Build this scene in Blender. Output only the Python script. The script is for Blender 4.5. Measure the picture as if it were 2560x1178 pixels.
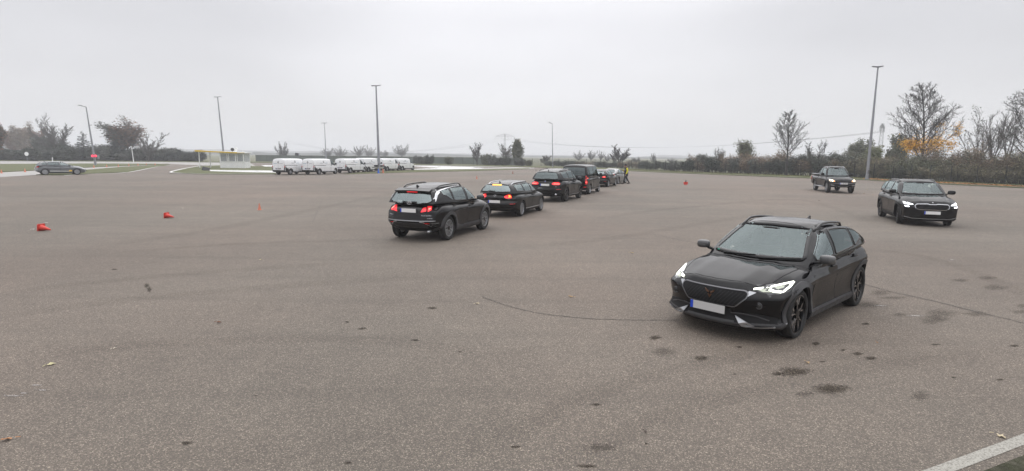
import bpy, bmesh, math, random
from mathutils import Vector, Matrix, noise
from mathutils.bvhtree import BVHTree
for o in list(bpy.data.objects): bpy.data.objects.remove(o)
scene = bpy.context.scene
C = scene.collection
R = math.radians
PI = math.pi
# ------------------------------------------------------------------ camera
HAZE_D = .0009
CAM_H, PITCH, ROLL, FPX = 2.55, R(8.18), R(0.595), 1395.0
cd = bpy.data.cameras.new('camera'); cam = bpy.data.objects.new('camera', cd); C.objects.link(cam)
cd.sensor_width = 36; cd.lens = 36 * FPX / 2560; cd.clip_end = 20000; cd.clip_start = 0.05
CM = Matrix.Translation((0, 0, CAM_H)) @ Matrix.Rotation(PI / 2 - PITCH, 4, 'X') @ Matrix.Rotation(ROLL, 4, 'Z')
cam.matrix_world = CM
scene.camera = cam
scene.render.resolution_x, scene.render.resolution_y = 1024, 471
# ------------------------------------------------------------------ overcast sky
world = bpy.data.worlds.new('World'); scene.world = world; world.use_nodes = True
nt = world.node_tree; N = nt.nodes; L = nt.links; N.clear()
wo = N.new('ShaderNodeOutputWorld'); bg = N.new('ShaderNodeBackground')
sky = N.new('ShaderNodeTexSky'); sky.sky_type = 'NISHITA'; sky.sun_disc = False
SUN_EL, SUN_AZ = R(46), R(4)
sky.sun_elevation = SUN_EL; sky.sun_rotation = SUN_AZ
tc = N.new('ShaderNodeTexCoord'); sep = N.new('ShaderNodeSeparateXYZ'); L.new(tc.outputs['Generated'], sep.inputs[0])
ramp = N.new('ShaderNodeValToRGB'); L.new(sep.outputs['Z'], ramp.inputs[0])
e = ramp.color_ramp.elements
SKY_LO, SKY_MID, SKY_HI = (7.7, 7.62, 7.78), (7.3, 7.25, 7.5), (22.5, 22.3, 22.7)
e[0].position = 0.0; e[0].color = tuple(v / 30 for v in SKY_LO) + (1,)
e[1].position = 1.0; e[1].color = tuple(v / 30 for v in SKY_HI) + (1,)
m_ = e.new(0.22); m_.color = tuple(v / 30 for v in SKY_MID) + (1,)
sc = N.new('ShaderNodeVectorMath'); sc.operation = 'SCALE'; sc.inputs['Scale'].default_value = 30
L.new(ramp.outputs[0], sc.inputs[0])
# soft layered cloud variation
mp = N.new('ShaderNodeMapping'); mp.inputs['Scale'].default_value = (1.2, 1.2, 4.5); L.new(tc.outputs['Generated'], mp.inputs[0])
nz = N.new('ShaderNodeTexNoise'); nz.inputs['Scale'].default_value = 1.6; nz.inputs['Detail'].default_value = 5; L.new(mp.outputs[0], nz.inputs[0])
mr = N.new('ShaderNodeMapRange'); mr.inputs[1].default_value = .3; mr.inputs[2].default_value = .7; mr.inputs[3].default_value = .93; mr.inputs[4].default_value = 1.07
L.new(nz.outputs[0], mr.inputs[0])
s2 = N.new('ShaderNodeVectorMath'); s2.operation = 'SCALE'; L.new(sc.outputs[0], s2.inputs[0]); L.new(mr.outputs[0], s2.inputs['Scale'])
# the cloud is brighter where the veiled sun stands
dp = N.new('ShaderNodeVectorMath'); dp.operation = 'DOT_PRODUCT'; L.new(tc.outputs['Generated'], dp.inputs[0])
dp.inputs[1].default_value = (math.sin(R(1)) * math.cos(R(24)), math.cos(R(1)) * math.cos(R(24)), math.sin(R(24)))
gl_ = N.new('ShaderNodeMapRange'); gl_.interpolation_type = 'SMOOTHSTEP'; gl_.inputs[1].default_value = .86; gl_.inputs[2].default_value = 1.0; gl_.inputs[3].default_value = 1.0; gl_.inputs[4].default_value = 1.29
L.new(dp.outputs['Value'], gl_.inputs[0]); s3 = N.new('ShaderNodeVectorMath'); s3.operation = 'SCALE'; L.new(s2.outputs[0], s3.inputs[0]); L.new(gl_.outputs[0], s3.inputs['Scale'])
mx = N.new('ShaderNodeMix'); mx.data_type = 'RGBA'; mx.inputs[0].default_value = 0.94
L.new(sky.outputs[0], mx.inputs[6]); L.new(s3.outputs[0], mx.inputs[7])
L.new(mx.outputs[2], bg.inputs[0]); bg.inputs[1].default_value = 0.1; L.new(bg.outputs[0], wo.inputs[0])
# weak sun through the cloud
sd = bpy.data.lights.new('sun', 'SUN'); sd.energy = 0.6; sd.angle = R(80); sd.color = (1, .97, .93)
so = bpy.data.objects.new('sun', sd); C.objects.link(so)
so.rotation_euler = Vector((math.sin(SUN_AZ) * math.cos(SUN_EL), math.cos(SUN_AZ) * math.cos(SUN_EL), math.sin(SUN_EL))).to_track_quat('Z', 'Y').to_euler()
vs = scene.view_settings; vs.view_transform = 'Standard'; vs.look = 'None'; vs.exposure = 0.0; vs.gamma = 1
vs.use_curve_mapping = False
cy = scene.cycles; cy.max_bounces = 8; cy.transparent_max_bounces = 16; cy.volume_bounces = 1; cy.caustics_reflective = False; cy.caustics_refractive = False

# ------------------------------------------------------------------ geometry helpers
def ray(px, py):
    v = Vector(((px - 1280) / FPX, (589 - py) / FPX, -1))
    return (CM.to_3x3() @ v).normalized()
def G(px, py, z=0.0):
    "the ground point (height z) seen at a place of the photograph"
    d = ray(px, py); t = (z - CAM_H) / d.z
    return Vector((d.x * t, d.y * t, z))
def above(px, py, base):
    "height of the thing standing at ground point base whose top is seen at px,py"
    d = ray(px, py); dist = math.hypot(base.x, base.y)
    return CAM_H + d.z / math.hypot(d.x, d.y) * dist
def at_dist(px, dist, z=0.0):
    "ground point at a distance in the direction of a photo column (near the horizon)"
    d = ray(px, 392); k = dist / math.hypot(d.x, d.y)
    return Vector((d.x * k, d.y * k, z))

def link(o, parent=None):
    C.objects.link(o)
    if parent is not None: o.parent = parent
    return o
def setp(o, label=None, cat=None, group=None, kind=None):
    if label: o['label'] = label
    if cat: o['category'] = cat
    if group: o['group'] = group
    if kind: o['kind'] = kind
    return o
def empty(name, loc=(0, 0, 0), rz=0, label=None, cat=None, group=None):
    o = bpy.data.objects.new(name, None); C.objects.link(o)
    o.location = loc; o.rotation_euler = (0, 0, rz); o.empty_display_size = .3
    return setp(o, label, cat, group)
def copy_tree(o, parent=None):
    c = o.copy(); C.objects.link(c)
    if parent is not None: c.parent = parent
    for ch in list(o.children): copy_tree(ch, c)
    return c

class MB:
    "collects faces of several materials, becomes one mesh object"
    def __init__(s): s.v = []; s.f = []; s.m = []; s.mats = []
    def mi(s, mat):
        if mat not in s.mats: s.mats.append(mat)
        return s.mats.index(mat)
    def add(s, vs, fs, mat):
        k = len(s.v); i = s.mi(mat)
        s.v += [tuple(v) for v in vs]
        for f in fs: s.f.append(tuple(k + q for q in f)); s.m.append(i)
    def box(s, c, d, mat, rz=0, rx=0, ry=0, taper=1.0):
        hx, hy, hz = d[0] / 2, d[1] / 2, d[2] / 2
        M = Matrix.Rotation(rz, 3, 'Z') @ Matrix.Rotation(ry, 3, 'Y') @ Matrix.Rotation(rx, 3, 'X')
        vs = []
        for z in (-1, 1):
            k = taper if z > 0 else 1
            for x, y in ((-1, -1), (1, -1), (1, 1), (-1, 1)):
                vs.append(Vector(c) + M @ Vector((x * hx * k, y * hy * k, z * hz)))
        s.add(vs, [(3, 2, 1, 0), (4, 5, 6, 7), (0, 1, 5, 4), (1, 2, 6, 5), (2, 3, 7, 6), (3, 0, 4, 7)], mat)
    def tube(s, pts, rad, mat, n=6, cap=True):
        pts = [Vector(p) for p in pts]
        if not isinstance(rad, (list, tuple)): rad = [rad] * len(pts)
        vs = []; up = None
        for i, p in enumerate(pts):
            t = (pts[min(i + 1, len(pts) - 1)] - pts[max(i - 1, 0)]).normalized()
            if up is None: up = t.orthogonal().normalized()
            u = (up - t * up.dot(t))
            u = u.normalized() if u.length > 1e-6 else t.orthogonal().normalized()
            up = u; w = t.cross(u)
            for k in range(n):
                a = 2 * PI * k / n
                vs.append(p + (u * math.cos(a) + w * math.sin(a)) * rad[i])
        fs = []
        for i in range(len(pts) - 1):
            for k in range(n):
                k2 = (k + 1) % n
                fs.append((i * n + k, i * n + k2, (i + 1) * n + k2, (i + 1) * n + k))
        if cap: fs.append(tuple(range(n - 1, -1, -1))); fs.append(tuple((len(pts) - 1) * n + k for k in range(n)))
        s.add(vs, fs, mat)
    def lathe(s, prof, mat, n=24, axis='Z', c=(0, 0, 0), close=False):
        "prof: list of (radius, height)"
        vs = []; c = Vector(c)
        for r, h in prof:
            for k in range(n):
                a = 2 * PI * k / n; x, y = r * math.cos(a), r * math.sin(a)
                vs.append(c + (Vector((x, y, h)) if axis == 'Z' else Vector((x, h, y)) if axis == 'Y' else Vector((h, x, y))))
        fs = []
        m = len(prof)
        for i in range(m if close else m - 1):
            j = (i + 1) % m
            for k in range(n):
                k2 = (k + 1) % n
                fs.append((i * n + k, i * n + k2, j * n + k2, j * n + k))
        s.add(vs, fs, mat)
    def prism(s, poly, a, b, mat, plane='XZ'):
        "extrude a 2D polygon between two depths"
        def P(p, d): return (p[0], d, p[1]) if plane == 'XZ' else (d, p[0], p[1]) if plane == 'YZ' else (p[0], p[1], d)
        n = len(poly)
        vs = [P(p, a) for p in poly] + [P(p, b) for p in poly]
        fs = [tuple(range(n)), tuple(range(2 * n - 1, n - 1, -1))] + [(i, n + i, n + (i + 1) % n, (i + 1) % n) for i in range(n)]
        s.add(vs, fs, mat)
    def build(s, name, parent=None, smooth=False, bevel=0, fixn=True, loc=None, rz=0):
        me = bpy.data.meshes.new(name); me.from_pydata(s.v, [], s.f)
        for m in s.mats: me.materials.append(m)
        me.polygons.foreach_set('material_index', s.m)
        if smooth: me.polygons.foreach_set('use_smooth', [True] * len(me.polygons))
        me.update()
        if fixn:
            bm = bmesh.new(); bm.from_mesh(me); bmesh.ops.recalc_face_normals(bm, faces=bm.faces); bm.to_mesh(me); bm.free()
        o = bpy.data.objects.new(name, me); link(o, parent)
        if loc is not None: o.location = loc
        if rz: o.rotation_euler = (0, 0, rz)
        if smooth == 'auto':
            try: me.set_sharp_from_angle(angle=R(40))
            except Exception: pass
        if bevel:
            b = o.modifiers.new('bevel', 'BEVEL'); b.width = bevel; b.segments = 2; b.limit_method = 'ANGLE'; b.angle_limit = R(40)
        return o

def pchip(knots):
    "monotone cubic through (x,y) knots"
    xs = [k[0] for k in knots]; ys = [k[1] for k in knots]; n = len(xs)
    if n == 1: return lambda x: ys[0]
    h = [xs[i + 1] - xs[i] for i in range(n - 1)]; d = [(ys[i + 1] - ys[i]) / h[i] for i in range(n - 1)]
    m = [0.0] * n
    m[0] = d[0]; m[-1] = d[-1]
    for i in range(1, n - 1):
        if d[i - 1] * d[i] > 0:
            w1 = 2 * h[i] + h[i - 1]; w2 = h[i] + 2 * h[i - 1]
            m[i] = (w1 + w2) / (w1 / d[i - 1] + w2 / d[i])
    def f(x):
        if x <= xs[0]: return ys[0]
        if x >= xs[-1]: return ys[-1]
        lo, hi = 0, n - 1
        while hi - lo > 1:
            k = (lo + hi) // 2
            if xs[k] <= x: lo = k
            else: hi = k
        t = (x - xs[lo]) / h[lo]
        return ((1 + 2 * t) * (1 - t) ** 2 * ys[lo] + t * (1 - t) ** 2 * h[lo] * m[lo] + t * t * (3 - 2 * t) * ys[lo + 1] + t * t * (t - 1) * h[lo] * m[lo + 1])
    return f
def sst(a, b, x):
    t = min(max((x - a) / (b - a), 0), 1); return t * t * (3 - 2 * t)
def lerp(a, b, t): return a + (b - a) * t

# ------------------------------------------------------------------ materials
MATS = {}
def mat(name, col=(.5, .5, .5), rough=.5, metal=0, coat=0, emit=None, es=0, spec=.5, var=0, vscale=4, bump=0, bscale=20, trans=0, coat_rough=.03):
    if name in MATS: return MATS[name]
    m = bpy.data.materials.new(name); m.use_nodes = True; n = m.node_tree.nodes; l = m.node_tree.links
    p = n['Principled BSDF']
    p.inputs['Base Color'].default_value = (*col, 1); p.inputs['Roughness'].default_value = rough
    p.inputs['Metallic'].default_value = metal; p.inputs['Coat Weight'].default_value = coat
    p.inputs['Coat Roughness'].default_value = coat_rough; p.inputs['Specular IOR Level'].default_value = spec
    p.inputs['Transmission Weight'].default_value = trans
    if emit: p.inputs['Emission Color'].default_value = (*emit, 1); p.inputs['Emission Strength'].default_value = es
    if var or bump:
        t = n.new('ShaderNodeTexCoord')
    if var:
        z = n.new('ShaderNodeTexNoise'); z.inputs['Scale'].default_value = vscale; z.inputs['Detail'].default_value = 5; l.new(t.outputs['Object'], z.inputs[0])
        q = n.new('ShaderNodeMapRange'); q.inputs[1].default_value = .3; q.inputs[2].default_value = .7; q.inputs[3].default_value = 1 - var; q.inputs[4].default_value = 1 + var; l.new(z.outputs[0], q.inputs[0])
        s = n.new('ShaderNodeVectorMath'); s.operation = 'SCALE'; s.inputs[0].default_value = col; l.new(q.outputs[0], s.inputs['Scale']); l.new(s.outputs[0], p.inputs['Base Color'])
        q2 = n.new('ShaderNodeMapRange'); q2.inputs[1].default_value = .3; q2.inputs[2].default_value = .7; q2.inputs[3].default_value = max(rough * .8, .02); q2.inputs[4].default_value = min(rough * 1.25, 1); l.new(z.outputs[0], q2.inputs[0]); l.new(q2.outputs[0], p.inputs['Roughness'])
    if bump:
        z2 = n.new('ShaderNodeTexNoise'); z2.inputs['Scale'].default_value = bscale; z2.inputs['Detail'].default_value = 4; l.new(t.outputs['Object'], z2.inputs[0])
        b = n.new('ShaderNodeBump'); b.inputs['Strength'].default_value = bump; b.inputs['Distance'].default_value = .02; l.new(z2.outputs[0], b.inputs['Height']); l.new(b.outputs[0], p.inputs['Normal'])
    MATS[name] = m
    return m
def glass(name, tint, amount, rough=.02, lo=.05, hi=.62):
    "car glass: tinted see-through under a mirror sheen"
    if name in MATS: return MATS[name]
    m = bpy.data.materials.new(name); m.use_nodes = True; n = m.node_tree.nodes; l = m.node_tree.links; n.clear()
    o = n.new('ShaderNodeOutputMaterial'); mix = n.new('ShaderNodeMixShader'); t = n.new('ShaderNodeBsdfTransparent'); g = n.new('ShaderNodeBsdfGlossy')
    d = n.new('ShaderNodeBsdfDiffuse'); d.inputs[0].default_value = (*[c * .12 for c in tint], 1)
    mx2 = n.new('ShaderNodeMixShader'); mx2.inputs[0].default_value = amount; l.new(d.outputs[0], mx2.inputs[1]); l.new(t.outputs[0], mx2.inputs[2])
    t.inputs[0].default_value = (*tint, 1); g.inputs['Roughness'].default_value = rough; g.inputs[0].default_value = (.78, .90, .91, 1)
    f = n.new('ShaderNodeLayerWeight'); f.inputs[0].default_value = .5
    mr = n.new('ShaderNodeMapRange'); mr.inputs[3].default_value = lo; mr.inputs[4].default_value = hi; l.new(f.outputs['Fresnel'], mr.inputs[0])
    l.new(mr.outputs[0], mix.inputs[0]); l.new(mx2.outputs[0], mix.inputs[1]); l.new(g.outputs[0], mix.inputs[2]); l.new(mix.outputs[0], o.inputs[0])
    MATS[name] = m; return m
# ================================================================== ground
def nodes_of(name):
    m = bpy.data.materials.new(name); m.use_nodes = True; MATS[name] = m
    return m, m.node_tree.nodes, m.node_tree.links, m.node_tree.nodes['Principled BSDF']
def tnoise(n, l, vec, scale, detail=4, rough=.5):
    z = n.new('ShaderNodeTexNoise'); z.inputs['Scale'].default_value = scale; z.inputs['Detail'].default_value = detail; z.inputs['Roughness'].default_value = rough
    l.new(vec, z.inputs['Vector']); return z.outputs[0]
def maprange(n, l, v, a, b, c, d):
    q = n.new('ShaderNodeMapRange'); l.new(v, q.inputs[0])
    for i, k in enumerate((a, b, c, d)): q.inputs[i + 1].default_value = k
    return q.outputs[0]
def mixc(n, l, fac, a, b, mode='MIX'):
    x = n.new('ShaderNodeMix'); x.data_type = 'RGBA'; x.blend_type = mode
    for sock, v in ((x.inputs[0], fac), (x.inputs[6], a), (x.inputs[7], b)):
        if isinstance(v, (int, float)): sock.default_value = v
        elif isinstance(v, tuple): sock.default_value = (*v, 1)
        else: l.new(v, sock)
    return x.outputs[2]
def asphalt_mat(name, dark, light, grain=1.0, alpha=False):
    m, n, l, p = nodes_of(name)
    g = n.new('ShaderNodeNewGeometry'); P = g.outputs['Position']
    # chippings: voronoi cells with random tone, two sizes
    v = n.new('ShaderNodeTexVoronoi'); v.inputs['Scale'].default_value = 115; l.new(P, v.inputs['Vector'])
    sx = n.new('ShaderNodeSeparateColor'); l.new(v.outputs['Color'], sx.inputs[0])
    r = n.new('ShaderNodeValToRGB'); l.new(sx.outputs[0], r.inputs[0])
    e = r.color_ramp.elements; e[0].position = 0; e[0].color = (*[c * .72 for c in dark], 1)
    e[1].position = 1; e[1].color = (*[min(c * 2.0, .75) for c in light], 1)
    for pos, c in ((.35, [c * .85 for c in dark]), (.62, dark), (.86, light)):
        q = e.new(pos); q.color = (*c, 1)
    v2 = n.new('ShaderNodeTexVoronoi'); v2.inputs['Scale'].default_value = 55; l.new(P, v2.inputs['Vector'])
    sx2 = n.new('ShaderNodeSeparateColor'); l.new(v2.outputs['Color'], sx2.inputs[0])
    fine = maprange(n, l, sx2.outputs[1], 0, 1, .86, 1.14)
    s = n.new('ShaderNodeVectorMath'); s.operation = 'SCALE'; l.new(r.outputs[0], s.inputs[0]); l.new(fine, s.inputs['Scale'])
    # brown tint patches and broad wear
    big = tnoise(n, l, P, .11, 6, .6); b1 = maprange(n, l, big, .35, .65, .86, 1.12)
    st = n.new('ShaderNodeMapping'); st.inputs['Scale'].default_value = (.05, .45, 1); st.inputs['Rotation'].default_value = (0, 0, R(-20)); l.new(P, st.inputs[0])
    lanes = maprange(n, l, tnoise(n, l, st.outputs[0], 1.0, 5, .55), .35, .65, .93, 1.06)
    mid = maprange(n, l, tnoise(n, l, P, 1.7, 6, .65), .3, .7, .93, 1.07)
    mu = n.new('ShaderNodeMath'); mu.operation = 'MULTIPLY'; l.new(b1, mu.inputs[0]); l.new(lanes, mu.inputs[1])
    mu2 = n.new('ShaderNodeMath'); mu2.operation = 'MULTIPLY'; l.new(mu.outputs[0], mu2.inputs[0]); l.new(mid, mu2.inputs[1])
    s2 = n.new('ShaderNodeVectorMath'); s2.operation = 'SCALE'; l.new(s.outputs[0], s2.inputs[0]); l.new(mu2.outputs[0], s2.inputs['Scale'])
    tint = maprange(n, l, tnoise(n, l, P, .07, 4), .4, .62, 0, 1)
    col = mixc(n, l, tint, s2.outputs[0], (1.06, .985, .965), 'MULTIPLY')
    x = col
    # faint dark tyre arcs
    w = n.new('ShaderNodeTexWave'); w.wave_type = 'RINGS'; w.inputs['Scale'].default_value = .16; w.inputs['Distortion'].default_value = 2.2; w.inputs['Detail'].default_value = 3; w.inputs['Detail Scale'].default_value = .6
    mo = n.new('ShaderNodeMapping'); mo.inputs['Location'].default_value = (22, -34, 0); l.new(P, mo.inputs[0]); l.new(mo.outputs[0], w.inputs[0])
    arcs = maprange(n, l, w.outputs['Fac'], .9, 1.0, 0, .13)
    x = mixc(n, l, arcs, x, tuple(c * .5 for c in dark))
    l.new(x, p.inputs['Base Color']); p.inputs['Roughness'].default_value = .85
    p.inputs['Specular IOR Level'].default_value = .15 if alpha else .6
    b = n.new('ShaderNodeBump'); b.inputs['Strength'].default_value = .5 * grain; b.inputs['Distance'].default_value = .006
    l.new(v.outputs['Distance'], b.inputs['Height']); l.new(b.outputs[0], p.inputs['Normal'])
    if alpha:
        a = n.new('ShaderNodeAttribute'); a.attribute_name = 'fall'
        nn = maprange(n, l, tnoise(n, l, P, 22, 4, .7), .3, .7, -.32, .32)
        ad = n.new('ShaderNodeMath'); ad.operation = 'ADD'; l.new(a.outputs['Fac'], ad.inputs[0]); l.new(nn, ad.inputs[1])
        al = maprange(n, l, ad.outputs[0], .15, .75, 0, alpha)
        l.new(al, p.inputs['Alpha'])
    return m
ASPH = asphalt_mat('asphalt', (.131, .111, .091), (.184, .157, .126))
STAIN = asphalt_mat('oil_stain', (.055, .046, .036), (.09, .076, .06), alpha=.85)
WET = asphalt_mat('damp_patch', (.10, .088, .075), (.15, .135, .115), alpha=.42)
def paint_mat(name, col, wear=.5, wscale=60):
    m, n, l, p = nodes_of(name); g = n.new('ShaderNodeNewGeometry'); P = g.outputs['Position']
    a = tnoise(n, l, P, wscale, 5, .75); f = maprange(n, l, a, .5 - .12 * (1 - wear), .62, 0, wear)
    v = n.new('ShaderNodeTexVoronoi'); v.inputs['Scale'].default_value = 46; l.new(P, v.inputs['Vector'])
    gr = maprange(n, l, v.outputs['Distance'], 0, .6, .85, 1.1)
    c = mixc(n, l, f, col, (.13, .12, .105)); s = n.new('ShaderNodeVectorMath'); s.operation = 'SCALE'; l.new(c, s.inputs[0]); l.new(gr, s.inputs['Scale'])
    l.new(s.outputs[0], p.inputs['Base Color']); p.inputs['Roughness'].default_value = .8
    return m
WHITE_PAINT = paint_mat('worn_white_paint', (.33, .32, .285), .9, 55)
FAR_PAINT = paint_mat('white_edge_paint', (.75, .75, .73), .25, 8)
PALE = paint_mat('pale_concrete', (.36, .35, .335), .3, 3)
WETPALE = mat('wet_pale_concrete', (.66, .66, .65), .3, var=.1, vscale=.6, spec=.6)
def grass_mat(name, a, b, c):
    m, n, l, p = nodes_of(name); g = n.new('ShaderNodeNewGeometry'); P = g.outputs['Position']
    f = maprange(n, l, tnoise(n, l, P, .5, 6, .7), .35, .65, 0, 1); x = mixc(n, l, f, a, b)
    f2 = maprange(n, l, tnoise(n, l, P, 3.5, 6, .8), .48, .7, 0, .75); x = mixc(n, l, f2, x, c)
    l.new(x, p.inputs['Base Color']); p.inputs['Roughness'].default_value = .95; p.inputs['Specular IOR Level'].default_value = .15
    bp = n.new('ShaderNodeBump'); bp.inputs['Strength'].default_value = 1; bp.inputs['Distance'].default_value = .08
    l.new(tnoise(n, l, P, 9, 5, .8), bp.inputs['Height']); l.new(bp.outputs[0], p.inputs['Normal'])
    return m
GRASS = grass_mat('short_grass', (.105, .125, .058), (.15, .155, .085), (.2, .18, .125))
FIELD = grass_mat('field', (.14, .15, .095), (.20, .19, .14), (.16, .16, .1))
SOIL = grass_mat('mossy_soil', (.055, .05, .04), (.075, .085, .045), (.16, .15, .12))

def sheet(name, pts, z, m, kind='structure', thick=0, fall=False, name_ok=True):
    "flat region on the ground"
    bm = bmesh.new(); f = bm.faces.new([bm.verts.new((p[0], p[1], z)) for p in pts])
    bmesh.ops.triangulate(bm, faces=[f])
    if thick:
        r = bmesh.ops.extrude_face_region(bm, geom=list(bm.faces))
        for v in r['geom']:
            if isinstance(v, bmesh.types.BMVert): v.co.z -= thick
    bmesh.ops.recalc_face_normals(bm, faces=bm.faces)
    me = bpy.data.meshes.new(name); bm.to_mesh(me); bm.free()
    if not thick and me.polygons[0].normal.z < 0: me.flip_normals()
    me.materials.append(m); o = link(bpy.data.objects.new(name, me)); o['kind'] = kind
    return o
def gp(*pts): return [G(*p) for p in pts]
def smooth_line(pts, k=8):
    "catmull-rom through points"
    P = [Vector(p) for p in pts]; P = [P[0] * 2 - P[1]] + P + [P[-1] * 2 - P[-2]]; out = []
    for i in range(1, len(P) - 2):
        for j in range(k):
            t = j / k
            out.append(.5 * ((2 * P[i]) + (-P[i - 1] + P[i + 1]) * t + (2 * P[i - 1] - 5 * P[i] + 4 * P[i + 1] - P[i + 2]) * t * t + (-P[i - 1] + 3 * P[i] - 3 * P[i + 1] + P[i + 2]) * t ** 3))
    out.append(P[-2]); return out
def strip(name, pts, w, z, m, kind='structure', ragged=0, seed=0):
    rr = random.Random(seed); vs = []; n = len(pts)
    for i, p in enumerate(pts):
        t = (pts[min(i + 1, n - 1)] - pts[max(i - 1, 0)]); t.z = 0; t.normalize(); s = Vector((-t.y, t.x, 0))
        ww = w / 2 * (1 + rr.uniform(-ragged, ragged)); j = s * rr.uniform(-ragged, ragged) * w * .5
        vs += [p + s * ww + j, p - s * ww + j]
    b = MB(); b.add([(v.x, v.y, z) for v in vs], [(2 * i, 2 * i + 1, 2 * i + 3, 2 * i + 2) for i in range(n - 1)], m)
    o = b.build(name, fixn=False)
    if o.data.polygons[0].normal.z < 0: o.data.flip_normals()
    o['kind'] = kind; return o
# the big asphalt sheet reaches the fence, fields beyond reach the horizon
S = 2600
sheet('ground', [(-S, -300), (S, -300), (S, S), (-S, S)], -.012, FIELD)
far_edge = gp((-900, 404), (0, 402), (240, 402.5), (480, 405.5), (640, 406.5), (900, 410), (1290, 416.5), (1450, 420), (1571, 424), (1720, 431.5), (2000, 441.5), (2170, 447.5), (2560, 466), (3300, 505))
sheet('asphalt', [(-160, -30), *[(p.x, p.y) for p in far_edge], (140, -30)], 0, ASPH)
# left: pale road, verge strips
sheet('road', gp((-700, 403), (0, 403), (240, 403.2), (480, 406), (625, 407.6), (640, 416), (500, 413.5), (420, 409.5), (230, 409), (0, 410.5), (-700, 414)), .004, PALE)
sheet('verge', gp((-600, 416), (0, 410.6), (230, 409.4), (420, 410.2), (425, 411.3), (300, 415.5), (230, 418.5), (100, 426), (0, 431), (-600, 470)), .06, GRASS, thick=.062)
sheet('verge', gp((90, 438), (226, 424.6), (305, 418), (407, 412.9), (424, 412.9), (387, 417.8), (318, 431), (226, 434.6), (160, 438.6)), .06, GRASS, thick=.062)
sheet('path', gp((-500, 476), (0, 431.5), (100, 426.5), (230, 419), (300, 416), (425, 411.8), (407, 412.7), (305, 417.6), (226, 424.1), (90, 437.5), (0, 443), (-500, 492)), .004, PALE)
strip('edge_line', smooth_line(gp((160, 439), (226, 434.6), (318, 431), (387, 418), (424, 413.2), (470, 411.8), (500, 411.6)), 8), .22, .008, FAR_PAINT)
# the kiosk island
sheet('island_grass', gp((429, 432), (470, 421.5), (500, 416.5), (560, 414), (640, 416.5), (690, 419), (690, 436), (560, 436.2), (480, 435.4)), .08, GRASS, thick=.082)
strip('kerb', smooth_line(gp((500, 416.2), (470, 421.2), (440, 428), (427, 432.2), (440, 434.2), (480, 435.8), (560, 436.8), (690, 437.2)), 6), .28, .1, FAR_PAINT)
sheet('path', gp((523, 426.3), (600, 427.2), (690, 428.3), (690, 433.3), (600, 432), (526, 429.5)), .084, WETPALE)
sheet('path', gp((652, 414.5), (690, 414.2), (700, 417.6), (662, 417.8)), .09, WETPALE)
# parking area of the vans and strip of turf to its right
sheet('island_grass', gp((860, 436), (1030, 431), (1200, 427.4), (1329, 422.6), (1320, 420.9), (1206, 423.6), (1029, 425.6), (960, 426.4), (900, 432)), .05, GRASS, thick=.052)
sheet('path', gp((1029, 424.2), (1206, 422.4), (1325, 420.2), (1331, 422.2), (1322, 420.6), (1206, 423.4), (1029, 425.5)), .07, FAR_PAINT)
sheet('wet_area', gp((1031, 416.8), (1085, 415.8), (1180, 418.4), (1212, 420.6), (1180, 422.2), (1110, 422.6), (1040, 421.8), (1110, 419.9)), .008, WETPALE)
sheet('wet_area', gp((1029, 412.6), (1120, 413.2), (1200, 415), (1120, 415.2), (1029, 414.6)), .008, PALE)
sheet('road', gp((700, 412), (1029, 411.6), (1290, 418.2), (1336, 420.8), (1322, 421), (1206, 417.6), (1029, 416), (700, 419)), .004, PALE)
strip('kerb', smooth_line(gp((1240, 424.8), (1300, 423.9), (1329, 422.4), (1334, 421.4), (1322, 420.6), (1290, 419.6)), 6), .2, .1, FAR_PAINT)
# grass along the fence
vu = gp((-600, 401), (0, 400.5), (480, 403.8), (640, 404.6), (900, 408), (1290, 415), (1450, 418.5), (1571, 423), (1720, 430.6), (2000, 440.2), (2165, 446.2), (2560, 464.4), (3200, 494))
vd = gp((3200, 501), (2560, 471), (2223, 454.8), (2166, 451), (2026, 446.4), (1720, 434.5), (1571, 427.8), (1450, 422.2), (1290, 417.6), (900, 410), (640, 407), (480, 405.8), (0, 402.6), (-600, 403))
sheet('verge', vu + vd, .1, GRASS, thick=.11)
strip('kerb', [p for p in smooth_line(gp((1340, 419.5), (1450, 422.4), (1571, 428.1), (1720, 434.9), (2026, 446.8), (2223, 455.3), (2560, 471.8), (3200, 503)), 5)], .14, .11, PALE)
# bottom right: worn white line and the mossy edge beyond it
a, b_ = G(2290, 1200), G(2620, 1076); t_ = (b_ - a).normalized(); wl = [a + t_ * (i * .15 - 2) for i in range(240)]
strip('edge_line', wl, .112, .004, WHITE_PAINT, ragged=.02, seed=3)
c1 = G(2410, 1200); c2 = G(2700, 1086)
sheet('mossy_edge', [(c1.x - t_.x * 3, c1.y - t_.y * 3), (c2.x + t_.x * 30, c2.y + t_.y * 30), (c2.x + 34, c2.y - 4), (c1.x + 2, c1.y - 5)], .012, SOIL, thick=.015)
# joints and cracks
CRACK = asphalt_mat('joint_tar', (.068, .06, .052), (.10, .09, .08))
def crack(pts, w, seed):
    P = smooth_line(gp(*pts), 14); rr = random.Random(seed)
    for p in P: p.x += rr.gauss(0, w * .25); p.y += rr.gauss(0, w * .25)
    return strip('asphalt_joint', P, w, .004, CRACK, ragged=.55, seed=seed)
crack([(1205, 742), (1260, 762), (1340, 782), (1450, 795), (1560, 800), (1700, 801)], .022, 1)
crack([(2150, 708), (2230, 730), (2330, 752), (2430, 777), (2560, 809), (2720, 850)], .035, 2)
crack([(1630, 585), (1700, 600), (1780, 616), (1860, 632)], .03, 3)
crack([(782, 556), (795, 524), (808, 496)], .014, 4)
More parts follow.
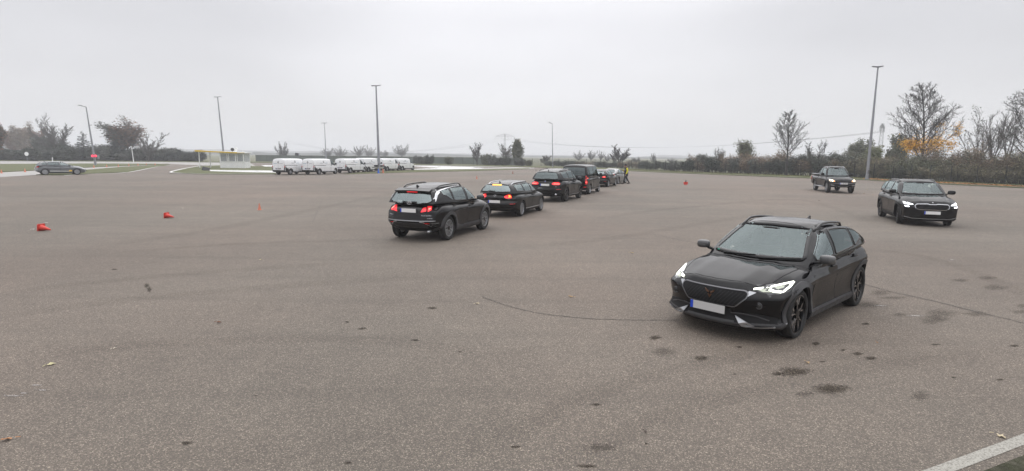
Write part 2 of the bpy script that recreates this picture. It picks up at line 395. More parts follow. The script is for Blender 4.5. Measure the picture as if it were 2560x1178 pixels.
# damp patches and oil spots: flat irregular sheets whose edges fade by material
def blobs(name, m, items, z):
    b = MB(); falls = []; rr = random.Random(11)
    for (px, py, wx, hy) in items:
        c = G(px, py); a = G(px - wx / 2, py); d = G(px, py - hy / 2); rx = (c - a).length; ry = max((d - c).length, .02)
        k = 22; ph = rr.random() * 9; r0 = len(b.v)
        dirx = (a - c).normalized(); diry = (d - c).normalized()
        vs = [(c.x, c.y, z)]
        for i in range(k):
            t = 2 * PI * i / k; q = 1.25 * (1 + .25 * noise.noise((math.cos(t) * 1.3 + ph, math.sin(t) * 1.3, ph)))
            p = c + dirx * rx * q * math.cos(t) + diry * ry * q * math.sin(t); vs.append((p.x, p.y, z))
        falls += [1.0] + [0.0] * k
        b.add(vs, [(0, 1 + i, 1 + (i + 1) % k) for i in range(k)], m)
    o = b.build(name, fixn=True)
    if o.data.polygons[0].normal.z < 0: o.data.flip_normals()
    at = o.data.attributes.new('fall', 'FLOAT', 'POINT'); at.data.foreach_set('value', falls)
    o['kind'] = 'structure'
blobs('oil_stains', STAIN, [(1985, 930, 90, 22), (1945, 935, 40, 10), (2078, 972, 95, 26), (1753, 896, 40, 12), (1638, 845, 36, 10), (2144, 885, 28, 9), (2177, 896, 36, 9), (2108, 876, 16, 5), (2040, 860, 20, 8), (1848, 868, 20, 6), (1080, 771, 26, 7), (905, 822, 26, 6), (868, 806, 14, 5), (1038, 851, 24, 5), (468, 1108, 36, 11), (366, 715, 14, 12), (373, 724, 12, 14), (1490, 1012, 30, 6), (2338, 862, 24, 5), (2536, 865, 26, 6), (2164, 810, 24, 6), (2055, 905, 18, 4), (2384, 944, 16, 4), (2500, 950, 22, 5), (1836, 936, 12, 4), (286, 674, 16, 4), (640, 990, 12, 3), (1615, 1110, 10, 4), (1290, 1118, 30, 6), (1150, 880, 14, 4), (870, 1158, 20, 5), (1470, 1166, 50, 10)], .003)
blobs('damp_patches', WET, [(2200, 732, 60, 14), (2170, 762, 60, 16), (2250, 787, 36, 9), (2350, 785, 90, 22), (2335, 800, 80, 20), (2440, 785, 70, 14), (2550, 780, 50, 10), (2560, 765, 40, 10), (2400, 701, 46, 9), (2485, 719, 66, 14), (2470, 695, 50, 8), (2230, 745, 80, 8), (1660, 880, 60, 24), (2300, 990, 60, 24), (2010, 985, 60, 16), (1500, 1120, 90, 24)], .002)
CHALK = asphalt_mat('chalk', (.34, .32, .30), (.5, .48, .45), alpha=.85)
blobs('chalk_marks', CHALK, [(32, 990, 50, 5), (60, 984, 24, 4), (105, 976, 36, 4), (90, 964, 30, 4), (2380, 650, 20, 3), (2200, 765, 40, 3), (2290, 790, 46, 3)], .0045)

# faint overlapping tyre tracks
TRACK = asphalt_mat('tyre_track', (.13, .115, .10), (.18, .16, .14), alpha=.11)
def track(pts, w, seed):
    P = smooth_line(gp(*pts), 10); vs = []; n = len(P); fl = []
    for i, p in enumerate(P):
        t = (P[min(i + 1, n - 1)] - P[max(i - 1, 0)]); t.z = 0; t.normalize(); s_ = Vector((-t.y, t.x, 0)); e_ = min(1, i / 6, (n - 1 - i) / 6)
        for k, f in ((-1, 0), (-.4, .55), (.4, .55), (1, 0)): q = p + s_ * w * k; vs.append((q.x, q.y, .0015)); fl.append(f * e_)
    b = MB(); b.add(vs, [(4 * i + k, 4 * i + k + 1, 4 * i + k + 5, 4 * i + k + 4) for i in range(n - 1) for k in range(3)], TRACK); o = b.build('tyre_tracks', fixn=False)
    if o.data.polygons[0].normal.z < 0: o.data.flip_normals()
    at = o.data.attributes.new('fall', 'FLOAT', 'POINT'); at.data.foreach_set('value', fl); o['kind'] = 'structure'
for i, (pts, w) in enumerate((([(-60, 742), (250, 705), (640, 672), (1000, 652)], .32), ([(-60, 800), (300, 752), (760, 712), (1150, 690)], .35), ([(200, 640), (560, 612), (860, 602), (960, 598)], .3), ([(1250, 620), (1500, 600), (1750, 560), (2000, 520)], .4), ([(1400, 560), (1700, 520), (2000, 500), (2300, 600)], .4),
    ([(900, 520), (1050, 470), (1250, 450), (1500, 445)], .5), ([(150, 620), (500, 580), (900, 500), (1100, 460)], .5), ([(1100, 1178), (1500, 980), (1900, 880), (2300, 830)], .22), ([(1300, 1200), (1700, 1030), (2100, 930), (2620, 860)], .22), ([(2140, 620), (2300, 640), (2460, 690), (2640, 780)], .3), ([(0, 900), (400, 860), (900, 850), (1400, 900)], .25))): track(pts, w, i)
# ================================================================== vehicles
BLACKP = mat('black_plastic', (.014, .014, .015), .6, spec=.3, var=.12, vscale=9)
GREYP = mat('grey_plastic', (.045, .045, .048), .55, var=.12, vscale=9)
CAVITY = mat('dark_cavity', (.006, .006, .007), .9)
GLOSSB = mat('gloss_black', (.005, .005, .006), .2, coat=.2, spec=.3)
TYRE = mat('tyre_rubber', (.018, .018, .018), .8, var=.2, vscale=14)
CHROME = mat('chrome', (.62, .63, .65), .12, metal=1)
SATIN = mat('satin_silver', (.45, .46, .48), .35, metal=.85)
DARKRIM = mat('dark_rim', (.03, .03, .032), .3, metal=.4, coat=.4)
SILRIM = mat('silver_rim', (.42, .43, .45), .32, metal=.8)
PLATE = mat('plate_white', (.78, .78, .78), .35)
PLATEG = mat('plate_grey', (.5, .5, .5), .4)
PBLUE = mat('plate_blue', (.01, .06, .5), .35)
PTEXT = mat('plate_text', (.02, .02, .02), .5)
REDL = mat('red_lens', (.42, .008, .012), .12, coat=1, emit=(1, .02, .02), es=.12)
REDON = mat('red_lamp_lit', (.8, .03, .04), .2, emit=(1, .04, .05), es=.75)
REDHOT = mat('red_lamp_bright', (.9, .2, .15), .2, emit=(1, .22, .16), es=1.8)
AMBER = mat('amber_lamp_lit', (.9, .4, .05), .2, emit=(1, .38, .06), es=2.2)
WARM = mat('warm_headlamp_lit', (.9, .85, .7), .2, emit=(1, .86, .62), es=3.2)
COOL = mat('cool_headlamp_lit', (.9, .9, .95), .2, emit=(.93, .96, 1), es=3.2)
LENS = mat('clear_lens', (.16, .17, .18), .06, coat=1, metal=.5)
DLENS = mat('dark_lens', (.03, .032, .035), .05, coat=1, metal=.3)
BADGE = mat('badge_silver', (.6, .6, .62), .22, metal=1)
COPPER = mat('copper_badge', (.22, .13, .09), .35, metal=1)
SEAT = mat('seat_fabric', (.09, .09, .095), .8)
SEATL = mat('seat_light', (.2, .2, .2), .8)
GL_CLEAR = glass('glass_clear', (.75, .85, .84), .97, lo=.055, hi=.66)
GL_DARK = glass('glass_privacy', (.10, .11, .12), .8, lo=.07, hi=.7)
GL_REAR = glass('glass_rear', (.6, .66, .66), .9, lo=.17, hi=.85)
MIRG = mat('mirror_glass', (.10, .11, .12), .1, metal=.8)
GL_SIDE = glass('glass_side', (.72, .78, .78), .95, lo=.13, hi=.85)
def paint(name, col, flake=.35, rough=.34):
    if name == 'midnight_paint': return mat(name, (.0025, .0025, .0035), .42, metal=.0, coat=.75, spec=.0, var=.05, vscale=3, coat_rough=.03)
    return mat(name, [c * .2 for c in col], .5, metal=0, coat=.85, spec=.0, var=.05, vscale=3, coat_rough=.04)

def superell(b, c, d, m, e=.5, n=14, rot=None):
    "rounded block"
    c = Vector(c); vs = []
    def s(v, p): return math.copysign(abs(v) ** p, v)
    for i in range(n + 1):
        ph = -PI / 2 + PI * i / n
        for k in range(n * 2):
            th = PI * k / n
            p = Vector((d[0] / 2 * s(math.cos(ph), e) * s(math.cos(th), e), d[1] / 2 * s(math.cos(ph), e) * s(math.sin(th), e), d[2] / 2 * s(math.sin(ph), e)))
            if rot: p = rot @ p
            vs.append(c + p)
    K = 2 * n
    b.add(vs, [(i * K + k, i * K + (k + 1) % K, (i + 1) * K + (k + 1) % K, (i + 1) * K + k) for i in range(n) for k in range(K)], m)

def box_shell(F, nx, ny, nr, dens=.45):
    "deformed box surface; F(s,t,r) -> point. returns verts, faces(tagged)"
    idx = {}; vs = []
    def S(i): u = -1 + 2 * i / nx; return (1 - dens) * u + dens * math.sin(u * PI / 2)
    def T(j): u = -1 + 2 * j / ny; return (1 - .5) * u + .5 * math.sin(u * PI / 2)
    def Q(k): return k / nr
    def V(i, j, k):
        if (i, j, k) not in idx: idx[i, j, k] = len(vs); vs.append(F(S(i), T(j), Q(k)))
        return idx[i, j, k]
    fs = []
    for i in range(nx):
        for j in range(ny):
            fs.append(((V(i, j, nr), V(i + 1, j, nr), V(i + 1, j + 1, nr), V(i, j + 1, nr)), 'top', nr))
            fs.append(((V(i, j, 0), V(i, j + 1, 0), V(i + 1, j + 1, 0), V(i + 1, j, 0)), 'bot', 0))
    for i in range(nx):
        for k in range(nr):
            fs.append(((V(i, 0, k), V(i + 1, 0, k), V(i + 1, 0, k + 1), V(i, 0, k + 1)), 'side', k))
            fs.append(((V(i, ny, k), V(i, ny, k + 1), V(i + 1, ny, k + 1), V(i + 1, ny, k)), 'side', k))
    for j in range(ny):
        for k in range(nr):
            fs.append(((V(nx, j, k), V(nx, j + 1, k), V(nx, j + 1, k + 1), V(nx, j, k + 1)), 'front', k))
            fs.append(((V(0, j, k), V(0, j, k + 1), V(0, j + 1, k + 1), V(0, j + 1, k)), 'rear', k))
    return vs, fs
def inpoly(p, poly):
    x, y = p; c = False; n = len(poly)
    for i in range(n):
        x1, y1 = poly[i]; x2, y2 = poly[(i + 1) % n]
        if (y1 > y) != (y2 > y) and x < (x2 - x1) * (y - y1) / (y2 - y1) + x1: c = not c
    return c
def edist(p, poly):
    best = 9
    P = Vector(p)
    for i in range(len(poly)):
        a = Vector(poly[i]); b = Vector(poly[(i + 1) % len(poly)]); ab = b - a
        t = max(0, min(1, (P - a).dot(ab) / max(ab.length_squared, 1e-9))); best = min(best, (a + ab * t - P).length)
    return best
def rounded(poly, r=.03, k=3):
    "round the corners of a polygon"
    out = []; n = len(poly)
    for i in range(n):
        p0, p1, p2 = Vector(poly[i - 1]), Vector(poly[i]), Vector(poly[(i + 1) % n])
        a = p0 - p1; b = p2 - p1; rr = min(r, a.length * .45, b.length * .45)
        if a.angle(b, PI) > 2.6 or rr < 1e-4: out.append(tuple(p1)); continue
        A = p1 + a.normalized() * rr; B = p1 + b.normalized() * rr
        for q in range(k + 1):
            t = q / k; out.append(tuple(A * (1 - t) ** 2 + p1 * 2 * t * (1 - t) + B * t * t))
    return out
class Car:
    DIR = {'L': (Vector((0, 3, 0)), Vector((0, -1, 0)), lambda p: (p[0], 0, p[1])), 'R': (Vector((0, -3, 0)), Vector((0, 1, 0)), lambda p: (p[0], 0, p[1])),
           'F': (Vector((4, 0, 0)), Vector((-1, 0, 0)), lambda p: (0, p[0], p[1])), 'B': (Vector((-4, 0, 0)), Vector((1, 0, 0)), lambda p: (0, p[0], p[1])),
           'C': (Vector((-4, 0, 0)), Vector((1, 0, 0)), lambda p: (0, p[0], p[1])),
           'T': (Vector((0, 0, 3)), Vector((0, 0, -1)), lambda p: (p[0], p[1], 0))}
    def __init__(s, name, label, cat, paintm, sp, group=None, hi=True):
        s.sp = sp; s.root = empty(name, label=label, cat=cat, group=group); s.paint = paintm; s.hi = hi
        g = sp.get
        s.W = sp['W']; s.R = sp['R']; s.ax = sp['wb'] / 2; s.xf, s.xr = sp['xf'], sp['xr']
        ztop, zbot = pchip(sp['ztop']), pchip(sp['zbot']); s.ztop = ztop
        prof = pchip(sp['prof']); nF, nR = pchip(sp['noseF']), pchip(sp['noseR']); plan = pchip(sp['plan'])
        bF, bR = g('bulgeF', .22), g('bulgeR', .15); crown = g('crown', .05); corner = g('corner', .05)
        Ra = s.R + g('gap', .05); fl = g('flare', .02)
        def F(u, t, r):
            x = lerp(s.xr, s.xf, (u + 1) / 2); y = t * s.W * plan(x) * prof(r)
            wf, wr = sst(.55, 1, u), sst(.6, 1, -u)
            zb, zt = zbot(x), ztop(x); z = zb + r * (zt - zb)
            top = max(0, (r - .6) / .4) ** 2
            z -= top * (crown * t * t + corner * abs(t) ** 9) * (zt - zb > .1)
            for hx, hy_, hh in g('bumps', ()):      # bonnet creases (x-range handled by cowl)
                z += top * hh * math.exp(-((abs(t) * s.W - hy_) / hx) ** 2) * sst(.0, .5, u)
            for xa in (s.ax, -s.ax):
                d = (x - xa) / (Ra * 1.15)
                y += math.copysign(fl * math.exp(-d ** 4) * math.exp(-((r - .45) / .42) ** 4) * abs(t) ** 6, t)
            x += wf * (nF(r) - bF * abs(t) ** 2.6) + wr * (nR(r) + bR * abs(t) ** 3)
            return (x, y, z)
        vs, fs = box_shell(F, *((96, 26, 22) if hi else (56, 16, 14)))
        nr = 22 if hi else 14; trim = g('trim_r', .12)
        # greenhouse
        gf, gr = pchip(sp['gfront']), pchip(sp['grear']); roof = pchip(sp['roof']); belt = pchip(sp['belt'])
        wbelt, wroof = pchip(sp['wbelt']), pchip(sp['wroof']); s.gf, s.gr, s.roof, s.belt = gf, gr, roof, belt
        gb, gbr = g('gbulge', .16), g('gbulgeR', .08); s.wroof = wroof
        def H(u, t, r):
            q = (u + 1) / 2; xt = lerp(gr(1), gf(1), q); x = lerp(gr(r), gf(r), q)
            xb = lerp(gr(0), gf(0), q)
            zb = belt(xb) - .06; zt = roof(xt); z = zb + r * (zt - zb)
            k = max(0, (r - .7) / .3) ** 2
            z -= k * (.035 * t * t + .045 * abs(t) ** 8)
            w = lerp(wbelt(xb), wroof(xt), r ** 1.25) + .02 * math.sin(PI * r)
            w *= 1 - g('gplan', .07) * abs(u) ** 6
            wf, wr = sst(.4, 1, u), sst(.5, 1, -u)
            x += -wf * gb * abs(t) ** 2.2 - wf * .02 * abs(t) ** 10 + wr * (gbr * t * t + .03 * abs(t) ** 10)
            return (x, t * w, z)
        gv, gfc = box_shell(H, *((70, 26, 20) if hi else (46, 18, 14)), dens=.25)
        allv = [Vector(v) for v in vs] + [Vector(v) for v in gv]
        s.bvh = BVHTree.FromPolygons(allv, [f[0] for f in fs] + [tuple(i + len(vs) for i in f[0]) for f in gfc])
        # ---- windows
        s.windows = []
        dT, dA, dC, dB = g('dT', .12), g('dA', .15), g('dC', .16), g('dB', .03)
        zs = [i / 20 for i in range(21)]
        def zline(x, fn, off, front):
            "height at which the pillar line passes x"
            pr = None
            for r in zs:
                xb = fn(r) + off; base = belt(fn(0)) - .06; z = base + r * (roof(fn(1)) - base)
                if pr and ((pr[0] - x) * (xb - x) <= 0) and xb != pr[0]: return lerp(pr[1], z, (x - pr[0]) / (xb - pr[0]))
                pr = (xb, z)
            return 9 if (x < fn(1) + off if front else x > fn(1) + off) else -9
        def zt_(x): return min(roof(x) - dT, zline(x, gf, -dA, True), zline(x, gr, dC, False))
        for (x1, x2, tilt, kind) in g('wins', ()):
            up, lo = [], []; n = 12
            for i in range(n + 1):
                x = lerp(x1, x2, i / n); zb = belt(x) + dB + g('kick', lambda x: 0)(x); zt = zt_(x + 0)
                if zt > zb + .015: up.append((x, zt)); lo.append((x, zb))
            if len(up) < 3: continue
            poly = lo + up[::-1]
            poly = [(x + (z - belt(x)) * tilt, z) for x, z in poly]
            s.windows.append((rounded(poly, .03, 2), kind))
        rf = lambda r, fn: (fn(r), belt(fn(0)) - .06 + r * (roof(fn(1)) - belt(fn(0)) + .06))
        z0, z1 = belt(gf(0)) + g('wsb', .0), roof(gf(1)) - g('wst', .05); yb, yt = wbelt(gf(0)) * (1 - g('gplan', .07)) - .085, wroof(gf(1)) * (1 - g('gplan', .07)) - .05
        s.screen = rounded([(-yb, z0 + .05), (0, z0 + .04), (yb, z0 + .05), (yt, z1 - .01), (0, z1 + .012), (-yt, z1 - .01)], .05)
        rw = g('rearwin'); s.rear = rounded(rw + [(-y, z) for y, z in rw[::-1]], g('rwround', .06)) if rw else None
        # ---- lower shell object with wheel openings
        b = MB(); b.add(vs, [f[0] for f in fs], s.paint); b.mi(CAVITY); b.mi(sp.get('trimmat', BLACKP))
        tmp = b.build('tmp'); bpy.context.view_layer.update()
        cut = MB()
        for xa in (s.ax, -s.ax):
            for sg in (1, -1):
                rr = Ra; n = 40; ring = [(xa + rr * math.cos(2 * PI * i / n), s.R + .0 + rr * math.sin(2 * PI * i / n)) for i in range(n)]
                ring = [(x, z if z > s.R - .05 else s.R - .6) for x, z in ring]
                ring = [p for i, p in enumerate(ring) if p[1] > s.R - .5 or i in (22, 38)]
                cut.prism(ring, sg * (s.W - .34), sg * (s.W + .4), CAVITY)
        co = cut.build('tmpcut')
        md = tmp.modifiers.new('b', 'BOOLEAN'); md.operation = 'DIFFERENCE'; md.object = co; md.solver = 'EXACT'
        dg = bpy.context.evaluated_depsgraph_get(); dg.update()
        me = bpy.data.meshes.new_from_object(tmp.evaluated_get(dg))
        bpy.data.objects.remove(tmp); bpy.data.objects.remove(co)
        while len(me.materials) < 3: me.materials.append(CAVITY)
        me.materials[0] = s.paint; me.materials[1] = CAVITY; me.materials[2] = sp.get('trimmat', BLACKP)
        for p in me.polygons:
            c = p.center; p.use_smooth = True; p.material_index = 0
            x, z = c.x, c.z
            if min(abs(math.hypot(x - s.ax, z - s.R) - Ra), abs(math.hypot(x + s.ax, z - s.R) - Ra)) < .03 and abs(p.normal.y) < .35 and abs(c.y) > s.W - .36: p.material_index = 1; p.use_smooth = False
            elif abs(abs(c.y) - (s.W - .34)) < .01 and min(math.hypot(x - s.ax, z - s.R), math.hypot(x + s.ax, z - s.R)) < Ra + .02: p.material_index = 1
            elif z < zbot(max(min(x, s.xf), s.xr)) + trim * (ztop(max(min(x, s.xf), s.xr)) - zbot(max(min(x, s.xf), s.xr))) + .004: p.material_index = 2
            elif p.normal.z > .8 and gr(0) + .08 < x < gf(0) - .08 and abs(c.y) < wbelt(x) - .03: p.material_index = 1
            if p.normal.z < -.8: p.material_index = 1
        # ---- greenhouse with openings under the glass
        bm = bmesh.new(); V = [bm.verts.new(v) for v in gv]; bm.verts.ensure_lookup_table()
        op = g('open', True)
        for f, tag, k in gfc:
            if tag == 'bot': continue
            c = sum((V[i].co for i in f), Vector()) / 4; mi = 0
            if tag == 'side' or tag in ('front', 'rear'):
                hit = False
                if tag == 'side':
                    for poly, kind in s.windows:
                        if inpoly((c.x, c.z), poly):
                            mi = 1
                            if op and edist((c.x, c.z), poly) > .03: hit = True
                if tag == 'front' and inpoly((c.y, c.z), s.screen):
                    mi = 1
                    if op and edist((c.y, c.z), s.screen) > .035: hit = True
                if tag == 'rear' and s.rear and inpoly((c.y, c.z), s.rear):
                    mi = 1
                    if op and edist((c.y, c.z), s.rear) > .04: hit = True
                if hit: continue
            fc = bm.faces.new([V[i] for i in f]); fc.material_index = mi; fc.smooth = True
        m2 = bpy.data.meshes.new('g'); bm.to_mesh(m2); bm.free()
        bm = bmesh.new(); bm.from_mesh(me); bm.from_mesh(m2)
        bmesh.ops.delete(bm, geom=[v for v in bm.verts if not v.link_faces], context='VERTS')
        bm.to_mesh(me); bm.free(); bpy.data.meshes.remove(m2)
        me.name = 'body'; s.body = link(bpy.data.objects.new('body', me), s.root)
        try: me.set_sharp_from_angle(angle=R(48))
        except Exception: pass
    # ------------------------------------------------------------------
    def cast(s, p, d):
        o, dr, f = s.DIR[d]; q = Vector(f(p)) + o
        if d == 'C':      # wraps round the rear corners
            c = Vector((s.xr + .9, 0, p[1])); a = p[0] / .95; v = Vector((-math.cos(a), math.sin(a), 0))
            h = s.bvh.ray_cast(c + v * 2.6, -v)
            if h[0] is None: h = s.bvh.find_nearest(c + v)
            n = h[1] if h[1].dot(v) > 0 else -h[1]
            return h[0], n
        h = s.bvh.ray_cast(q, dr)
        if h[0] is None:
            n = s.bvh.find_nearest(Vector(f(p)) + o * .3); return n[0], n[1]
        if d == 'B' and h[0].x > s.xr + .38 and p[1] < s.belt(s.xr) - .03:
            n = s.bvh.find_nearest(Vector((s.xr + .12, p[0], p[1]))); return n[0], n[1]
        if d == 'F' and h[0].x < s.xf - .80 and p[1] < s.ztop(s.xf) + .04:
            n = s.bvh.find_nearest(Vector((s.xf - .12, p[0], p[1]))); return n[0], n[1]
        return h[0], h[1]
    def patch(s, poly, d, m, off=.004, name=None, parent=None, step=None, into=None, skirt=True):
        step = step or (.06 if s.hi else .12)
        bm = bmesh.new(); f = bm.faces.new([bm.verts.new((p[0], p[1], 0)) for p in poly])
        xs = [p[0] for p in poly]; ys = [p[1] for p in poly]
        for a, lo, hi, nrm in ((0, min(xs), max(xs), (1, 0, 0)), (1, min(ys), max(ys), (0, 1, 0))):
            k = max(1, int((hi - lo) / step))
            for i in range(1, k):
                v = lerp(lo, hi, i / k) + 1e-4; co = (v, 0, 0) if a == 0 else (0, v, 0)
                bmesh.ops.bisect_plane(bm, geom=list(bm.verts) + list(bm.edges) + list(bm.faces), plane_co=co, plane_no=nrm, dist=1e-5)
        bmesh.ops.triangulate(bm, faces=[f for f in bm.faces if len(f.verts) > 4])
        o, dr, fn = s.DIR[d]
        for v in bm.verts:
            h, n = s.cast((v.co.x, v.co.y), d); v.co = (h - dr * off) if d != 'C' else (h + n * off)
        if skirt:
            be = [e for e in bm.edges if len(e.link_faces) == 1]
            r = bmesh.ops.extrude_edge_only(bm, edges=be)
            for v in r['geom']:
                if isinstance(v, bmesh.types.BMVert): v.co += dr * (off + .006) if d != 'C' else Vector((.6 * (off + .006), -math.copysign(.6 * (off + .006), v.co.y), 0))
        bm.normal_update()
        c = [f for f in bm.faces if f.normal.dot(-dr) > .2]
        if c and sum(f.normal.dot(-dr) for f in bm.faces) < 0: bmesh.ops.reverse_faces(bm, faces=bm.faces)
        elif not c: bmesh.ops.reverse_faces(bm, faces=bm.faces)
        if skirt: bmesh.ops.recalc_face_normals(bm, faces=bm.faces); bm.normal_update()
        if sum(f.normal.dot(-dr) * f.calc_area() for f in bm.faces) < 0: bmesh.ops.reverse_faces(bm, faces=bm.faces)
        bm.verts.index_update()
        V = [v.co.copy() for v in bm.verts]; Fs = [tuple(v.index for v in f.verts) for f in bm.faces]; bm.free()
        if into is not None: into.add(V, Fs, m); return None
        b = MB(); b.add(V, Fs, m); ob = b.build(name, parent or s.root, smooth=True, fixn=False)
        try: ob.data.set_sharp_from_angle(angle=R(50))
        except Exception: pass
        return ob
    def ribbon(s, pts, w, d, m, into, off=.006, closed=False, thick=.004):
        P = []; q = [Vector(p) for p in pts]
        if closed: q.append(q[0])
        for i in range(len(q) - 1):
            n = max(1, int((q[i + 1] - q[i]).length / (.06 if s.hi else .15)))
            P += [q[i].lerp(q[i + 1], k / n) for k in range(n)]
        P.append(q[-1]); o, dr, fn = s.DIR[d]; vs = []
        for i, p in enumerate(P):
            if closed: t = P[(i + 1) % (len(P) - 1)] - P[(i - 1) % (len(P) - 1)]
            else: t = P[min(i + 1, len(P) - 1)] - P[max(i - 1, 0)]
            t = t.normalized() if t.length > 1e-9 else Vector((1, 0)); nrm = Vector((-t.y, t.x)) * w / 2
            a, b2 = p + nrm, p - nrm
            h, _ = s.cast(a, d); h2, _ = s.cast(b2, d)
            vs += [h - dr * off, h2 - dr * off, h2 + dr * thick, h + dr * thick]
        fs = []
        for i in range(len(P) - 1):
            for k in range(4): k2 = (k + 1) % 4; fs.append((4 * i + k, 4 * i + k2, 4 * i + 4 + k2, 4 * i + 4 + k))
        into.add(vs, fs, m)
    def feat(s, name, poly, d, m, off=.006, sym=True, parent=None, r=.01, label=None):
        "feature patch; sym = mirrored copy as a second child"
        out = []
        poly = rounded(poly, r, 2) if r else poly
        if d in 'FBTC':
            for sg in ((1, -1) if sym else (1,)):
                pl = [(sg * y, z) for y, z in poly] if d != 'T' else [(x, sg * y) for x, y in poly]
                out.append(s.patch(pl, d, m, off, name, parent[len(out)] if isinstance(parent, list) else parent, step=.05 if s.hi else .1))
        else:
            for dd in ('L', 'R'): out.append(s.patch(poly, dd, m, off, name, parent[len(out)] if isinstance(parent, list) else parent, step=.05 if s.hi else .1))
        for o in out:
            if label: o['label'] = label
        return out
    def glazing(s, mf, ms, mb, msr=None, trim=GLOSSB, tw=.026):
        w_ = s.patch(s.screen, 'F', mf, .005, 'windscreen'); b = MB(); s.ribbon(s.screen, .05 if s.hi else .03, 'F', GLOSSB, b, .011, closed=True); b.build('window_trim', w_, smooth=True)
        for poly, kind in s.windows:
            for d in 'LR':
                o = s.patch(poly, d, (msr or ms) if kind == 'r' else ms, .005, 'side_window')
                b = MB(); s.ribbon(poly, tw, d, trim, b, off=.008, closed=True); b.build('window_trim', o, smooth=True)
        if s.rear:
            w_ = s.patch(s.rear, 'B', mb, .005, 'rear_window'); b = MB(); s.ribbon(s.rear, .035, 'B', GLOSSB, b, .011, closed=True); b.build('window_trim', w_, smooth=True)
        if s.sp.get('open', True):
            # cabin: dashboard, seats with head rests, steering wheel
            b = MB(); xb = s.gf(0) - .45; zb = s.belt(xb) - .05; w = s.W - .28
            superell(b, (xb, 0, zb - .06), (.5, 2 * w * .92, .28), BLACKP, .5, 10); b.build('dashboard', s.root, smooth=True)
            b = MB(); c = Vector((xb - .28, .36, zb + .0)); ax = Vector((1, 0, -.5)).normalized(); u = Vector((0, 1, 0)); v = ax.cross(u)
            b.tube([c + (u * math.cos(a) + v * math.sin(a)) * .18 for a in [2 * PI * i / 20 for i in range(21)]], .014, BLACKP, 6)
            b.tube([c - u * .17, c + u * .17], .02, BLACKP, 6); b.tube([c, c + v * .17 * (-1)], .02, BLACKP, 6)
            b.build('steering_wheel', s.root, smooth=True)
            rows = [s.gf(1) - .55, s.gf(1) - 1.45] if s.sp.get('rows', 2) == 2 else [s.gf(1) - .5]
            for i, x in enumerate(rows):
                for y in (.36, -.36):
                    b = MB(); zt = min(s.roof(x) - .22, s.belt(x) + .32)
                    rot = Matrix.Rotation(-.25, 3, 'Y')
                    superell(b, (x, y, s.belt(x) - .02), (.16, .5, .5), SEAT, .45, 8, rot)
                    superell(b, (x - .09, y, zt), (.1, .26, .18), SEAT, .5, 8, rot); b.build('seat', s.root, smooth=True)
            b = MB(); x, z = s.gf(1) + .10, s.roof(s.gf(1)) - .17; superell(b, (x, 0, z + .05), (.10, .34, .12), BLACKP, .6, 8); b.build('interior_mirror', s.root, smooth=True)
    def lines(s, doors, sill, handles=True, hz=.14, gw=.010, seam=CAVITY):
        "doors: list of (x1,x2) front to rear"
        Ra = s.R + s.sp.get('gap', .05) + .07
        for di, (x1, x2) in enumerate(doors):
            xm = (x1 + x2) / 2
            def arch(xa, xs):
                out = []
                for i in range(9):
                    a = PI * i / 8 if xs > 0 else PI - PI * i / 8
                    x, z = xa + Ra * math.cos(a), s.R + Ra * math.sin(a)
                    if x1 - 1e-3 <= x <= x2 + 1e-3 and z > sill + .02: out.append((x, z))
                return out
            zb1, zb2 = s.belt(x1) - .035, s.belt(x2) - .035
            poly = [(x2, sill), (x2, zb2), (x1, zb1)]
            k = 6
            top = [(lerp(x2, x1, i / k), s.belt(lerp(x2, x1, i / k)) - .035) for i in range(k + 1)]
            poly = [(x2, sill)] + top
            # rear lower corner follows the wheel opening
            xa = -s.ax
            if x1 < xa + Ra:
                z_hit = s.R + math.sqrt(max(Ra ** 2 - (x1 - xa) ** 2, 0)); poly += [(x1, max(z_hit, sill + .05))]
                for i in range(1, 9):
                    x = lerp(x1, xa + Ra, i / 8); z = s.R + math.sqrt(max(Ra ** 2 - (x - xa) ** 2, 0))
                    if z > sill + .02: poly.append((x, z))
                poly.append((xa + Ra * .98, sill))
            else: poly.append((x1, sill))
            for d in 'LR':
                b = MB(); s.patch(poly, d, s.paint, .0025, into=b, step=.08, skirt=False)
                s.ribbon(poly, gw, d, seam, b, off=.0035, closed=True, thick=.004)
                o = b.build('door', s.root, smooth=True, fixn=False)
                try: o.data.set_sharp_from_angle(angle=R(40))
                except Exception: pass
                if handles:
                    hx, hzz = x1 + .13, s.belt(x1) - hz; h, n = s.cast((hx, hzz), d); sg = 1 if d == 'L' else -1
                    hb = MB(); superell(hb, (hx, h.y + sg * .022, hzz), (.2, .03, .032), s.sp.get('handlemat', s.paint), .6, 8)
                    superell(hb, (hx, h.y + sg * .002, hzz), (.13, .02, .05), CAVITY, .7, 8)
                    hb.build('handle', o, smooth=True)
    def arches(s, m, w=.07, off=.014, name='wheel_arch_trim', full=True):
        Ra = s.R + s.sp.get('gap', .05)
        for xa in (s.ax, -s.ax):
            for d in 'LR':
                b = MB(); a0 = .12; pts = [(xa + (Ra + w * .45) * math.cos(a), s.R + (Ra + w * .45) * math.sin(a)) for a in [lerp(-a0, PI + a0, i / 26) for i in range(27)]]
                s.ribbon(pts, w, d, m, b, off=off, thick=.02); b.build(name, s.root, smooth='auto')
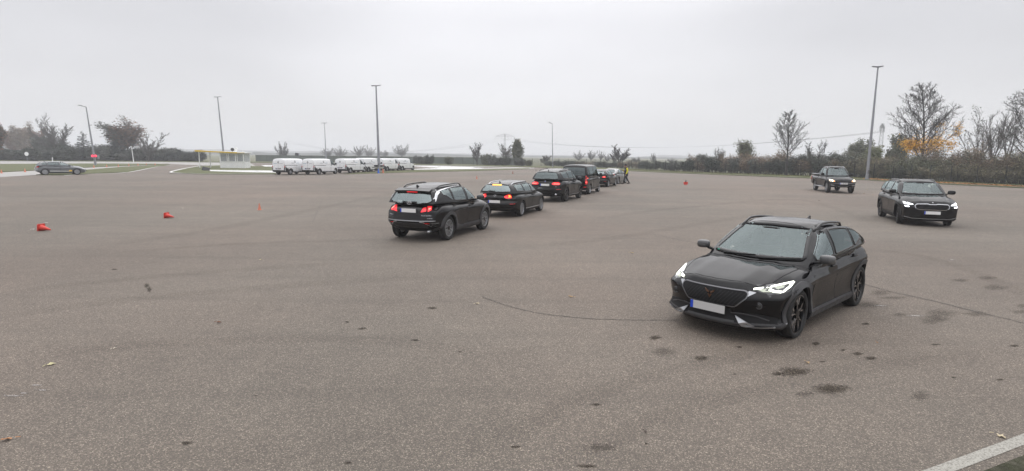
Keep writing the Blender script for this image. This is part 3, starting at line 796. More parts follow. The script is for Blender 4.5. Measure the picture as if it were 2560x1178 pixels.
    def wheels(s, style='twin', rim=SILRIM, rimR=None, dark=DARKRIM, steer=0):
        rimR = rimR or s.R * .7; R_ = s.R; wd = .23
        for xa in (s.ax, -s.ax):
            for sg in (1, -1):
                t = bpy.data.objects.new('wheel', None); link(t, s.root); t.location = (xa, sg * (s.W - .03 - wd / 2 + s.sp.get('wout', 0)), R_); t.empty_display_size = .1
                if sg < 0: t.rotation_euler = (0, 0, PI)
                if xa > 0: t.rotation_euler.z += steer
                h = wd / 2
                if (sg, 'm', style, round(R_, 3)) and getattr(s, '_wm', None) is None:
                    b = MB(); b.lathe([(rimR, -h * .9), (R_ * .93, -h), (R_ * .985, -h * .8), (R_, -h * .5), (R_, -h * .12), (R_ - .008, -h * .1), (R_ - .008, -h * .04), (R_, -h * .02), (R_, h * .5), (R_ * .985, h * .8), (R_ * .93, h), (rimR + .012, h * .93), (rimR, h * .8)], TYRE, 40, 'Y')
                    ty = b.build('tyre', t, smooth=True)
                    b = MB(); b.lathe([(rimR + .006, h * .9), (rimR - .012, h * .93), (rimR - .02, h * .7), (rimR - .03, -h * .5), (.0, -h * .55)], (dark if style == 'cup' else rim) if style != 'steel' else DARKRIM, 40, 'Y')
                    y0, y1 = h * .45, h * .78
                    def pol(r, a): return (r * math.cos(a), r * math.sin(a))
                    nsp = 5; k = rimR - .015
                    def sprism(pts, a, b_, m): b.prism(pts, a, b_, m)
                    if style == 'cup':
                        for i in range(5):
                            a = 2 * PI * i / 5 + .3
                            sprism([pol(.05, a - .7), pol(k * .55, a - .20), pol(k, a - .30), pol(k, a + .30), pol(k * .55, a + .16), pol(.05, a + .7)], y0, y1 - .012, dark)
                            sprism([pol(.06, a - .45), pol(k * .52, a - .22), pol(k * .98, a - .33), pol(k * .98, a - .25), pol(k * .55, a - .12), pol(.07, a - .1)], y0, y1, rim)
                            sprism([pol(k * .55, a + .10), pol(k * .98, a + .22), pol(k * .98, a + .33), pol(k * .5, a + .24)], y0, y1 - .004, rim)
                    elif style == 'turbine':
                        for i in range(5):
                            a = 2 * PI * i / 5
                            for q in (-.2, .2):
                                sprism([pol(.04, a + q * 2.6 - .2), pol(k, a + q * 1.5 - .085), pol(k, a + q * 1.5 + .085), pol(.04, a + q * 2.6 + .5)], y0, y1, rim)
                            sprism([pol(.04, a - .3), pol(k * .97, a - .06), pol(k * .97, a + .06), pol(.04, a + .3)], y0 - .02, y1 - .03, dark)
                    elif style == 'steel':
                        b.lathe([(k, y0 + .01), (k * .82, y1 + .008), (k * .6, y1 - .01), (k * .35, y1 + .01), (k * .33, y1 - .03), (0, y1 - .03)], rim, 28, 'Y')
                        for i in range(9): a = 2 * PI * i / 9; b.lathe([(.022, y1 + .008), (0, y1 + .009)], CAVITY, 8, 'Y', (k * .7 * math.cos(a), 0, k * .7 * math.sin(a)))
                        b.lathe([(k * .3, y1 - .02), (0, y1 - .018)], CAVITY, 16, 'Y')
                    else:
                        ns = {'twin': 5, 'multi': 8, 'v': 6}[style]
                        for i in range(ns):
                            a = 2 * PI * i / ns
                            for q in (-1, 1):
                                sp_ = .62 / ns
                                sprism([pol(.05, a + q * sp_ * .8 - .25), pol(k, a + q * sp_ - .06), pol(k, a + q * sp_ + .06), pol(.05, a + q * sp_ * .8 + .25)], y0, y1, rim)
                    b.lathe([(.07, y0), (.065, y1 + .004), (.03, y1 + .008), (0, y1 + .008)], dark if style in ('cup', 'turbine') else rim, 16, 'Y')
                    ri = b.build('rim', t, smooth='auto')
                    b = MB(); b.lathe([(rimR * .78, -.01), (rimR * .78, .01), (.05, .012)], SATIN, 24, 'Y'); di = b.build('brake_disc', t)
                    s._wm = (ty, ri, di)
                else:
                    for q in s._wm: c = q.copy(); C.objects.link(c); c.parent = t
    def mirrors(s, x=None, z=None, m=None, cap=None):
        m = m or s.paint; x = x if x is not None else s.gf(0) - .42; z = z if z is not None else s.belt(x) + .07
        for sg in (1, -1):
            b = MB(); y = sg * (s.W + .07); w = s.sp.get('mirror', (.14, .24, .16)); rot = Matrix.Rotation(-sg * .22, 3, 'Z')
            superell(b, (x, y, z), w, m, .62, 10, rot)
            h, _ = s.cast((x - .02, z - .06), 'L' if sg > 0 else 'R')
            b.tube([(x, y - sg * .08, z - .05), (x - .01, sg * (abs(h.y) - .03), z - .08)], .022, BLACKP, 6)
            o = b.build('wing_mirror', s.root, smooth=True)
            g = MB(); superell(g, (x - w[0] * .45, y + sg * .01, z), (.02, w[1] * .84, w[2] * .82), MIRG, .6, 8, rot); g.build('mirror_glass', o, smooth=True)
    def rails(s, m, x1, x2, h=.055, w=.022, yk=.93):
        for sg in (1, -1):
            pts = []; n = 18
            for i in range(n + 1):
                x = lerp(x1, x2, i / n); y = sg * s.wroof(x) * yk * (1 - .02 * abs(2 * i / n - 1) ** 2); hh, _ = s.cast((x, y), 'T')
                lift = h * min(1, sst(0, .13, i / n), sst(0, .13, 1 - i / n))
                pts.append((x, y, hh.z + lift - .004))
            b = MB(); b.tube(pts, w, m, 8); b.build('roof_rail', s.root, smooth=True)
    def fin(s, x):
        h, _ = s.cast((x, 0), 'T'); b = MB(); b.prism([(x + .10, h.z - .01), (x - .06, h.z + .062), (x - .085, h.z + .055), (x - .09, h.z - .015)], -.014, .014, s.paint); b.build('aerial_fin', s.root, bevel=.006)
    def plate(s, d, z, blank=PLATE, y=0, text=False, w=.52, out=.012):
        h, _ = s.cast((y, z + .055), d); h2, _ = s.cast((y, z), d); sg = 1 if d == 'F' else -1
        x = max(h.x * sg, h2.x * sg) * sg + sg * out
        tl = 0
        b = MB(); b.box((x, y, z + .055), (.012, w + .014, .124), BLACKP); b.box((x + sg * .007, y, z + .055), (.008, w, .11), blank)
        left = -1 if d == 'B' else 1          # the reader's left
        b.box((x + sg * .0115, y - sg * (w / 2 - .022), z + .055), (.003, .042, .108), PBLUE)
        if text:
            for i, (a, wd) in enumerate(((-.16, .035), (-.06, .035), (.0, .035), (.07, .03), (.115, .03), (.16, .03), (.205, .03))):
                yy = y + sg * (a); b.box((x + sg * .0118, yy, z + .055), (.003, wd * .35, .07), PTEXT); b.box((x + sg * .0118, yy, z + .085), (.003, wd, .012), PTEXT); b.box((x + sg * .0118, yy, z + .03), (.003, wd, .012), PTEXT)
        b.build('licence_plate', s.root)
    def text(s, txt, p, d, h, m, name='lettering', parent=None, off=.008, align='CENTER', w=1.0, mirror=None):
        "raised lettering turned to mesh"
        cu = bpy.data.curves.new('t', 'FONT'); cu.body = txt; cu.size = h; cu.extrude = .002; cu.align_x = align; cu.align_y = 'CENTER'
        o = bpy.data.objects.new('t', cu); C.objects.link(o); dg = bpy.context.evaluated_depsgraph_get(); dg.update()
        me = bpy.data.meshes.new_from_object(o.evaluated_get(dg)); bpy.data.objects.remove(o); me.name = name
        me.materials.clear(); me.materials.append(m)
        hit, n = s.cast(p, d); _, dr, fn = s.DIR[d]
        z = -dr; up = Vector((0, 0, 1)) ; xx = up.cross(z)
        M = Matrix((xx, up, z)).transposed().to_4x4()
        for v in me.vertices:
            q = M @ Vector((v.co.x * w, v.co.y, v.co.z)); pp = hit + q
            key = (pp.x, pp.z) if d in 'LR' else (pp.y, pp.z)
            hh, _n = s.cast(key, d); a = hh - dr * (off + v.co.z); v.co = a
        ob = link(bpy.data.objects.new(name, me), parent or s.root); return ob
    def place(s, loc, rz, zs=1.0): s.root.location = (loc[0], loc[1], 0); s.root.rotation_euler = (0, 0, rz); s.root.scale = (1, 1, zs)
PROF = [(0, .90), (.06, .955), (.14, .985), (.3, .985), (.5, .99), (.68, 1.0), (.80, .99), (.9, .96), (1, .91)]
def hatch(**k):
    "base proportions of a modern five-door car, adjusted by keywords"
    L_f, L_r = k['xf'], k['xr']; W = k['W']
    sp = dict(prof=PROF, noseF=[(0, -.14), (.12, -.06), (.35, -.0), (.6, -.01), (.85, -.07), (1, -.17)], noseR=[(0, .16), (.15, .04), (.4, 0), (.6, .02), (.85, .05), (1, .10)],
              plan=[(L_r, .86), (L_r + .3, .95), (L_r + .8, 1), (L_f - .9, .995), (L_f - .35, .955), (L_f, .88)])
    sp.update(k); return sp
# ------------------------------------------------------------------ near dark crossover (facing the camera)
P_NEAR = paint('midnight_paint', (.020, .021, .026), .3, .30)
sp = hatch(wb=2.68, xf=2.24, xr=-2.22, W=.915, R=.345, flare=.028, trim_r=.16, trimmat=GREYP, gap=.045,
    ztop=[(-2.22, .94), (-1.9, 1.04), (-1.5, 1.075), (-.6, 1.03), (.5, .975), (1.0, .965), (1.5, .925), (1.9, .87), (2.1, .835), (2.24, .80)],
    zbot=[(-2.22, .30), (-1.8, .23), (-1, .20), (1.6, .19), (2.0, .185), (2.24, .19)],
    prof=[(0, .955), (.05, .98), (.12, .995), (.2, .975), (.38, .955), (.58, .972), (.72, 1.0), (.76, 1.0), (.80, .975), (.9, .95), (1, .905)],
    noseF=[(0, -.09), (.06, -.03), (.12, .0), (.25, -.03), (.42, -.02), (.55, .0), (.68, -.01), (.85, -.06), (1, -.12)],
    noseR=[(0, .22), (.15, .08), (.35, 0), (.55, .03), (.75, .10), (.88, .04), (1, .09)], bulgeF=.36, bulgeR=.22, crown=.04, corner=.045, plan=[(-2.22, .86), (-1.92, .95), (-1.4, 1), (1.35, 1.0), (1.9, .985), (2.24, .945)],
    bumps=((.045, .40, .022), (.05, .72, .012), (.12, .0, -.008)),
    gfront=[(0, 1.13), (.3, .86), (.7, .48), (1, .20)], grear=[(0, -2.12), (.3, -1.98), (.7, -1.74), (1, -1.46)],
    roof=[(-1.9, 1.26), (-1.5, 1.355), (-1.0, 1.44), (-.4, 1.482), (.0, 1.475), (.25, 1.445), (.4, 1.42)],
    belt=[(-2.2, 1.10), (-1.6, 1.09), (-1.0, 1.045), (0, 1.0), (.8, .965), (1.2, .96)],
    wbelt=[(-2.2, .76), (-1.6, .835), (-.5, .865), (.6, .86), (1.15, .83)], wroof=[(-1.7, .53), (-1, .595), (0, .615), (.3, .60)], gbulge=.24, gplan=.05,
    wins=((-.02, .58, -.0, 'f'), (-.98, -.12, -.1, 'r'), (-1.46, -1.06, -.15, 'r')), dT=.105, dA=.26, dC=.20, dB=.02,
    kick=lambda x: .05 * sst(-1.0, -1.5, x), rearwin=[(.0, 1.12), (.58, 1.13), (.48, 1.28), (.0, 1.30)], wst=.035, mirror=(.15, .21, .13), wout=.01)
car = Car('crossover_car', 'glossy black crossover closest to the camera, angular white headlights on, copper badge on grille', 'car', P_NEAR, sp)
car.glazing(GL_CLEAR, GL_SIDE, GL_DARK, GL_DARK)
car.lines([(-.10, .86), (-1.10, -.11)], .34); car.arches(GREYP, .075, .016)
M_COP = mat('machined_rim', (.52, .50, .49), .25, metal=1)
car.wheels('cup', M_COP, .262, GLOSSB); car.mirrors(x=.66, z=1.04, m=mat('mirror_cap', (.07, .07, .072), .35, coat=.5))
car.rails(GLOSSB, -1.28, .12, .045, .02, .955); car.fin(-1.25)
b = MB(); s_ = [(y, x) for y, x in ()]
gl = [(-.95, -.5), (.12, -.52), (.15, 0), (.12, .52), (-.95, .5)]
o = car.patch(rounded([(x, y) for x, y in gl], .08), 'T', GLOSSB, .004, 'sunroof')
# bonnet shut lines
b = MB()
for sg in (1, -1):
    car.ribbon([(1.02, sg * .74), (1.4, sg * .72), (1.8, sg * .66), (1.98, sg * .56), (2.03, sg * .40)], .009, 'T', CAVITY, b, .003)
car.ribbon([(2.03, -.40), (2.07, -.2), (2.075, 0), (2.07, .2), (2.03, .40)], .009, 'T', CAVITY, b, .003)
b.build('bonnet_seam', car.root, smooth=True)
cw = [(car.gf(0) - .16, -.80), (car.gf(0) - .02, -.45), (car.gf(0) + .03, 0), (car.gf(0) - .02, .45), (car.gf(0) - .16, .80), (car.gf(0) - .24, .80), (car.gf(0) - .10, 0), (car.gf(0) - .24, -.80)]
b = MB(); car.ribbon([(x + .01, y) for x, y in cw[:5]], .07, 'T', BLACKP, b, .003); b.build('cowl_panel', car.root, smooth='auto')
# wipers
b = MB()
for y0, y1 in ((-.5, .05), (.12, .66)): 
    pts = []
    for i in range(7):
        y = lerp(y0, y1, i / 6); h, _ = car.cast((y, .985 + .03 * i / 6), 'F'); pts.append(h + Vector((.02, 0, .01)))
    b.tube(pts, .009, BLACKP, 5)
b.build('windscreen_wiper', car.root, smooth=True)
gr_poly = [(-.45, .715), (.45, .715), (.50, .68), (.48, .62), (.35, .485), (-.35, .485), (-.48, .62), (-.50, .68)]
o = car.feat('grille', gr_poly, 'F', CAVITY, .006, False)[0]
b = MB(); car.ribbon(rounded(gr_poly, .03, 2), .013, 'F', mat('dark_satin', (.20, .20, .21), .35, metal=.8), b, .016, closed=True); b.build('grille_frame', o, smooth='auto')
b = MB()
for i in range(-9, 10):
    for sl in (1,):
        a = (i * .052, .51); c = (i * .052 + .16, .70)
        pa = [p for p in [(lerp(a[0], c[0], t), lerp(a[1], c[1], t)) for t in [q / 12 for q in range(13)]] if inpoly(p, gr_poly) and edist(p, gr_poly) > .015]
        if len(pa) > 2: car.ribbon(pa, .010, 'F', BLACKP, b, .010)
b.build('grille_mesh', o, smooth='auto')
b = MB()
for sg in (1, -1):
    for pl in ([(0.012, .625), (.055, .645), (.075, .685), (.03, .655), (.012, .65)], [(.0, .56), (.022, .60), (.03, .615), (.008, .61)]):
        h, _ = car.cast((0, .62), 'F'); b.prism([(sg * y, z) for y, z in pl], h.x + .01, h.x + .03, COPPER, 'YZ')
b.build('badge', o)
for sg, poly in ((1, [(.52, .675), (.56, .67), (.50, .62), (.475, .60)]),):
    car.feat('grille_wing', [(.485, .715), (.575, .70), (.49, .64)], 'F', SATIN, .012)
hl = car.feat('headlight', [(.515, .745), (.68, .785), (.852, .835), (.868, .715), (.79, .685), (.62, .70)], 'F', DLENS, .010, r=.012)
M_DRL = mat('drl_white', (.9, .92, .85), .3, emit=(.97, 1, .86), es=2.3)
M_HLIN = mat('headlamp_inner', (.36, .38, .33), .2, metal=.3, emit=(.9, 1, .75), es=.25)
for i, sg in enumerate((1, -1)):
    b = MB()
    car.ribbon([(sg * y, z) for y, z in ((.530, .742), (.68, .772), (.838, .815))], .020, 'F', M_DRL, b, .018)
    car.ribbon([(sg * y, z) for y, z in ((.836, .815), (.832, .76), (.808, .708))], .026, 'F', M_DRL, b, .018)
    car.ribbon([(sg * y, z) for y, z in ((.808, .709), (.745, .718), (.685, .745))], .018, 'F', M_DRL, b, .018)
    b.build('daytime_light', hl[i], smooth='auto')
    car.patch([(sg * y, z) for y, z in ((.57, .738), (.68, .758), (.785, .785), (.785, .715), (.64, .712))], 'F', M_HLIN, .014, 'lamp_reflector', hl[i])
car.feat('headlight_side', [(1.98, .785), (1.78, .80), (1.70, .79), (1.86, .70), (1.98, .67)], 'L', DLENS, .008)
fr = car.feat('lower_intake', [(.30, .40), (.60, .42), (.86, .36), (.86, .26), (.60, .25), (.36, .28)], 'F', CAVITY, .006)
car.feat('lower_intake', [(0, .30), (.34, .30), (.30, .455), (0, .465)], 'F', CAVITY, .005)
for sg in (1, -1):
    b = MB(); car.patch([(sg * y, z) for y, z in ((.36, .37), (.42, .34), (.60, .255), (.52, .222), (.45, .232))], 'F', SATIN, .022, into=b)
    car.ribbon([(sg * y, z) for y, z in ((.50, .232), (.66, .232), (.80, .25), (.88, .285))], .022, 'F', SATIN, b, .022)
    b.build('bumper_blade', car.root, smooth='auto')
    b = MB(); car.ribbon([(sg * y, z) for y, z in ((.30, .40), (.45, .405), (.60, .385), (.74, .335))], .014, 'F', GREYP, b, .014); b.build('intake_trim', car.root, smooth='auto')
    h, n = car.cast((sg * .63, .535), 'F'); b = MB()
    b.tube([h + Vector((.012, 0, 0)) + Vector((0, math.cos(a) * .042, math.sin(a) * .042)) for a in [2 * PI * i / 16 for i in range(17)]], .007, GREYP, 5); superell(b, h + Vector((.004, 0, 0)), (.02, .07, .07), DLENS, .9, 8)
    b.build('fog_lamp', car.root, smooth=True)
car.plate('F', .375, PLATEG, y=-.02, out=.035)
tl = car.feat('taillight', [(0, .93), (.60, .94), (.80, .97), (.80, .91), (.60, .89), (0, .89)], 'C', REDL, .008)
car.feat('taillight', [(-2.12, .99), (-1.80, 1.02), (-1.86, .95), (-2.12, .90)], 'L', REDL, .008)
car.feat('rear_valance', [(0, .34), (.75, .36), (.80, .48), (0, .50)], 'B', GREYP, .006); car.plate('B', .66)
b = MB(); h, _ = car.cast((-.02, 1.02), 'F'); b.box((h.x - .02, 0, h.z), (.01, .01, .01), CAVITY)
for sg, nm in ((1, 0),): pass
car.feat('sill_trim', [(-.92, .225), (.92, .215), (.92, .30), (-.92, .31)], 'L', GREYP, .010)
b = MB(); car.ribbon([(.9, .53), (.3, .47), (-.5, .47), (-.95, .56)], .01, 'L', GREYP, b)
GREEN_ST = mat('green_sticker', (.06, .3, .22), .5)
h, _ = car.cast((-.62, 1.0), 'F'); b = MB(); superell(b, h + Vector((.01, 0, .01)), (.01, .045, .03), GREEN_ST, .9, 6); b.build('sticker', car.root)
car.place((4.47, 9.26), R(-137.3), 1.035)
CARS = {'near': car}

# ------------------------------------------------------------------ rear-view compact SUV
P_TUC = paint('anthracite_violet_paint', (.030, .029, .034), .45, .3)
sp = hatch(wb=2.68, xf=2.22, xr=-2.24, W=.93, R=.36, flare=.03, trim_r=.20, trimmat=GREYP, gap=.05,
    ztop=[(-2.24, 1.02), (-1.9, 1.13), (-1.4, 1.14), (-.4, 1.10), (.6, 1.08), (1.05, 1.07), (1.6, 1.02), (2.0, .94), (2.22, .86)],
    zbot=[(-2.24, .40), (-1.9, .27), (-1, .22), (1.6, .22), (2.22, .26)],
    noseR=[(0, .22), (.12, .10), (.28, .0), (.45, .01), (.7, .04), (.85, .05), (1, .12)], bulgeR=.2,
    gfront=[(0, 1.15), (.3, .88), (.7, .52), (1, .25)], grear=[(0, -2.13), (.4, -2.04), (.75, -1.96), (1, -1.88)],
    roof=[(-2.0, 1.51), (-1.7, 1.555), (-1.0, 1.62), (-.3, 1.635), (.1, 1.61), (.3, 1.575)],
    belt=[(-2.2, 1.17), (-1.5, 1.175), (-.8, 1.12), (.6, 1.07), (1.2, 1.06)],
    wbelt=[(-2.2, .80), (-1.6, .865), (-.5, .885), (.6, .875), (1.15, .84)], wroof=[(-1.9, .58), (-1, .635), (0, .65), (.3, .63)], gplan=.05,
    wins=((.02, .66, 0, 'f'), (-.93, -.10, -.08, 'r'), (-1.50, -1.02, -.12, 'r')), dT=.10, dA=.25, dC=.30, dB=.03, kick=lambda x: .13 * sst(-1.05, -1.45, x),
    rearwin=[(0, 1.10), (.60, 1.13), (.70, 1.20), (.54, 1.475), (0, 1.50)], mirror=(.17, .25, .16))
c = Car('suv_car', 'anthracite SUV at the tail of the queue with slanted red taillights', 'car', P_TUC, sp)
c.glazing(GL_SIDE, GL_SIDE, GL_REAR, GL_SIDE); c.lines([(-.04, .92), (-1.12, -.05)], .40, hz=.15); c.arches(GREYP, .095, .02)
c.wheels('turbine', SILRIM, .245, GLOSSB); c.mirrors(); c.rails(GLOSSB, -1.55, .1, .05, .019); c.fin(-1.62)
b = MB()
for d in 'LR':
    b = MB(); c.ribbon([(.85, 1.16), (.55, 1.39), (.25, 1.535), (-.1, 1.56), (-.6, 1.55), (-1.1, 1.52), (-1.45, 1.485), (-1.62, 1.455)], .018, d, CHROME, b, .012); c.ribbon([(-1.60, 1.46), (-1.78, 1.37), (-1.98, 1.20)], .06, d, CHROME, b, .014); b.build('chrome_strip', c.root, smooth='auto')
tl = []
for pl in ([(.42, .87), (.58, .90), (.595, 1.0), (.50, .985)], [(.62, .885), (.73, .93), (.80, 1.03), (.64, 1.03), (.635, .97)]):
    tl += c.feat('taillight', pl, 'C', REDON, .012, r=.012)
for i, sg in enumerate((1, -1)): c.patch([(sg * y, z) for y, z in ((.655, .93), (.72, .95), (.74, .985), (.66, .98))], 'C', REDHOT, .018, 'lamp_core', tl[2 + i])
pass
c.feat('light_bar', [(0, 1.045), (.60, 1.045), (.60, 1.02), (0, 1.015)], 'B', GLOSSB, .008)
b = MB(); zr_ = c.roof(-1.86) - .035
b.add([(x, y, z) for x, y, z in ((-1.76, -.56, zr_ + .035), (-1.76, .56, zr_ + .035), (-1.99, .58, zr_ - .035), (-2.06, 0, zr_ - .012), (-1.99, -.58, zr_ - .035), (-1.76, -.56, zr_ - .05), (-1.76, .56, zr_ - .05), (-1.98, .58, zr_ - .07), (-2.05, 0, zr_ - .045), (-1.98, -.58, zr_ - .07), (-1.76, 0, zr_ + .055), (-1.76, 0, zr_ - .05))], [(0, 4, 3, 10), (10, 3, 2, 1), (5, 11, 8, 9), (11, 6, 7, 8), (4, 9, 8, 3), (3, 8, 7, 2), (0, 5, 9, 4), (1, 2, 7, 6)], P_TUC); b.build('spoiler', c.root, smooth='auto')
c.feat('high_brake_light', [(0, 1.445), (.17, 1.443), (.17, 1.42), (0, 1.422)], 'B', REDON, .03, True)
c.plate('B', .86); b = MB()
h, _ = c.cast((0, 1.125), 'B')
b.tube([h + Vector((-.016, math.cos(a) * .075, math.sin(a) * .042)) for a in [2 * PI * i / 20 for i in range(21)]], .008, BADGE, 5)
b.tube([h + Vector((-.018, .042, -.028)), h + Vector((-.018, .018, .03))], .009, BADGE, 5); b.tube([h + Vector((-.018, -.018, -.03)), h + Vector((-.018, -.042, .028))], .009, BADGE, 5); b.tube([h + Vector((-.018, .03, 0)), h + Vector((-.018, -.03, 0))], .008, BADGE, 5)
b.build('badge', c.root, smooth=True)
c.text('TUCSON', (-.55, .78), 'B', .05, BADGE, w=1.4); c.text('HYBRID', (-.66, .70), 'B', .04, BADGE); c.text('HYUNDAI', (.62, .78), 'B', .04, BADGE)
c.feat('rear_valance', [(0, .40), (.52, .40), (.60, .50), (.42, .565), (0, .565)], 'B', SATIN if False else GREYP, .016)
b = MB()
for sg in (1, -1): c.ribbon([(sg * .38, .60), (sg * .50, .58), (sg * .66, .46), (sg * .74, .40)], .02, 'B', SATIN, b, .02)
c.ribbon([(-.86, .63), (-.4, .625), (.4, .625), (.86, .63)], .022, 'B', SATIN, b, .016); b.build('bumper_trim', c.root, smooth='auto')
c.feat('reflector', [(.50, .575), (.62, .57), (.66, .545), (.54, .545)], 'B', REDL, .02); c.feat('reverse_lamp', [(.68, .57), (.84, .575), (.84, .548), (.70, .545)], 'B', LENS, .018)
c.feat('sill_trim', [(-.88, .26), (.88, .25), (.88, .36), (-.5, .36), (-.88, .46)], 'L', GREYP, .012)
c.feat('headlight', [(.55, .72), (.86, .74), (.84, .60), (.58, .62)], 'F', LENS, .01); c.feat('grille', [(-.55, .84), (.55, .84), (.5, .55), (-.5, .55)], 'F', GLOSSB, .01, False); c.plate('F', .42)
b = MB(); b.tube([(-2.0, -.62, .33), (-2.16, -.62, .32)], .035, SATIN, 8); b.build('exhaust', c.root, smooth=True)
c.place((-2.25, 18.22), R(69.4), 1.02); CARS['tuc'] = c

# ------------------------------------------------------------------ estate car
def estate_spec(**k):
    sp = hatch(wb=2.65, xf=2.20, xr=-2.36, W=.895, R=.325, flare=.02, trim_r=.10, gap=.04,
    ztop=[(-2.36, .90), (-2.0, 1.0), (-1.4, 1.02), (-.4, .985), (.6, .965), (1.05, .955), (1.6, .90), (2.0, .80), (2.20, .70)],
    zbot=[(-2.36, .34), (-1.9, .23), (-1, .19), (1.6, .18), (2.20, .22)],
    noseR=[(0, .18), (.15, .03), (.35, 0), (.5, .02), (.62, .07), (.8, .06), (1, .10)], bulgeR=.2,
    gfront=[(0, 1.17), (.3, .88), (.7, .48), (1, .20)], grear=[(0, -2.26), (.4, -2.18), (.75, -2.08), (1, -1.98)],
    roof=[(-2.1, 1.345), (-1.7, 1.39), (-1.0, 1.43), (-.3, 1.44), (.05, 1.425), (.25, 1.395)],
    belt=[(-2.3, 1.04), (-1.5, 1.03), (-.8, 1.0), (.6, .955), (1.2, .94)],
    wbelt=[(-2.3, .76), (-1.6, .83), (-.5, .855), (.6, .845), (1.15, .81)], wroof=[(-2.0, .53), (-1, .585), (0, .60), (.3, .585)], gplan=.05,
    wins=((-.02, .66, 0, 'f'), (-.95, -.12, -.06, 'r'), (-1.78, -1.04, -.1, 'r')), dT=.095, dA=.25, dC=.22, dB=.03, kick=lambda x: .0,
    rearwin=[(0, 1.03), (.60, 1.05), (.66, 1.09), (.50, 1.31), (0, 1.33)], mirror=(.15, .22, .14))
    sp.update(k); return sp
P_I30 = paint('graphite_paint', (.032, .032, .036), .45, .3)
c = Car('estate_car', 'dark grey estate with amber light under its spoiler, second in the queue from behind', 'car', P_I30, estate_spec())
c.glazing(GL_SIDE, GL_SIDE, GL_REAR, GL_SIDE); c.lines([(-.06, .92), (-1.08, -.07)], .30); c.wheels('v', SILRIM, .235, GLOSSB); c.mirrors(); c.rails(CHROME, -1.75, .08, .035, .017); c.fin(-1.7)
tl = c.feat('taillight', [(.44, .83), (.52, .79), (.74, .79), (.79, .86), (.78, .93), (.66, .93), (.46, .87)], 'C', REDON, .012, r=.02)
for i, sg in enumerate((1, -1)): c.patch([(sg * y, z) for y, z in ((.62, .82), (.73, .825), (.73, .90), (.64, .89))], 'C', AMBER if sg < 0 else REDHOT, .018, 'lamp_core', tl[i])
pass
c.feat('high_brake_light', [(0, 1.335), (.20, 1.332), (.20, 1.29), (0, 1.292)], 'B', AMBER, .02)
c.plate('B', .60); b = MB(); h, _ = c.cast((0, .885), 'B'); b.tube([h + Vector((-.016, math.cos(a) * .06, math.sin(a) * .035)) for a in [2 * PI * i / 16 for i in range(17)]], .008, BADGE, 5); b.tube([h + Vector((-.018, .03, -.02)), h + Vector((-.018, -.03, .02))], .01, BADGE, 5); b.build('badge', c.root, smooth=True)
c.text('i30', (-.58, .755), 'B', .06, BADGE); c.text('HYUNDAI', (.55, .755), 'B', .045, BADGE)
b = MB(); c.ribbon([(-.80, .36), (-.5, .35), (.5, .35), (.80, .36)], .025, 'B', CHROME, b, .016); c.ribbon([(-.80, .46), (.80, .46)], .012, 'B', BLACKP, b, .01); b.build('bumper_trim', c.root, smooth='auto')
c.feat('rear_valance', [(0, .26), (.70, .27), (.75, .34), (0, .34)], 'B', BLACKP, .008); c.feat('reflector', [(.64, .58), (.80, .585), (.80, .56), (.64, .555)], 'B', REDL, .014)
c.feat('headlight', [(.50, .66), (.84, .70), (.84, .60), (.55, .58)], 'F', LENS, .01); c.feat('grille', [(-.45, .64), (.45, .64), (.40, .36), (-.40, .36)], 'F', GLOSSB, .01, False); c.plate('F', .40)
b = MB()
for d in 'LR':
    b = MB(); c.ribbon([(.95, .30), (-.95, .31)], .03, d, SATIN, b, .012); b.build('sill_trim', c.root, smooth='auto')
b = MB(); h, _ = c.cast((0, 1.06), 'B'); b.tube([h + Vector((-.02, 0, 0)), h + Vector((0, .30, .02))], .012, BLACKP, 5); b.build('rear_wiper', c.root)
c.place((.08, 25.01), R(69.5), 1.02); CARS['i30w'] = c

# ------------------------------------------------------------------ large SUV
P_X5 = paint('carbon_black_paint', (.018, .019, .023), .35, .28)
sp = hatch(wb=2.975, xf=2.40, xr=-2.52, W=.99, R=.39, flare=.03, trim_r=.14, gap=.05,
    ztop=[(-2.52, 1.10), (-2.1, 1.20), (-1.5, 1.22), (-.4, 1.18), (.6, 1.15), (1.2, 1.13), (1.7, 1.08), (2.2, .99), (2.40, .90)],
    zbot=[(-2.52, .42), (-2.0, .28), (-1, .24), (1.6, .24), (2.40, .28)],
    noseR=[(0, .20), (.15, .04), (.35, 0), (.5, .02), (.8, .05), (1, .11)], bulgeR=.2,
    gfront=[(0, 1.30), (.3, 1.02), (.7, .64), (1, .38)], grear=[(0, -2.42), (.4, -2.33), (.75, -2.25), (1, -2.15)],
    roof=[(-2.2, 1.60), (-1.8, 1.65), (-1.0, 1.71), (-.3, 1.73), (.2, 1.70), (.42, 1.66)],
    belt=[(-2.5, 1.24), (-1.5, 1.225), (-.8, 1.19), (.6, 1.14), (1.3, 1.12)],
    wbelt=[(-2.5, .84), (-1.6, .92), (-.5, .94), (.6, .93), (1.3, .89)], wroof=[(-2.1, .62), (-1, .68), (0, .69), (.4, .67)], gplan=.05,
    wins=((.08, .80, 0, 'f'), (-.95, -.04, -.05, 'r'), (-1.88, -1.05, -.1, 'r')), dT=.10, dA=.25, dC=.24, dB=.03,
    rearwin=[(0, 1.20), (.66, 1.22), (.72, 1.27), (.58, 1.56), (0, 1.585)], mirror=(.18, .26, .17))
c = Car('large_suv_car', 'big black SUV with wide horizontal red taillights in the queue, ahead of the grey estate', 'car', P_X5, sp)
c.glazing(GL_DARK, GL_DARK, GL_DARK, GL_DARK); c.lines([(.02, 1.05), (-1.12, 0)], .42); c.wheels('twin', DARKRIM, .285, GLOSSB); c.mirrors(); c.rails(GLOSSB, -1.8, .15, .05, .018); c.fin(-1.85)
tl = c.feat('taillight', [(.42, .94), (.54, .915), (.80, .92), (.86, .98), (.85, 1.05), (.55, 1.045), (.44, 1.01)], 'C', REDON, .014, r=.03)
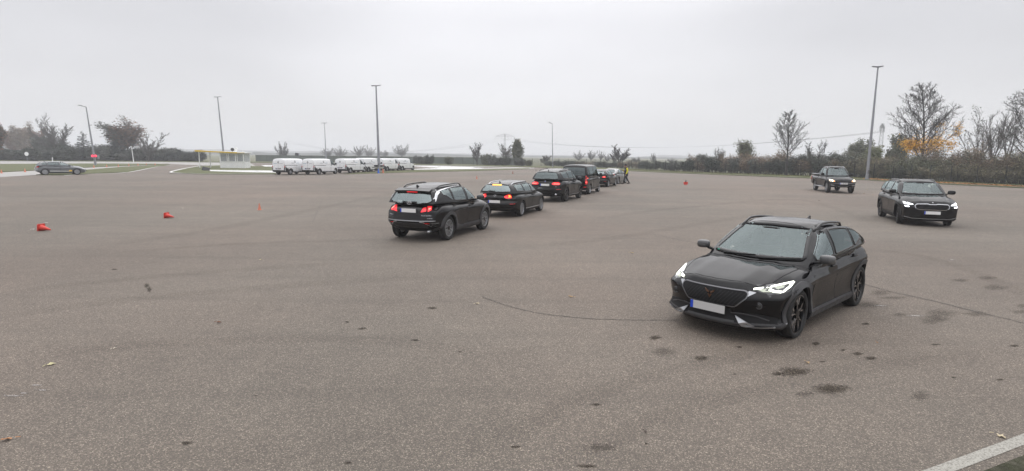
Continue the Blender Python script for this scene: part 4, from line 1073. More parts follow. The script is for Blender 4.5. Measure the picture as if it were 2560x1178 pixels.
for i, sg in enumerate((1, -1)): c.patch([(sg * y, z) for y, z in ((.52, .955), (.80, .955), (.80, .978), (.52, .978))], 'C', REDHOT, .02, 'lamp_core', tl[i])
pass
c.plate('B', .86); b = MB(); h, _ = c.cast((0, 1.09), 'B'); b.lathe([(.045, 0), (.045, -.02), (0, -.022)], BADGE, 16, 'X', h + Vector((.0, 0, 0)))
b.lathe([(.028, -.023), (0, -.0245)], PBLUE, 12, 'X', h); b.build('badge', c.root)
c.text('X5', (-.62, .83), 'B', .06, BADGE); c.feat('rear_valance', [(0, .40), (.70, .42), (.86, .56), (.4, .52), (0, .52)], 'B', BLACKP, .012)
c.feat('reflector', [(.64, .70), (.86, .705), (.86, .68), (.64, .675)], 'B', REDL, .014)
b = MB()
for sg in (1, -1): b.tube([(-2.3, sg * .62, .42), (-2.47, sg * .62, .42)], .05, CHROME, 10)
b.build('exhaust', c.root, smooth=True)
b = MB(); h, _ = c.cast((0, 1.23), 'B'); b.tube([h + Vector((-.02, .05, 0)), h + Vector((0, -.33, .0))], .012, BLACKP, 5); b.build('rear_wiper', c.root)
c.feat('headlight', [(.50, .86), (.90, .88), (.88, .76), (.52, .76)], 'F', LENS, .01); c.feat('grille', [(.03, .92), (.38, .92), (.36, .66), (.03, .66)], 'F', GLOSSB, .01); c.plate('F', .5)
for d in 'LR':
    b = MB(); c.ribbon([(1.0, .34), (-1.0, .35)], .03, d, SATIN, b, .012); b.build('sill_trim', c.root, smooth='auto')
c.place((2.7, 33.1), R(68.2), 1.05); CARS['x5'] = c

# ------------------------------------------------------------------ vans: one spec, dark people carrier and white panel vans
def van_spec(**k):
    sp = hatch(wb=3.2, xf=2.50, xr=-2.62, W=.955, R=.335, flare=.012, trim_r=.12, gap=.045,
    ztop=[(-2.62, 1.16), (-2.0, 1.19), (0, 1.19), (1.0, 1.18), (1.5, 1.15), (1.9, 1.10), (2.3, .98), (2.50, .84)],
    zbot=[(-2.62, .36), (-2.2, .30), (-1, .27), (1.6, .24), (2.50, .27)],
    prof=[(0, .93), (.06, .97), (.14, .985), (.3, .985), (.5, .99), (.7, 1.0), (.9, .985), (1, .96)],
    noseF=[(0, -.12), (.12, -.04), (.35, 0), (.6, -.03), (.85, -.12), (1, -.22)], noseR=[(0, .05), (.2, 0), (1, .03)], bulgeF=.36, bulgeR=.08,
    plan=[(-2.62, .955), (-2.3, .985), (-1.5, 1), (1.5, .99), (2.1, .95), (2.5, .88)],
    gfront=[(0, 2.06), (.3, 1.78), (.7, 1.36), (1, 1.02)], grear=[(0, -2.60), (.5, -2.57), (.85, -2.52), (1, -2.44)],
    roof=[(-2.5, 1.87), (-2.2, 1.90), (-1, 1.91), (.4, 1.90), (.9, 1.86), (1.2, 1.81)],
    belt=[(-2.6, 1.19), (0, 1.19), (1.2, 1.17), (1.7, 1.12), (2.1, 1.06)],
    wbelt=[(-2.6, .91), (-1.6, .945), (1.2, .93), (1.6, .90), (2.05, .84)], wroof=[(-2.5, .76), (-1, .79), (.6, .79), (1.1, .74)], gplan=.03, gbulgeR=.05, gbulge=.22,
    wins=((.66, 1.62, 0, 'f'),),  dA=.17, dC=.12, dB=.0, kick=lambda x: -.10 * sst(1.0, 1.5, x), rearwin=None, mirror=(.16, .22, .26), rows=1)
    sp['dT'] = .14
    sp.update(k); return sp
P_VAN = mat('white_van_paint', (.80, .81, .82), .4, coat=1, var=.03, vscale=2)
VGREY = mat('van_emblem_grey', (.10, .10, .11), .5); VTXT = mat('van_text_grey', (.30, .31, .33), .5); VBLUE = mat('van_text_blue', (.22, .32, .42), .5)
def white_van(name, label, style='a'):
    c = Car(name, label, 'van', P_VAN, van_spec(handlemat=BLACKP, **({} if style == 'a' else dict(roof=[(-2.5, 1.93), (-2.2, 1.96), (-1, 1.97), (.4, 1.96), (.9, 1.92), (1.2, 1.87)], noseF=[(0, -.10), (.12, -.03), (.35, 0), (.6, -.04), (.85, -.14), (1, -.26)]))), group='white vans parked beyond the tarmac', hi=False)
    c.glazing(GL_DARK, GL_DARK, None, tw=.02); GS = mat('van_seam', (.16, .16, .17), .8)
    c.lines([(.62, 1.40), (-.62, .60)], .38, hz=.12, gw=.014, seam=GS); c.arches(BLACKP, .06, .012)
    c.wheels('steel', SILRIM, .215); c.mirrors(x=1.50, z=1.26, m=BLACKP)
    # black lower bumper, lamp corners and rear quarter
    c.feat('rear_bumper', [(0, .34), (.90, .34), (.90, .56), (0, .56)], 'B', BLACKP, .03)
    c.feat('quarter_trim', [(-2.58, .34), (-2.58, 1.10), (-2.40, 1.10), (-2.34, .86), (-2.2, .78), (-1.96, .74), (-2.0, .52), (-2.06, .34)], 'L', BLACKP, .012)
    c.feat('corner_trim', [(.78, .50), (.90, .50), (.90, 1.06), (.80, 1.06)], 'B', BLACKP, .012)
    tl = c.feat('taillight', [(.72, .90), (.80, .90), (.79, 1.24), (.73, 1.24)], 'C', REDL, .02)
    pass
    b = MB(); c.ribbon([(0, .50), (0, 1.80)], .016, 'B', GS, b); c.ribbon([(-.82, .50), (-.82, 1.2), (-.72, 1.78), (.72, 1.78), (.82, 1.2), (.82, .5)], .014, 'B', GS, b); b.build('rear_door_seam', c.root, smooth='auto')
    c.feat('plate_recess', [(-.42, .80), (.42, .80), (.26, .62), (-.26, .62)], 'B', VGREY, .006, False); c.plate('B', .63, PLATE, text=True)
    for d, x0, z0, k in (('B', 0, 1.45, 1), ('L', -.75, 1.52, 1.1), ('R', -.75, 1.52, 1.1)):
        b = MB(); s = .10 * k
        c.patch([(x0 - s, z0 - s), (x0 + s, z0 - s), (x0 + s, z0 + s * 1.1), (x0 - s, z0 + s * 1.1)], d, VGREY, .006, into=b)
        for i in range(3): c.patch([(x0 - s * .6 + i * s * .45, z0 - s * .6), (x0 - s * .4 + i * s * .45, z0 - s * .6), (x0 - s * .2 + i * s * .45, z0 + s * .7), (x0 - s * .45 + i * s * .45, z0 + s * .7)], d, P_VAN, .009, into=b)
        b.build('emblem', c.root)
        for q in (-1, 1):
            b = MB()
            for i in range(5):
                xx = x0 + q * (.22 * k + i * .095 * k); w = .033 * k; zz = z0 - .13 * k
                c.patch([(xx - w, zz - .03 * k), (xx + w, zz - .03 * k), (xx + w, zz + .03 * k), (xx - w, zz + .03 * k)], d, VTXT if q < 0 else VBLUE, .006, into=b, step=.3)
            b.build('lettering', c.root)
    if style == 'b':
        c.feat('side_moulding', [(-.75, .62), (.55, .58), (.55, .66), (-.75, .72)], 'L', BLACKP, .02)
        c.feat('slide_rail', [(-2.3, 1.20), (-.9, 1.18), (-.9, 1.205), (-2.3, 1.23)], 'L', VGREY, .01)
    else:
        c.feat('slide_rail', [(-1.95, 1.08), (-.75, 1.07), (-.75, 1.09), (-1.95, 1.10)], 'L', VGREY, .008)
        c.feat('side_moulding', [(-1.02, .47), (1.0, .45), (1.0, .475), (-1.02, .495)], 'L', VTXT, .008)
    c.feat('headlight', [(.56, .90), (.84, .95), (.84, .72), (.60, .72)], 'F', LENS, .012); c.feat('grille', [(-.5, .86), (.5, .86), (.46, .64), (-.46, .64)], 'F', BLACKP, .012, False)
    c.feat('front_bumper', [(0, .30), (.86, .32), (.86, .50), (0, .50)], 'F', BLACKP, .012)
    return c
def two_pt(pr, pf, side=-1, wb=3.2, W=.94):
    "place from the contact points of the rear and front wheel on one side"
    a, b2 = G(*pr), G(*pf); d = (b2 - a); ang = math.atan2(d.y, d.x); m = (a + b2) / 2
    n = Vector((-math.sin(ang), math.cos(ang), 0)); m -= n * side * W
    return (m.x, m.y), ang, d.length
vA = white_van('delivery_van', 'leftmost white van, parked closest to the white kiosk', 'a')
vB = white_van('panel_van', 'taller white van with black side moulding, fourth from the left beside the lamp post', 'b')
VH = R(72.6)
def vplace(root, rear, H=VH):
    a = G(*rear); f = Vector((math.cos(H), math.sin(H), 0)); n = Vector((-math.sin(H), math.cos(H), 0))
    p = a + f * 1.6 + n * .93; root.location = (p.x, p.y, 0); root.rotation_euler = (0, 0, H)
vplace(vA.root, (727.5, 437.4), R(73))
for lab, rr, H in (('second white van from the left, overlapping the leftmost one in front', (799.5, 437), 72), ('third white van from the left, left of the taller van', (877, 433.2), 71),
               ('white van just right of the tall lamp post, second from the right', (968.7, 428.6), 70), ('rightmost white van, at the far end of the row', (1006.6, 427.2), 69)):
    o = copy_tree(vA.root); o['label'] = lab; vplace(o, rr, R(H))
vplace(vB.root, (922, 430.8), R(70.5))

# black people carrier in the queue
P_BUS = paint('deep_black_paint', (.014, .015, .017), .25, .25)
c = Car('minibus_van', 'tall black passenger van in the queue with stacked round red taillights', 'van', P_BUS,
    van_spec(wb=3.0, xf=2.42, xr=-2.48, R=.345, wins=((.68, 1.60, 0, 'f'), (-.62, .56, 0, 'r'), (-2.22, -.74, 0, 'r')), dC=.2, plan=[(-2.48, .955), (-2.2, .985), (-1.5, 1), (1.5, .99), (2.1, .95), (2.42, .88)], gfront=[(0, 2.0), (.3, 1.74), (.7, 1.36), (1, 1.05)],
    grear=[(0, -2.46), (.5, -2.42), (.85, -2.35), (1, -2.27)], roof=[(-2.35, 1.93), (-2.1, 1.96), (-1, 1.98), (.4, 1.97), (.9, 1.93), (1.2, 1.88)],
    ztop=[(-2.48, 1.16), (-2.0, 1.19), (0, 1.19), (1.0, 1.18), (1.5, 1.15), (1.9, 1.10), (2.25, .98), (2.42, .84)], zbot=[(-2.48, .36), (-2.2, .30), (-1, .27), (1.6, .24), (2.42, .27)],
    rearwin=[(0, 1.26), (.78, 1.26), (.80, 1.32), (.70, 1.80), (0, 1.82)]), hi=True)
c.glazing(GL_DARK, GL_SIDE, GL_DARK, GL_DARK); c.lines([(.62, 1.40), (-.62, .60)], .36, hz=.12); c.wheels('twin', SILRIM, .24); c.mirrors(x=1.46, z=1.26); 
tl = c.feat('taillight', [(.70, .70), (.80, .70), (.79, 1.26), (.72, 1.26)], 'C', REDL, .012, r=.02)
for i, sg in enumerate((1, -1)):
    for z in (.84, 1.10):
        h, _ = c.cast((sg * .85, z), 'B'); b = MB(); b.lathe([(.075, 0), (.06, -.02), (0, -.025)], REDON, 14, 'X', h + Vector((-.012, 0, 0))); b.lathe([(.03, -.026), (0, -.030)], REDHOT, 10, 'X', h + Vector((-.012, 0, 0))); b.build('lamp_core', tl[i], smooth='auto')
pass
c.plate('B', .84); c.feat('rear_bumper', [(0, .40), (.90, .40), (.90, .60), (0, .60)], 'B', P_BUS, .03); c.feat('reflector', [(.68, .55), (.86, .555), (.86, .50), (.68, .495)], 'B', REDL, .04)
b = MB(); h, _ = c.cast((0, 1.2), 'B'); superell(b, h + Vector((-.01, 0, 0)), (.02, .12, .05), BADGE, .8, 8); b.build('badge', c.root, smooth=True)
c.feat('headlight', [(.56, .88), (.84, .93), (.84, .74), (.60, .74)], 'F', LENS, .012); c.feat('grille', [(-.5, .86), (.5, .86), (.46, .66), (-.46, .66)], 'F', GLOSSB, .012, False); c.plate('F', .42)
for d in 'LR':
    b = MB(); c.ribbon([(1.0, .31), (-1.0, .32)], .04, d, SATIN, b, .014); b.build('sill_trim', c.root, smooth='auto')
p, a, Ln = two_pt((1475.6, 485.6), (1497.5, 478.0)); print('bus wb', Ln, math.degrees(a))
c.place((4.89, 39.43), R(70)); CARS['bus'] = c

# dark hatchback ahead of it
P_HB = paint('black_hatch_paint', (.020, .021, .024), .35, .28)
def short(**k): return estate_spec(**{**dict(xr=-2.08, ztop=[(-2.08, .90), (-1.8, 1.0), (-1.4, 1.02), (-.4, .985), (.6, .965), (1.05, .955), (1.6, .90), (2.0, .80), (2.20, .70)], zbot=[(-2.08, .34), (-1.8, .23), (-1, .19), (1.6, .18), (2.20, .22)],
    plan=[(-2.08, .86), (-1.8, .95), (-1.4, 1), (1.3, .995), (1.85, .955), (2.2, .88)], grear=[(0, -1.98), (.4, -1.86), (.75, -1.70), (1, -1.52)], roof=[(-1.6, 1.33), (-1.2, 1.40), (-.6, 1.435), (-.2, 1.44), (.05, 1.425), (.25, 1.395)],
    wins=((-.02, .66, 0, 'f'), (-1.02, -.12, -.06, 'r'), (-1.5, -1.1, -.1, 'r')), rearwin=[(0, 1.05), (.58, 1.07), (.62, 1.10), (.48, 1.29), (0, 1.31)]), **k})
c = Car('hatchback_car', 'black hatchback in the queue between the black van and the silver saloon', 'car', P_HB, short())
c.glazing(GL_CLEAR, GL_SIDE, GL_REAR, GL_SIDE); c.lines([(-.06, .92), (-1.08, -.07)], .30); c.wheels('multi', SILRIM, .23); c.mirrors()
tl = c.feat('taillight', [(.48, .80), (.80, .79), (.84, .92), (.56, .90)], 'C', REDON, .012, r=.02)
for i, sg in enumerate((1, -1)): c.patch([(sg * y, z) for y, z in ((.62, .82), (.74, .82), (.72, .88), (.62, .87))], 'C', REDHOT, .018, 'lamp_core', tl[i])
pass; c.plate('B', .70)
c.feat('rear_valance', [(0, .26), (.70, .27), (.75, .36), (0, .36)], 'B', BLACKP, .008); c.feat('reflector', [(.60, .50), (.78, .505), (.78, .48), (.60, .475)], 'B', REDL, .014)
b = MB(); h, _ = c.cast((0, .90), 'B'); b.lathe([(.05, 0), (.05, -.015), (0, -.02)], BADGE, 16, 'X', h); b.build('badge', c.root)
c.feat('headlight', [(.50, .66), (.84, .70), (.84, .60), (.55, .58)], 'F', LENS, .01); c.feat('grille', [(-.45, .64), (.45, .64), (.40, .40), (-.40, .40)], 'F', GLOSSB, .01, False)
p, a, Ln = two_pt((1525, 467.5), (1537.2, 464.4), W=.88); print('hb wb', Ln, math.degrees(a))
c.root.location = (*p, 0); c.root.rotation_euler = (0, 0, R(67)); CARS['hb'] = c

# silver saloon at the head of the queue
P_SIL = mat('silver_paint', (.19, .20, .205), .35, metal=.5, coat=1)
sp = estate_spec(wb=2.75, xf=2.3, xr=-2.4, R=.335, W=.92, trimmat=GREYP,
    ztop=[(-2.4, .93), (-2.2, 1.0), (-1.6, 1.02), (-.4, .975), (.6, .955), (1.05, .945), (1.6, .88), (2.0, .79), (2.30, .68)], zbot=[(-2.4, .34), (-1.9, .22), (-1, .17), (1.6, .16), (2.30, .2)],
    plan=[(-2.4, .86), (-2.1, .95), (-1.6, 1), (1.4, .995), (1.95, .955), (2.3, .88)],
    grear=[(0, -1.98), (.4, -1.68), (.75, -1.36), (1, -1.02)], roof=[(-1.1, 1.33), (-.7, 1.385), (-.3, 1.405), (.05, 1.39), (.25, 1.36)],
    wins=((-.10, .66, 0, 'f'), (-1.05, -.18, -.06, 'r')), rearwin=[(0, 1.07), (.56, 1.08), (.46, 1.30), (0, 1.32)])
c = Car('saloon_car', 'silver saloon at the head of the queue, next to the person in black and yellow', 'car', P_SIL, sp)
c.glazing(GL_CLEAR, GL_SIDE, GL_DARK, GL_SIDE); c.lines([(-.14, .92), (-1.12, -.15)], .28); c.wheels('twin', SILRIM, .245); c.mirrors(m=P_SIL)
c.feat('taillight', [(.42, .84), (.82, .82), (.84, .94), (.50, .93)], 'C', REDL, .012, r=.02); pass; c.plate('B', .66)
c.feat('rear_valance', [(0, .25), (.70, .26), (.75, .36), (0, .36)], 'B', BLACKP, .008); c.feat('headlight', [(.50, .64), (.84, .68), (.84, .58), (.55, .56)], 'F', LENS, .01); c.feat('grille', [(-.45, .62), (.45, .62), (.40, .38), (-.40, .38)], 'F', GLOSSB, .01, False)
a_ = G(1546, 460.3); H = R(64); p = a_ + Vector((math.cos(H), math.sin(H), 0)) * 1.375 + Vector((-math.sin(H), math.cos(H), 0)) * .9
c.root.location = (p.x, p.y, 0); c.root.rotation_euler = (0, 0, H); CARS['sil'] = c

# ------------------------------------------------------------------ right: large estate facing the camera
P_SK = paint('black_magic_paint', (.014, .015, .017), .25, .28)
sp = estate_spec(wb=2.79, xf=2.30, xr=-2.42, W=.93, R=.365, trim_r=.16, trimmat=BLACKP, flare=.028,
    ztop=[(-2.42, 1.02), (-2.1, 1.13), (-1.4, 1.17), (-.4, 1.14), (.6, 1.12), (1.1, 1.11), (1.6, 1.07), (2.0, 1.01), (2.30, .93)], zbot=[(-2.42, .36), (-2.0, .26), (-1, .22), (1.6, .20), (2.30, .21)],
    plan=[(-2.42, .86), (-2.1, .95), (-1.6, 1), (1.4, 1.0), (1.95, .975), (2.30, .93)], noseF=[(0, -.08), (.08, -.02), (.25, 0), (.6, 0), (.85, -.04), (1, -.11)], bulgeF=.24,
    gfront=[(0, 1.22), (.3, .96), (.7, .62), (1, .36)], grear=[(0, -2.32), (.4, -2.24), (.75, -2.16), (1, -2.06)], roof=[(-2.2, 1.54), (-1.7, 1.60), (-1.0, 1.65), (-.3, 1.665), (.15, 1.645), (.38, 1.605)],
    belt=[(-2.4, 1.19), (-1.5, 1.18), (-.8, 1.15), (.6, 1.11), (1.3, 1.09)], wbelt=[(-2.4, .79), (-1.6, .87), (-.5, .89), (.6, .88), (1.2, .85)], wroof=[(-2.1, .59), (-1, .64), (0, .655), (.38, .64)],
    wins=((.02, .70, 0, 'f'), (-.95, -.08, -.05, 'r'), (-1.85, -1.05, -.1, 'r')), dA=.25, mirror=(.16, .26, .16), bumps=((.045, .46, .02), (.05, .74, .012)), rearwin=[(0, 1.20), (.60, 1.22), (.66, 1.25), (.54, 1.50), (0, 1.52)])
c = Car('family_suv_car', 'black SUV facing the camera at right with dazzling white headlights and chrome framed oval grille', 'car', P_SK, sp)
c.glazing(GL_CLEAR, GL_SIDE, GL_DARK, GL_SIDE, trim=GLOSSB); c.lines([(-.0, 1.0), (-1.10, -.01)], .40); c.wheels('multi', DARKRIM, .25, steer=R(-10)); c.mirrors(z=1.20); c.rails(GLOSSB, -1.85, .15, .035, .017); c.fin(-1.8)
g_ = [(-.50, .82), (-.56, .755), (-.52, .655), (-.40, .62), (.40, .62), (.52, .655), (.56, .755), (.50, .82), (.16, .835), (.10, .815), (-.10, .815), (-.16, .835)]
o = c.feat('grille', g_, 'F', CAVITY, .01, False, r=.03)[0]; b = MB(); c.ribbon(rounded(g_, .03, 2), .020, 'F', CHROME, b, .022, closed=True)
for i in range(-17, 18): c.ribbon([(i * .03, .645), (i * .03, .80)], .008, 'F', BLACKP, b, .014)
b.build('grille_frame', o, smooth='auto')
hl = c.feat('headlight', [(.57, .77), (.60, .83), (.74, .87), (.87, .895), (.87, .78)], 'F', DLENS, .01)
for i, sg in enumerate((1, -1)):
    b = MB(); c.patch([(sg * y, z) for y, z in ((.60, .785), (.62, .815), (.74, .85), (.855, .875), (.855, .81), (.74, .785))], 'F', COOL, .018, into=b); b.build('lamp_core', hl[i])
c.feat('fog_lamp', [(.72, .69), (.85, .715), (.85, .755), (.72, .735)], 'F', COOL, .014)
c.feat('lower_intake', [(-.72, .33), (.72, .33), (.80, .50), (.62, .58), (-.62, .58), (-.80, .50)], 'F', GLOSSB, .01, False); b = MB(); c.ribbon([(-.84, .34), (-.6, .29), (.6, .29), (.84, .34)], .018, 'F', SATIN, b, .02); b.build('bumper_trim', c.root, smooth='auto')
c.plate('F', .46, out=.03); h, _ = c.cast((0, .875), 'F'); b = MB(); superell(b, h + Vector((.01, 0, 0)), (.02, .05, .05), BADGE, .9, 8); b.build('badge', c.root, smooth=True)
c.arches(BLACKP, .07, .014)
c.feat('taillight', [(.48, .84), (.82, .82), (.84, .94), (.56, .93)], 'C', REDL, .012, r=.02); c.plate('B', .66); c.feat('rear_valance', [(0, .25), (.70, .26), (.75, .36), (0, .36)], 'B', BLACKP, .008)
h, _ = c.cast((-.58, 1.18), 'F'); b = MB(); superell(b, h + Vector((.01, 0, .0)), (.01, .07, .05), PLATE, .9, 6); b.build('sticker', c.root)
c.place((16.82, 23.34), R(-110.9), 1.05); CARS['skoda'] = c

# ------------------------------------------------------------------ pickup
P_PU = paint('pickup_black_paint', (.022, .023, .026), .3, .3)
sp = hatch(wb=3.22, xf=2.48, xr=-2.86, W=.93, R=.395, flare=.045, trim_r=.10, gap=.06,
    ztop=[(-2.86, 1.17), (-2.5, 1.19), (-.9, 1.18), (.4, 1.16), (1.2, 1.15), (1.7, 1.12), (2.2, 1.06), (2.48, .96)], zbot=[(-2.86, .50), (-2.2, .45), (-1, .38), (1.6, .38), (2.48, .42)],
    noseF=[(0, -.12), (.12, -.02), (.35, 0), (.6, 0), (.85, -.04), (1, -.11)], noseR=[(0, .04), (.3, 0), (1, .02)], bulgeF=.22, bulgeR=.05, plan=[(-2.86, .96), (-2.5, .985), (1.6, .99), (2.1, .965), (2.48, .92)],
    gfront=[(0, 1.22), (.3, 1.0), (.7, .70), (1, .48)], grear=[(0, -.98), (.4, -.92), (.75, -.84), (1, -.72)], roof=[(-.85, 1.74), (-.5, 1.79), (0, 1.81), (.3, 1.79), (.5, 1.75)],
    belt=[(-1, 1.20), (0, 1.17), (1.2, 1.13)], wbelt=[(-1, .86), (0, .875), (1.2, .84)], wroof=[(-.8, .62), (0, .65), (.5, .63)], gplan=.03, gbulge=.16,
    wins=((.08, .85, 0, 'f'), (-.78, -.02, 0, 'r')), dT=.12, dA=.18, dC=.16, rearwin=[(0, 1.26), (.62, 1.26), (.56, 1.66), (0, 1.68)], mirror=(.14, .24, .20))
c = Car('pickup_truck', 'black double cab pickup with warm orange-white headlights on, driving in front of the fence', 'pickup', P_PU, sp)
c.glazing(GL_CLEAR, GL_SIDE, GL_DARK, GL_DARK); c.lines([(.06, 1.02), (-.88, .05)], .50); c.arches(P_PU, .06, .02); c.wheels('v', SILRIM, .25); c.mirrors(z=1.26); c.rails(SATIN, -.75, .35, .03, .018)
b = MB()   # cargo bed: rim, cover, sports bar
b.box((-1.92, 0, 1.205), (1.78, 1.66, .03), BLACKP); b.box((-1.92, .82, 1.215), (1.84, .06, .05), SATIN); b.box((-1.92, -.82, 1.215), (1.84, .06, .05), SATIN); b.box((-2.82, 0, 1.215), (.06, 1.6, .05), SATIN); b.build('bed_cover', c.root, bevel=.01)
b = MB()
for sg in (1, -1): b.tube([(-1.05, sg * .60, 1.70), (-1.15, sg * .70, 1.60), (-1.6, sg * .76, 1.30), (-1.9, sg * .78, 1.22)], .035, GLOSSB, 8)
b.tube([(-1.05, -.6, 1.70), (-1.05, .6, 1.70)], .035, GLOSSB, 8); b.build('sports_bar', c.root, smooth=True)
for sg in (1, -1):
    b = MB(); b.tube([(1.0, sg * .90, .40), (1.0, sg * 1.0, .40), (-1.0, sg * 1.0, .40), (-1.0, sg * .9, .40)], .035, SATIN, 8); b.build('side_step', c.root, smooth=True)
hl = c.feat('headlight', [(.52, .79), (.58, .90), (.88, .96), (.89, .80)], 'F', LENS, .012)
for i, sg in enumerate((1, -1)):
    b = MB(); c.patch(rounded([(sg * y, z) for y, z in ((.66, .80), (.66, .90), (.86, .93), (.86, .81))], .03), 'F', WARM, .02, into=b); b.build('lamp_core', hl[i])
    b = MB(); c.patch([(sg * y, z) for y, z in ((.56, .80), (.59, .87), (.66, .89), (.66, .80))], 'F', AMBER, .019, into=b); b.build('indicator', hl[i])
o = c.feat('grille', [(-.54, .93), (.54, .93), (.46, .70), (-.46, .70)], 'F', BLACKP, .015, False)[0]; b = MB()
for z in (.76, .83, .89): c.ribbon([(-.47, z), (.47, z)], .014, 'F', GREYP, b, .03)
b.build('grille_bar', o, smooth='auto')
c.feat('bumper', [(0, .44), (.84, .46), (.86, .68), (0, .68)], 'F', BLACKP, .02); b = MB(); c.ribbon([(-.86, .69), (.86, .69)], .02, 'F', SATIN, b, .03); c.ribbon([(-.34, .475), (.34, .475)], .022, 'F', SATIN, b, .04); b.build('bumper_trim', c.root, smooth='auto')
c.feat('fog_lamp', [(.56, .56), (.80, .60), (.80, .53), (.60, .52)], 'F', SATIN, .028); c.plate('F', .62, PLATE, text=True, y=.0, out=.035)
c.feat('taillight', [(.78, .80), (.90, .80), (.90, 1.12), (.78, 1.12)], 'C', REDL, .012); c.plate('B', .60); c.feat('rear_bumper', [(0, .50), (.86, .50), (.86, .62), (0, .62)], 'B', SATIN, .05)
c.place((25.0, 43.7), R(-104), 1.09); CARS['pickup'] = c

# ------------------------------------------------------------------ far left: grey driving-school hatchback
P_GR = mat('grey_hatch_paint', (.12, .13, .14), .4, metal=.3, coat=1)
c = Car('driving_school_car', 'grey five-door car driving at far left with white stripe and yellow sign on its side', 'car', P_GR, short())
c.glazing(GL_CLEAR, GL_SIDE, GL_DARK, GL_DARK); c.lines([(-.06, .92), (-1.08, -.07)], .30); c.wheels('multi', SILRIM, .235); c.mirrors(); c.fin(-1.2)
c.feat('taillight', [(.50, .80), (.80, .79), (.84, .92), (.56, .90)], 'C', REDL, .012, r=.02); pass
c.feat('headlight', [(.50, .66), (.84, .70), (.84, .60), (.55, .58)], 'F', LENS, .01); c.feat('grille', [(-.45, .60), (.45, .60), (.40, .34), (-.40, .34)], 'F', CAVITY, .01, False); c.plate('F', .40, out=.03); c.plate('B', .66)
YST = mat('yellow_sticker', (.85, .55, .03), .5); WST = mat('white_sticker', (.75, .75, .75), .5)
for d in 'LR':
    b = MB(); c.ribbon([(-.95, .42), (.66, .40)], .055, d, WST, b, .008); b.build('side_stripe', c.root, smooth='auto')
    c.patch([(.66, .37), (.90, .37), (.90, .50), (.66, .50)], d, YST, .01, 'side_sign')
p, a, Ln = two_pt((117.3, 438.2), (190.5, 437.2)); print('grey wb', Ln, math.degrees(a))
c.place(p, a); CARS['grey'] = c
# ================================================================== street furniture
POLE = mat('galvanised_steel', (.30, .31, .34), .45, metal=.5, var=.12, vscale=3)
POLED = mat('dark_lamp_head', (.12, .12, .13), .5)
def lamp_post(base, top, r0, label, head, hd=(-1, 0)):
    b_ = G(*base); H = above(top[0], top[1], b_); d = ray(*top); k = math.hypot(b_.x, b_.y) / math.hypot(d.x, d.y)
    T = Vector((d.x * k, d.y * k, H)) - b_
    t = empty('lamp_post', b_, label=label, cat='lamp post', group='lamp posts round the tarmac')
    m = MB(); m.tube([(0, 0, 0), T * .3, T * .6, T], [r0, r0 * .82, r0 * .66, r0 * .42], POLE, 12); m.build('pole', t, smooth='auto')
    m = MB(); m.lathe([(r0 * 1.9, 0), (r0 * 1.9, .04), (r0 * 1.15, .05), (r0 * 1.1, .3)], POLE, 12); m.build('base_flange', t, smooth='auto')
    m = MB(); m.box(Vector((0, -r0 * .95, 1.0)), (r0 * .8, .03, .45), POLED); m.build('service_door', t)
    m = MB(); rt = Vector((1, 0, 0))
    view = Vector((b_.x, b_.y, 0)).normalized(); side = Vector((view.y, -view.x, 0))
    if head == 'wing':
        for sg, L_ in ((-1, .62), (1, .55)):
            m.prism([(0, -.1), (sg * L_, .03 if sg < 0 else .0), (sg * L_, .09 if sg < 0 else .06), (0, .02)], -.22, .22, POLED)
        q = m.build('lamp_head', t, loc=T + Vector((0, 0, .05)), rz=math.atan2(side.y, side.x))
    elif head == 'tee':
        m.prism([(-.62, -.06), (0, -.02), (.66, .10), (.66, .16), (0, .06), (-.62, .05)], -.16, .16, POLED); q = m.build('lamp_head', t, loc=T, rz=math.atan2(side.y, side.x))
    else:
        L_ = head; m.tube([(0, 0, -.05), (-L_ * .5, 0, .1), (-L_ * .62, 0, .13)], .05, POLED, 8); m.prism([(-L_ * .55, .08), (-L_, .16), (-L_, .26), (-L_ * .55, .2)], -.14, .14, POLED)
        q = m.build('lamp_head', t, loc=T, rz=math.atan2(side.y, side.x))
    return t, b_, T
lamp_post((2167, 450.5), (2195, 168), .19, 'tall grey lamp post with flat winged head, rightmost, beside the pickup', 'wing')
lamp_post((948, 431.5), (940, 215), .20, 'tall grey lamp post among the white vans with tyres round its foot', 'tee')
lamp_post((1382, 419.5), (1380.6, 309), .12, 'thin lamp post in front of the fence, above the queue of cars', .75)
lamp_post((816, 412), (811, 308), .12, 'short thin lamp post rising behind the second white van', 'tee')
lamp_post((562, 413.5), (544, 243), .20, 'tall lamp post rising behind the yellow-edged kiosk roof', 'tee')
tp, bb, TT = lamp_post((239, 413), (215, 267), .19, 'leaning lamp post at far left carrying a red signal light', 1.1)
# red signal on the left post
RLAMP = mat('red_signal_lit', (.9, .03, .08), .3, emit=(1, .05, .10), es=1.4)
v_ = Vector((bb.x, bb.y, 0)).normalized(); sd_ = Vector((v_.y, -v_.x, 0)); q = bb + TT * ((above(236, 390, bb)) / TT.z) - v_ * .25
t = empty('signal_light', q, math.atan2(sd_.y, sd_.x), 'glowing red twin signal light fixed on the leftmost lamp post', 'signal light')
m = MB(); m.box((-.02, .02, 0), (.86, .12, .52), POLED); m.build('housing', t, bevel=.02)
for x in (-.22, .2):
    m = MB(); m.lathe([(.21, -.05), (.21, -.10), (.14, -.14), (0, -.15)], RLAMP, 16, 'Y', (x, 0, 0)); m.build('lamp', t, smooth='auto')
m = MB(); m.box((.62, .1, -.22), (.3, .25, .7), POLE); m.tube([(.4, .05, .1), (.72, .05, .25), (.8, .05, -.3), (.5, .05, -.55)], .03, POLE, 6); m.build('bracket', t)

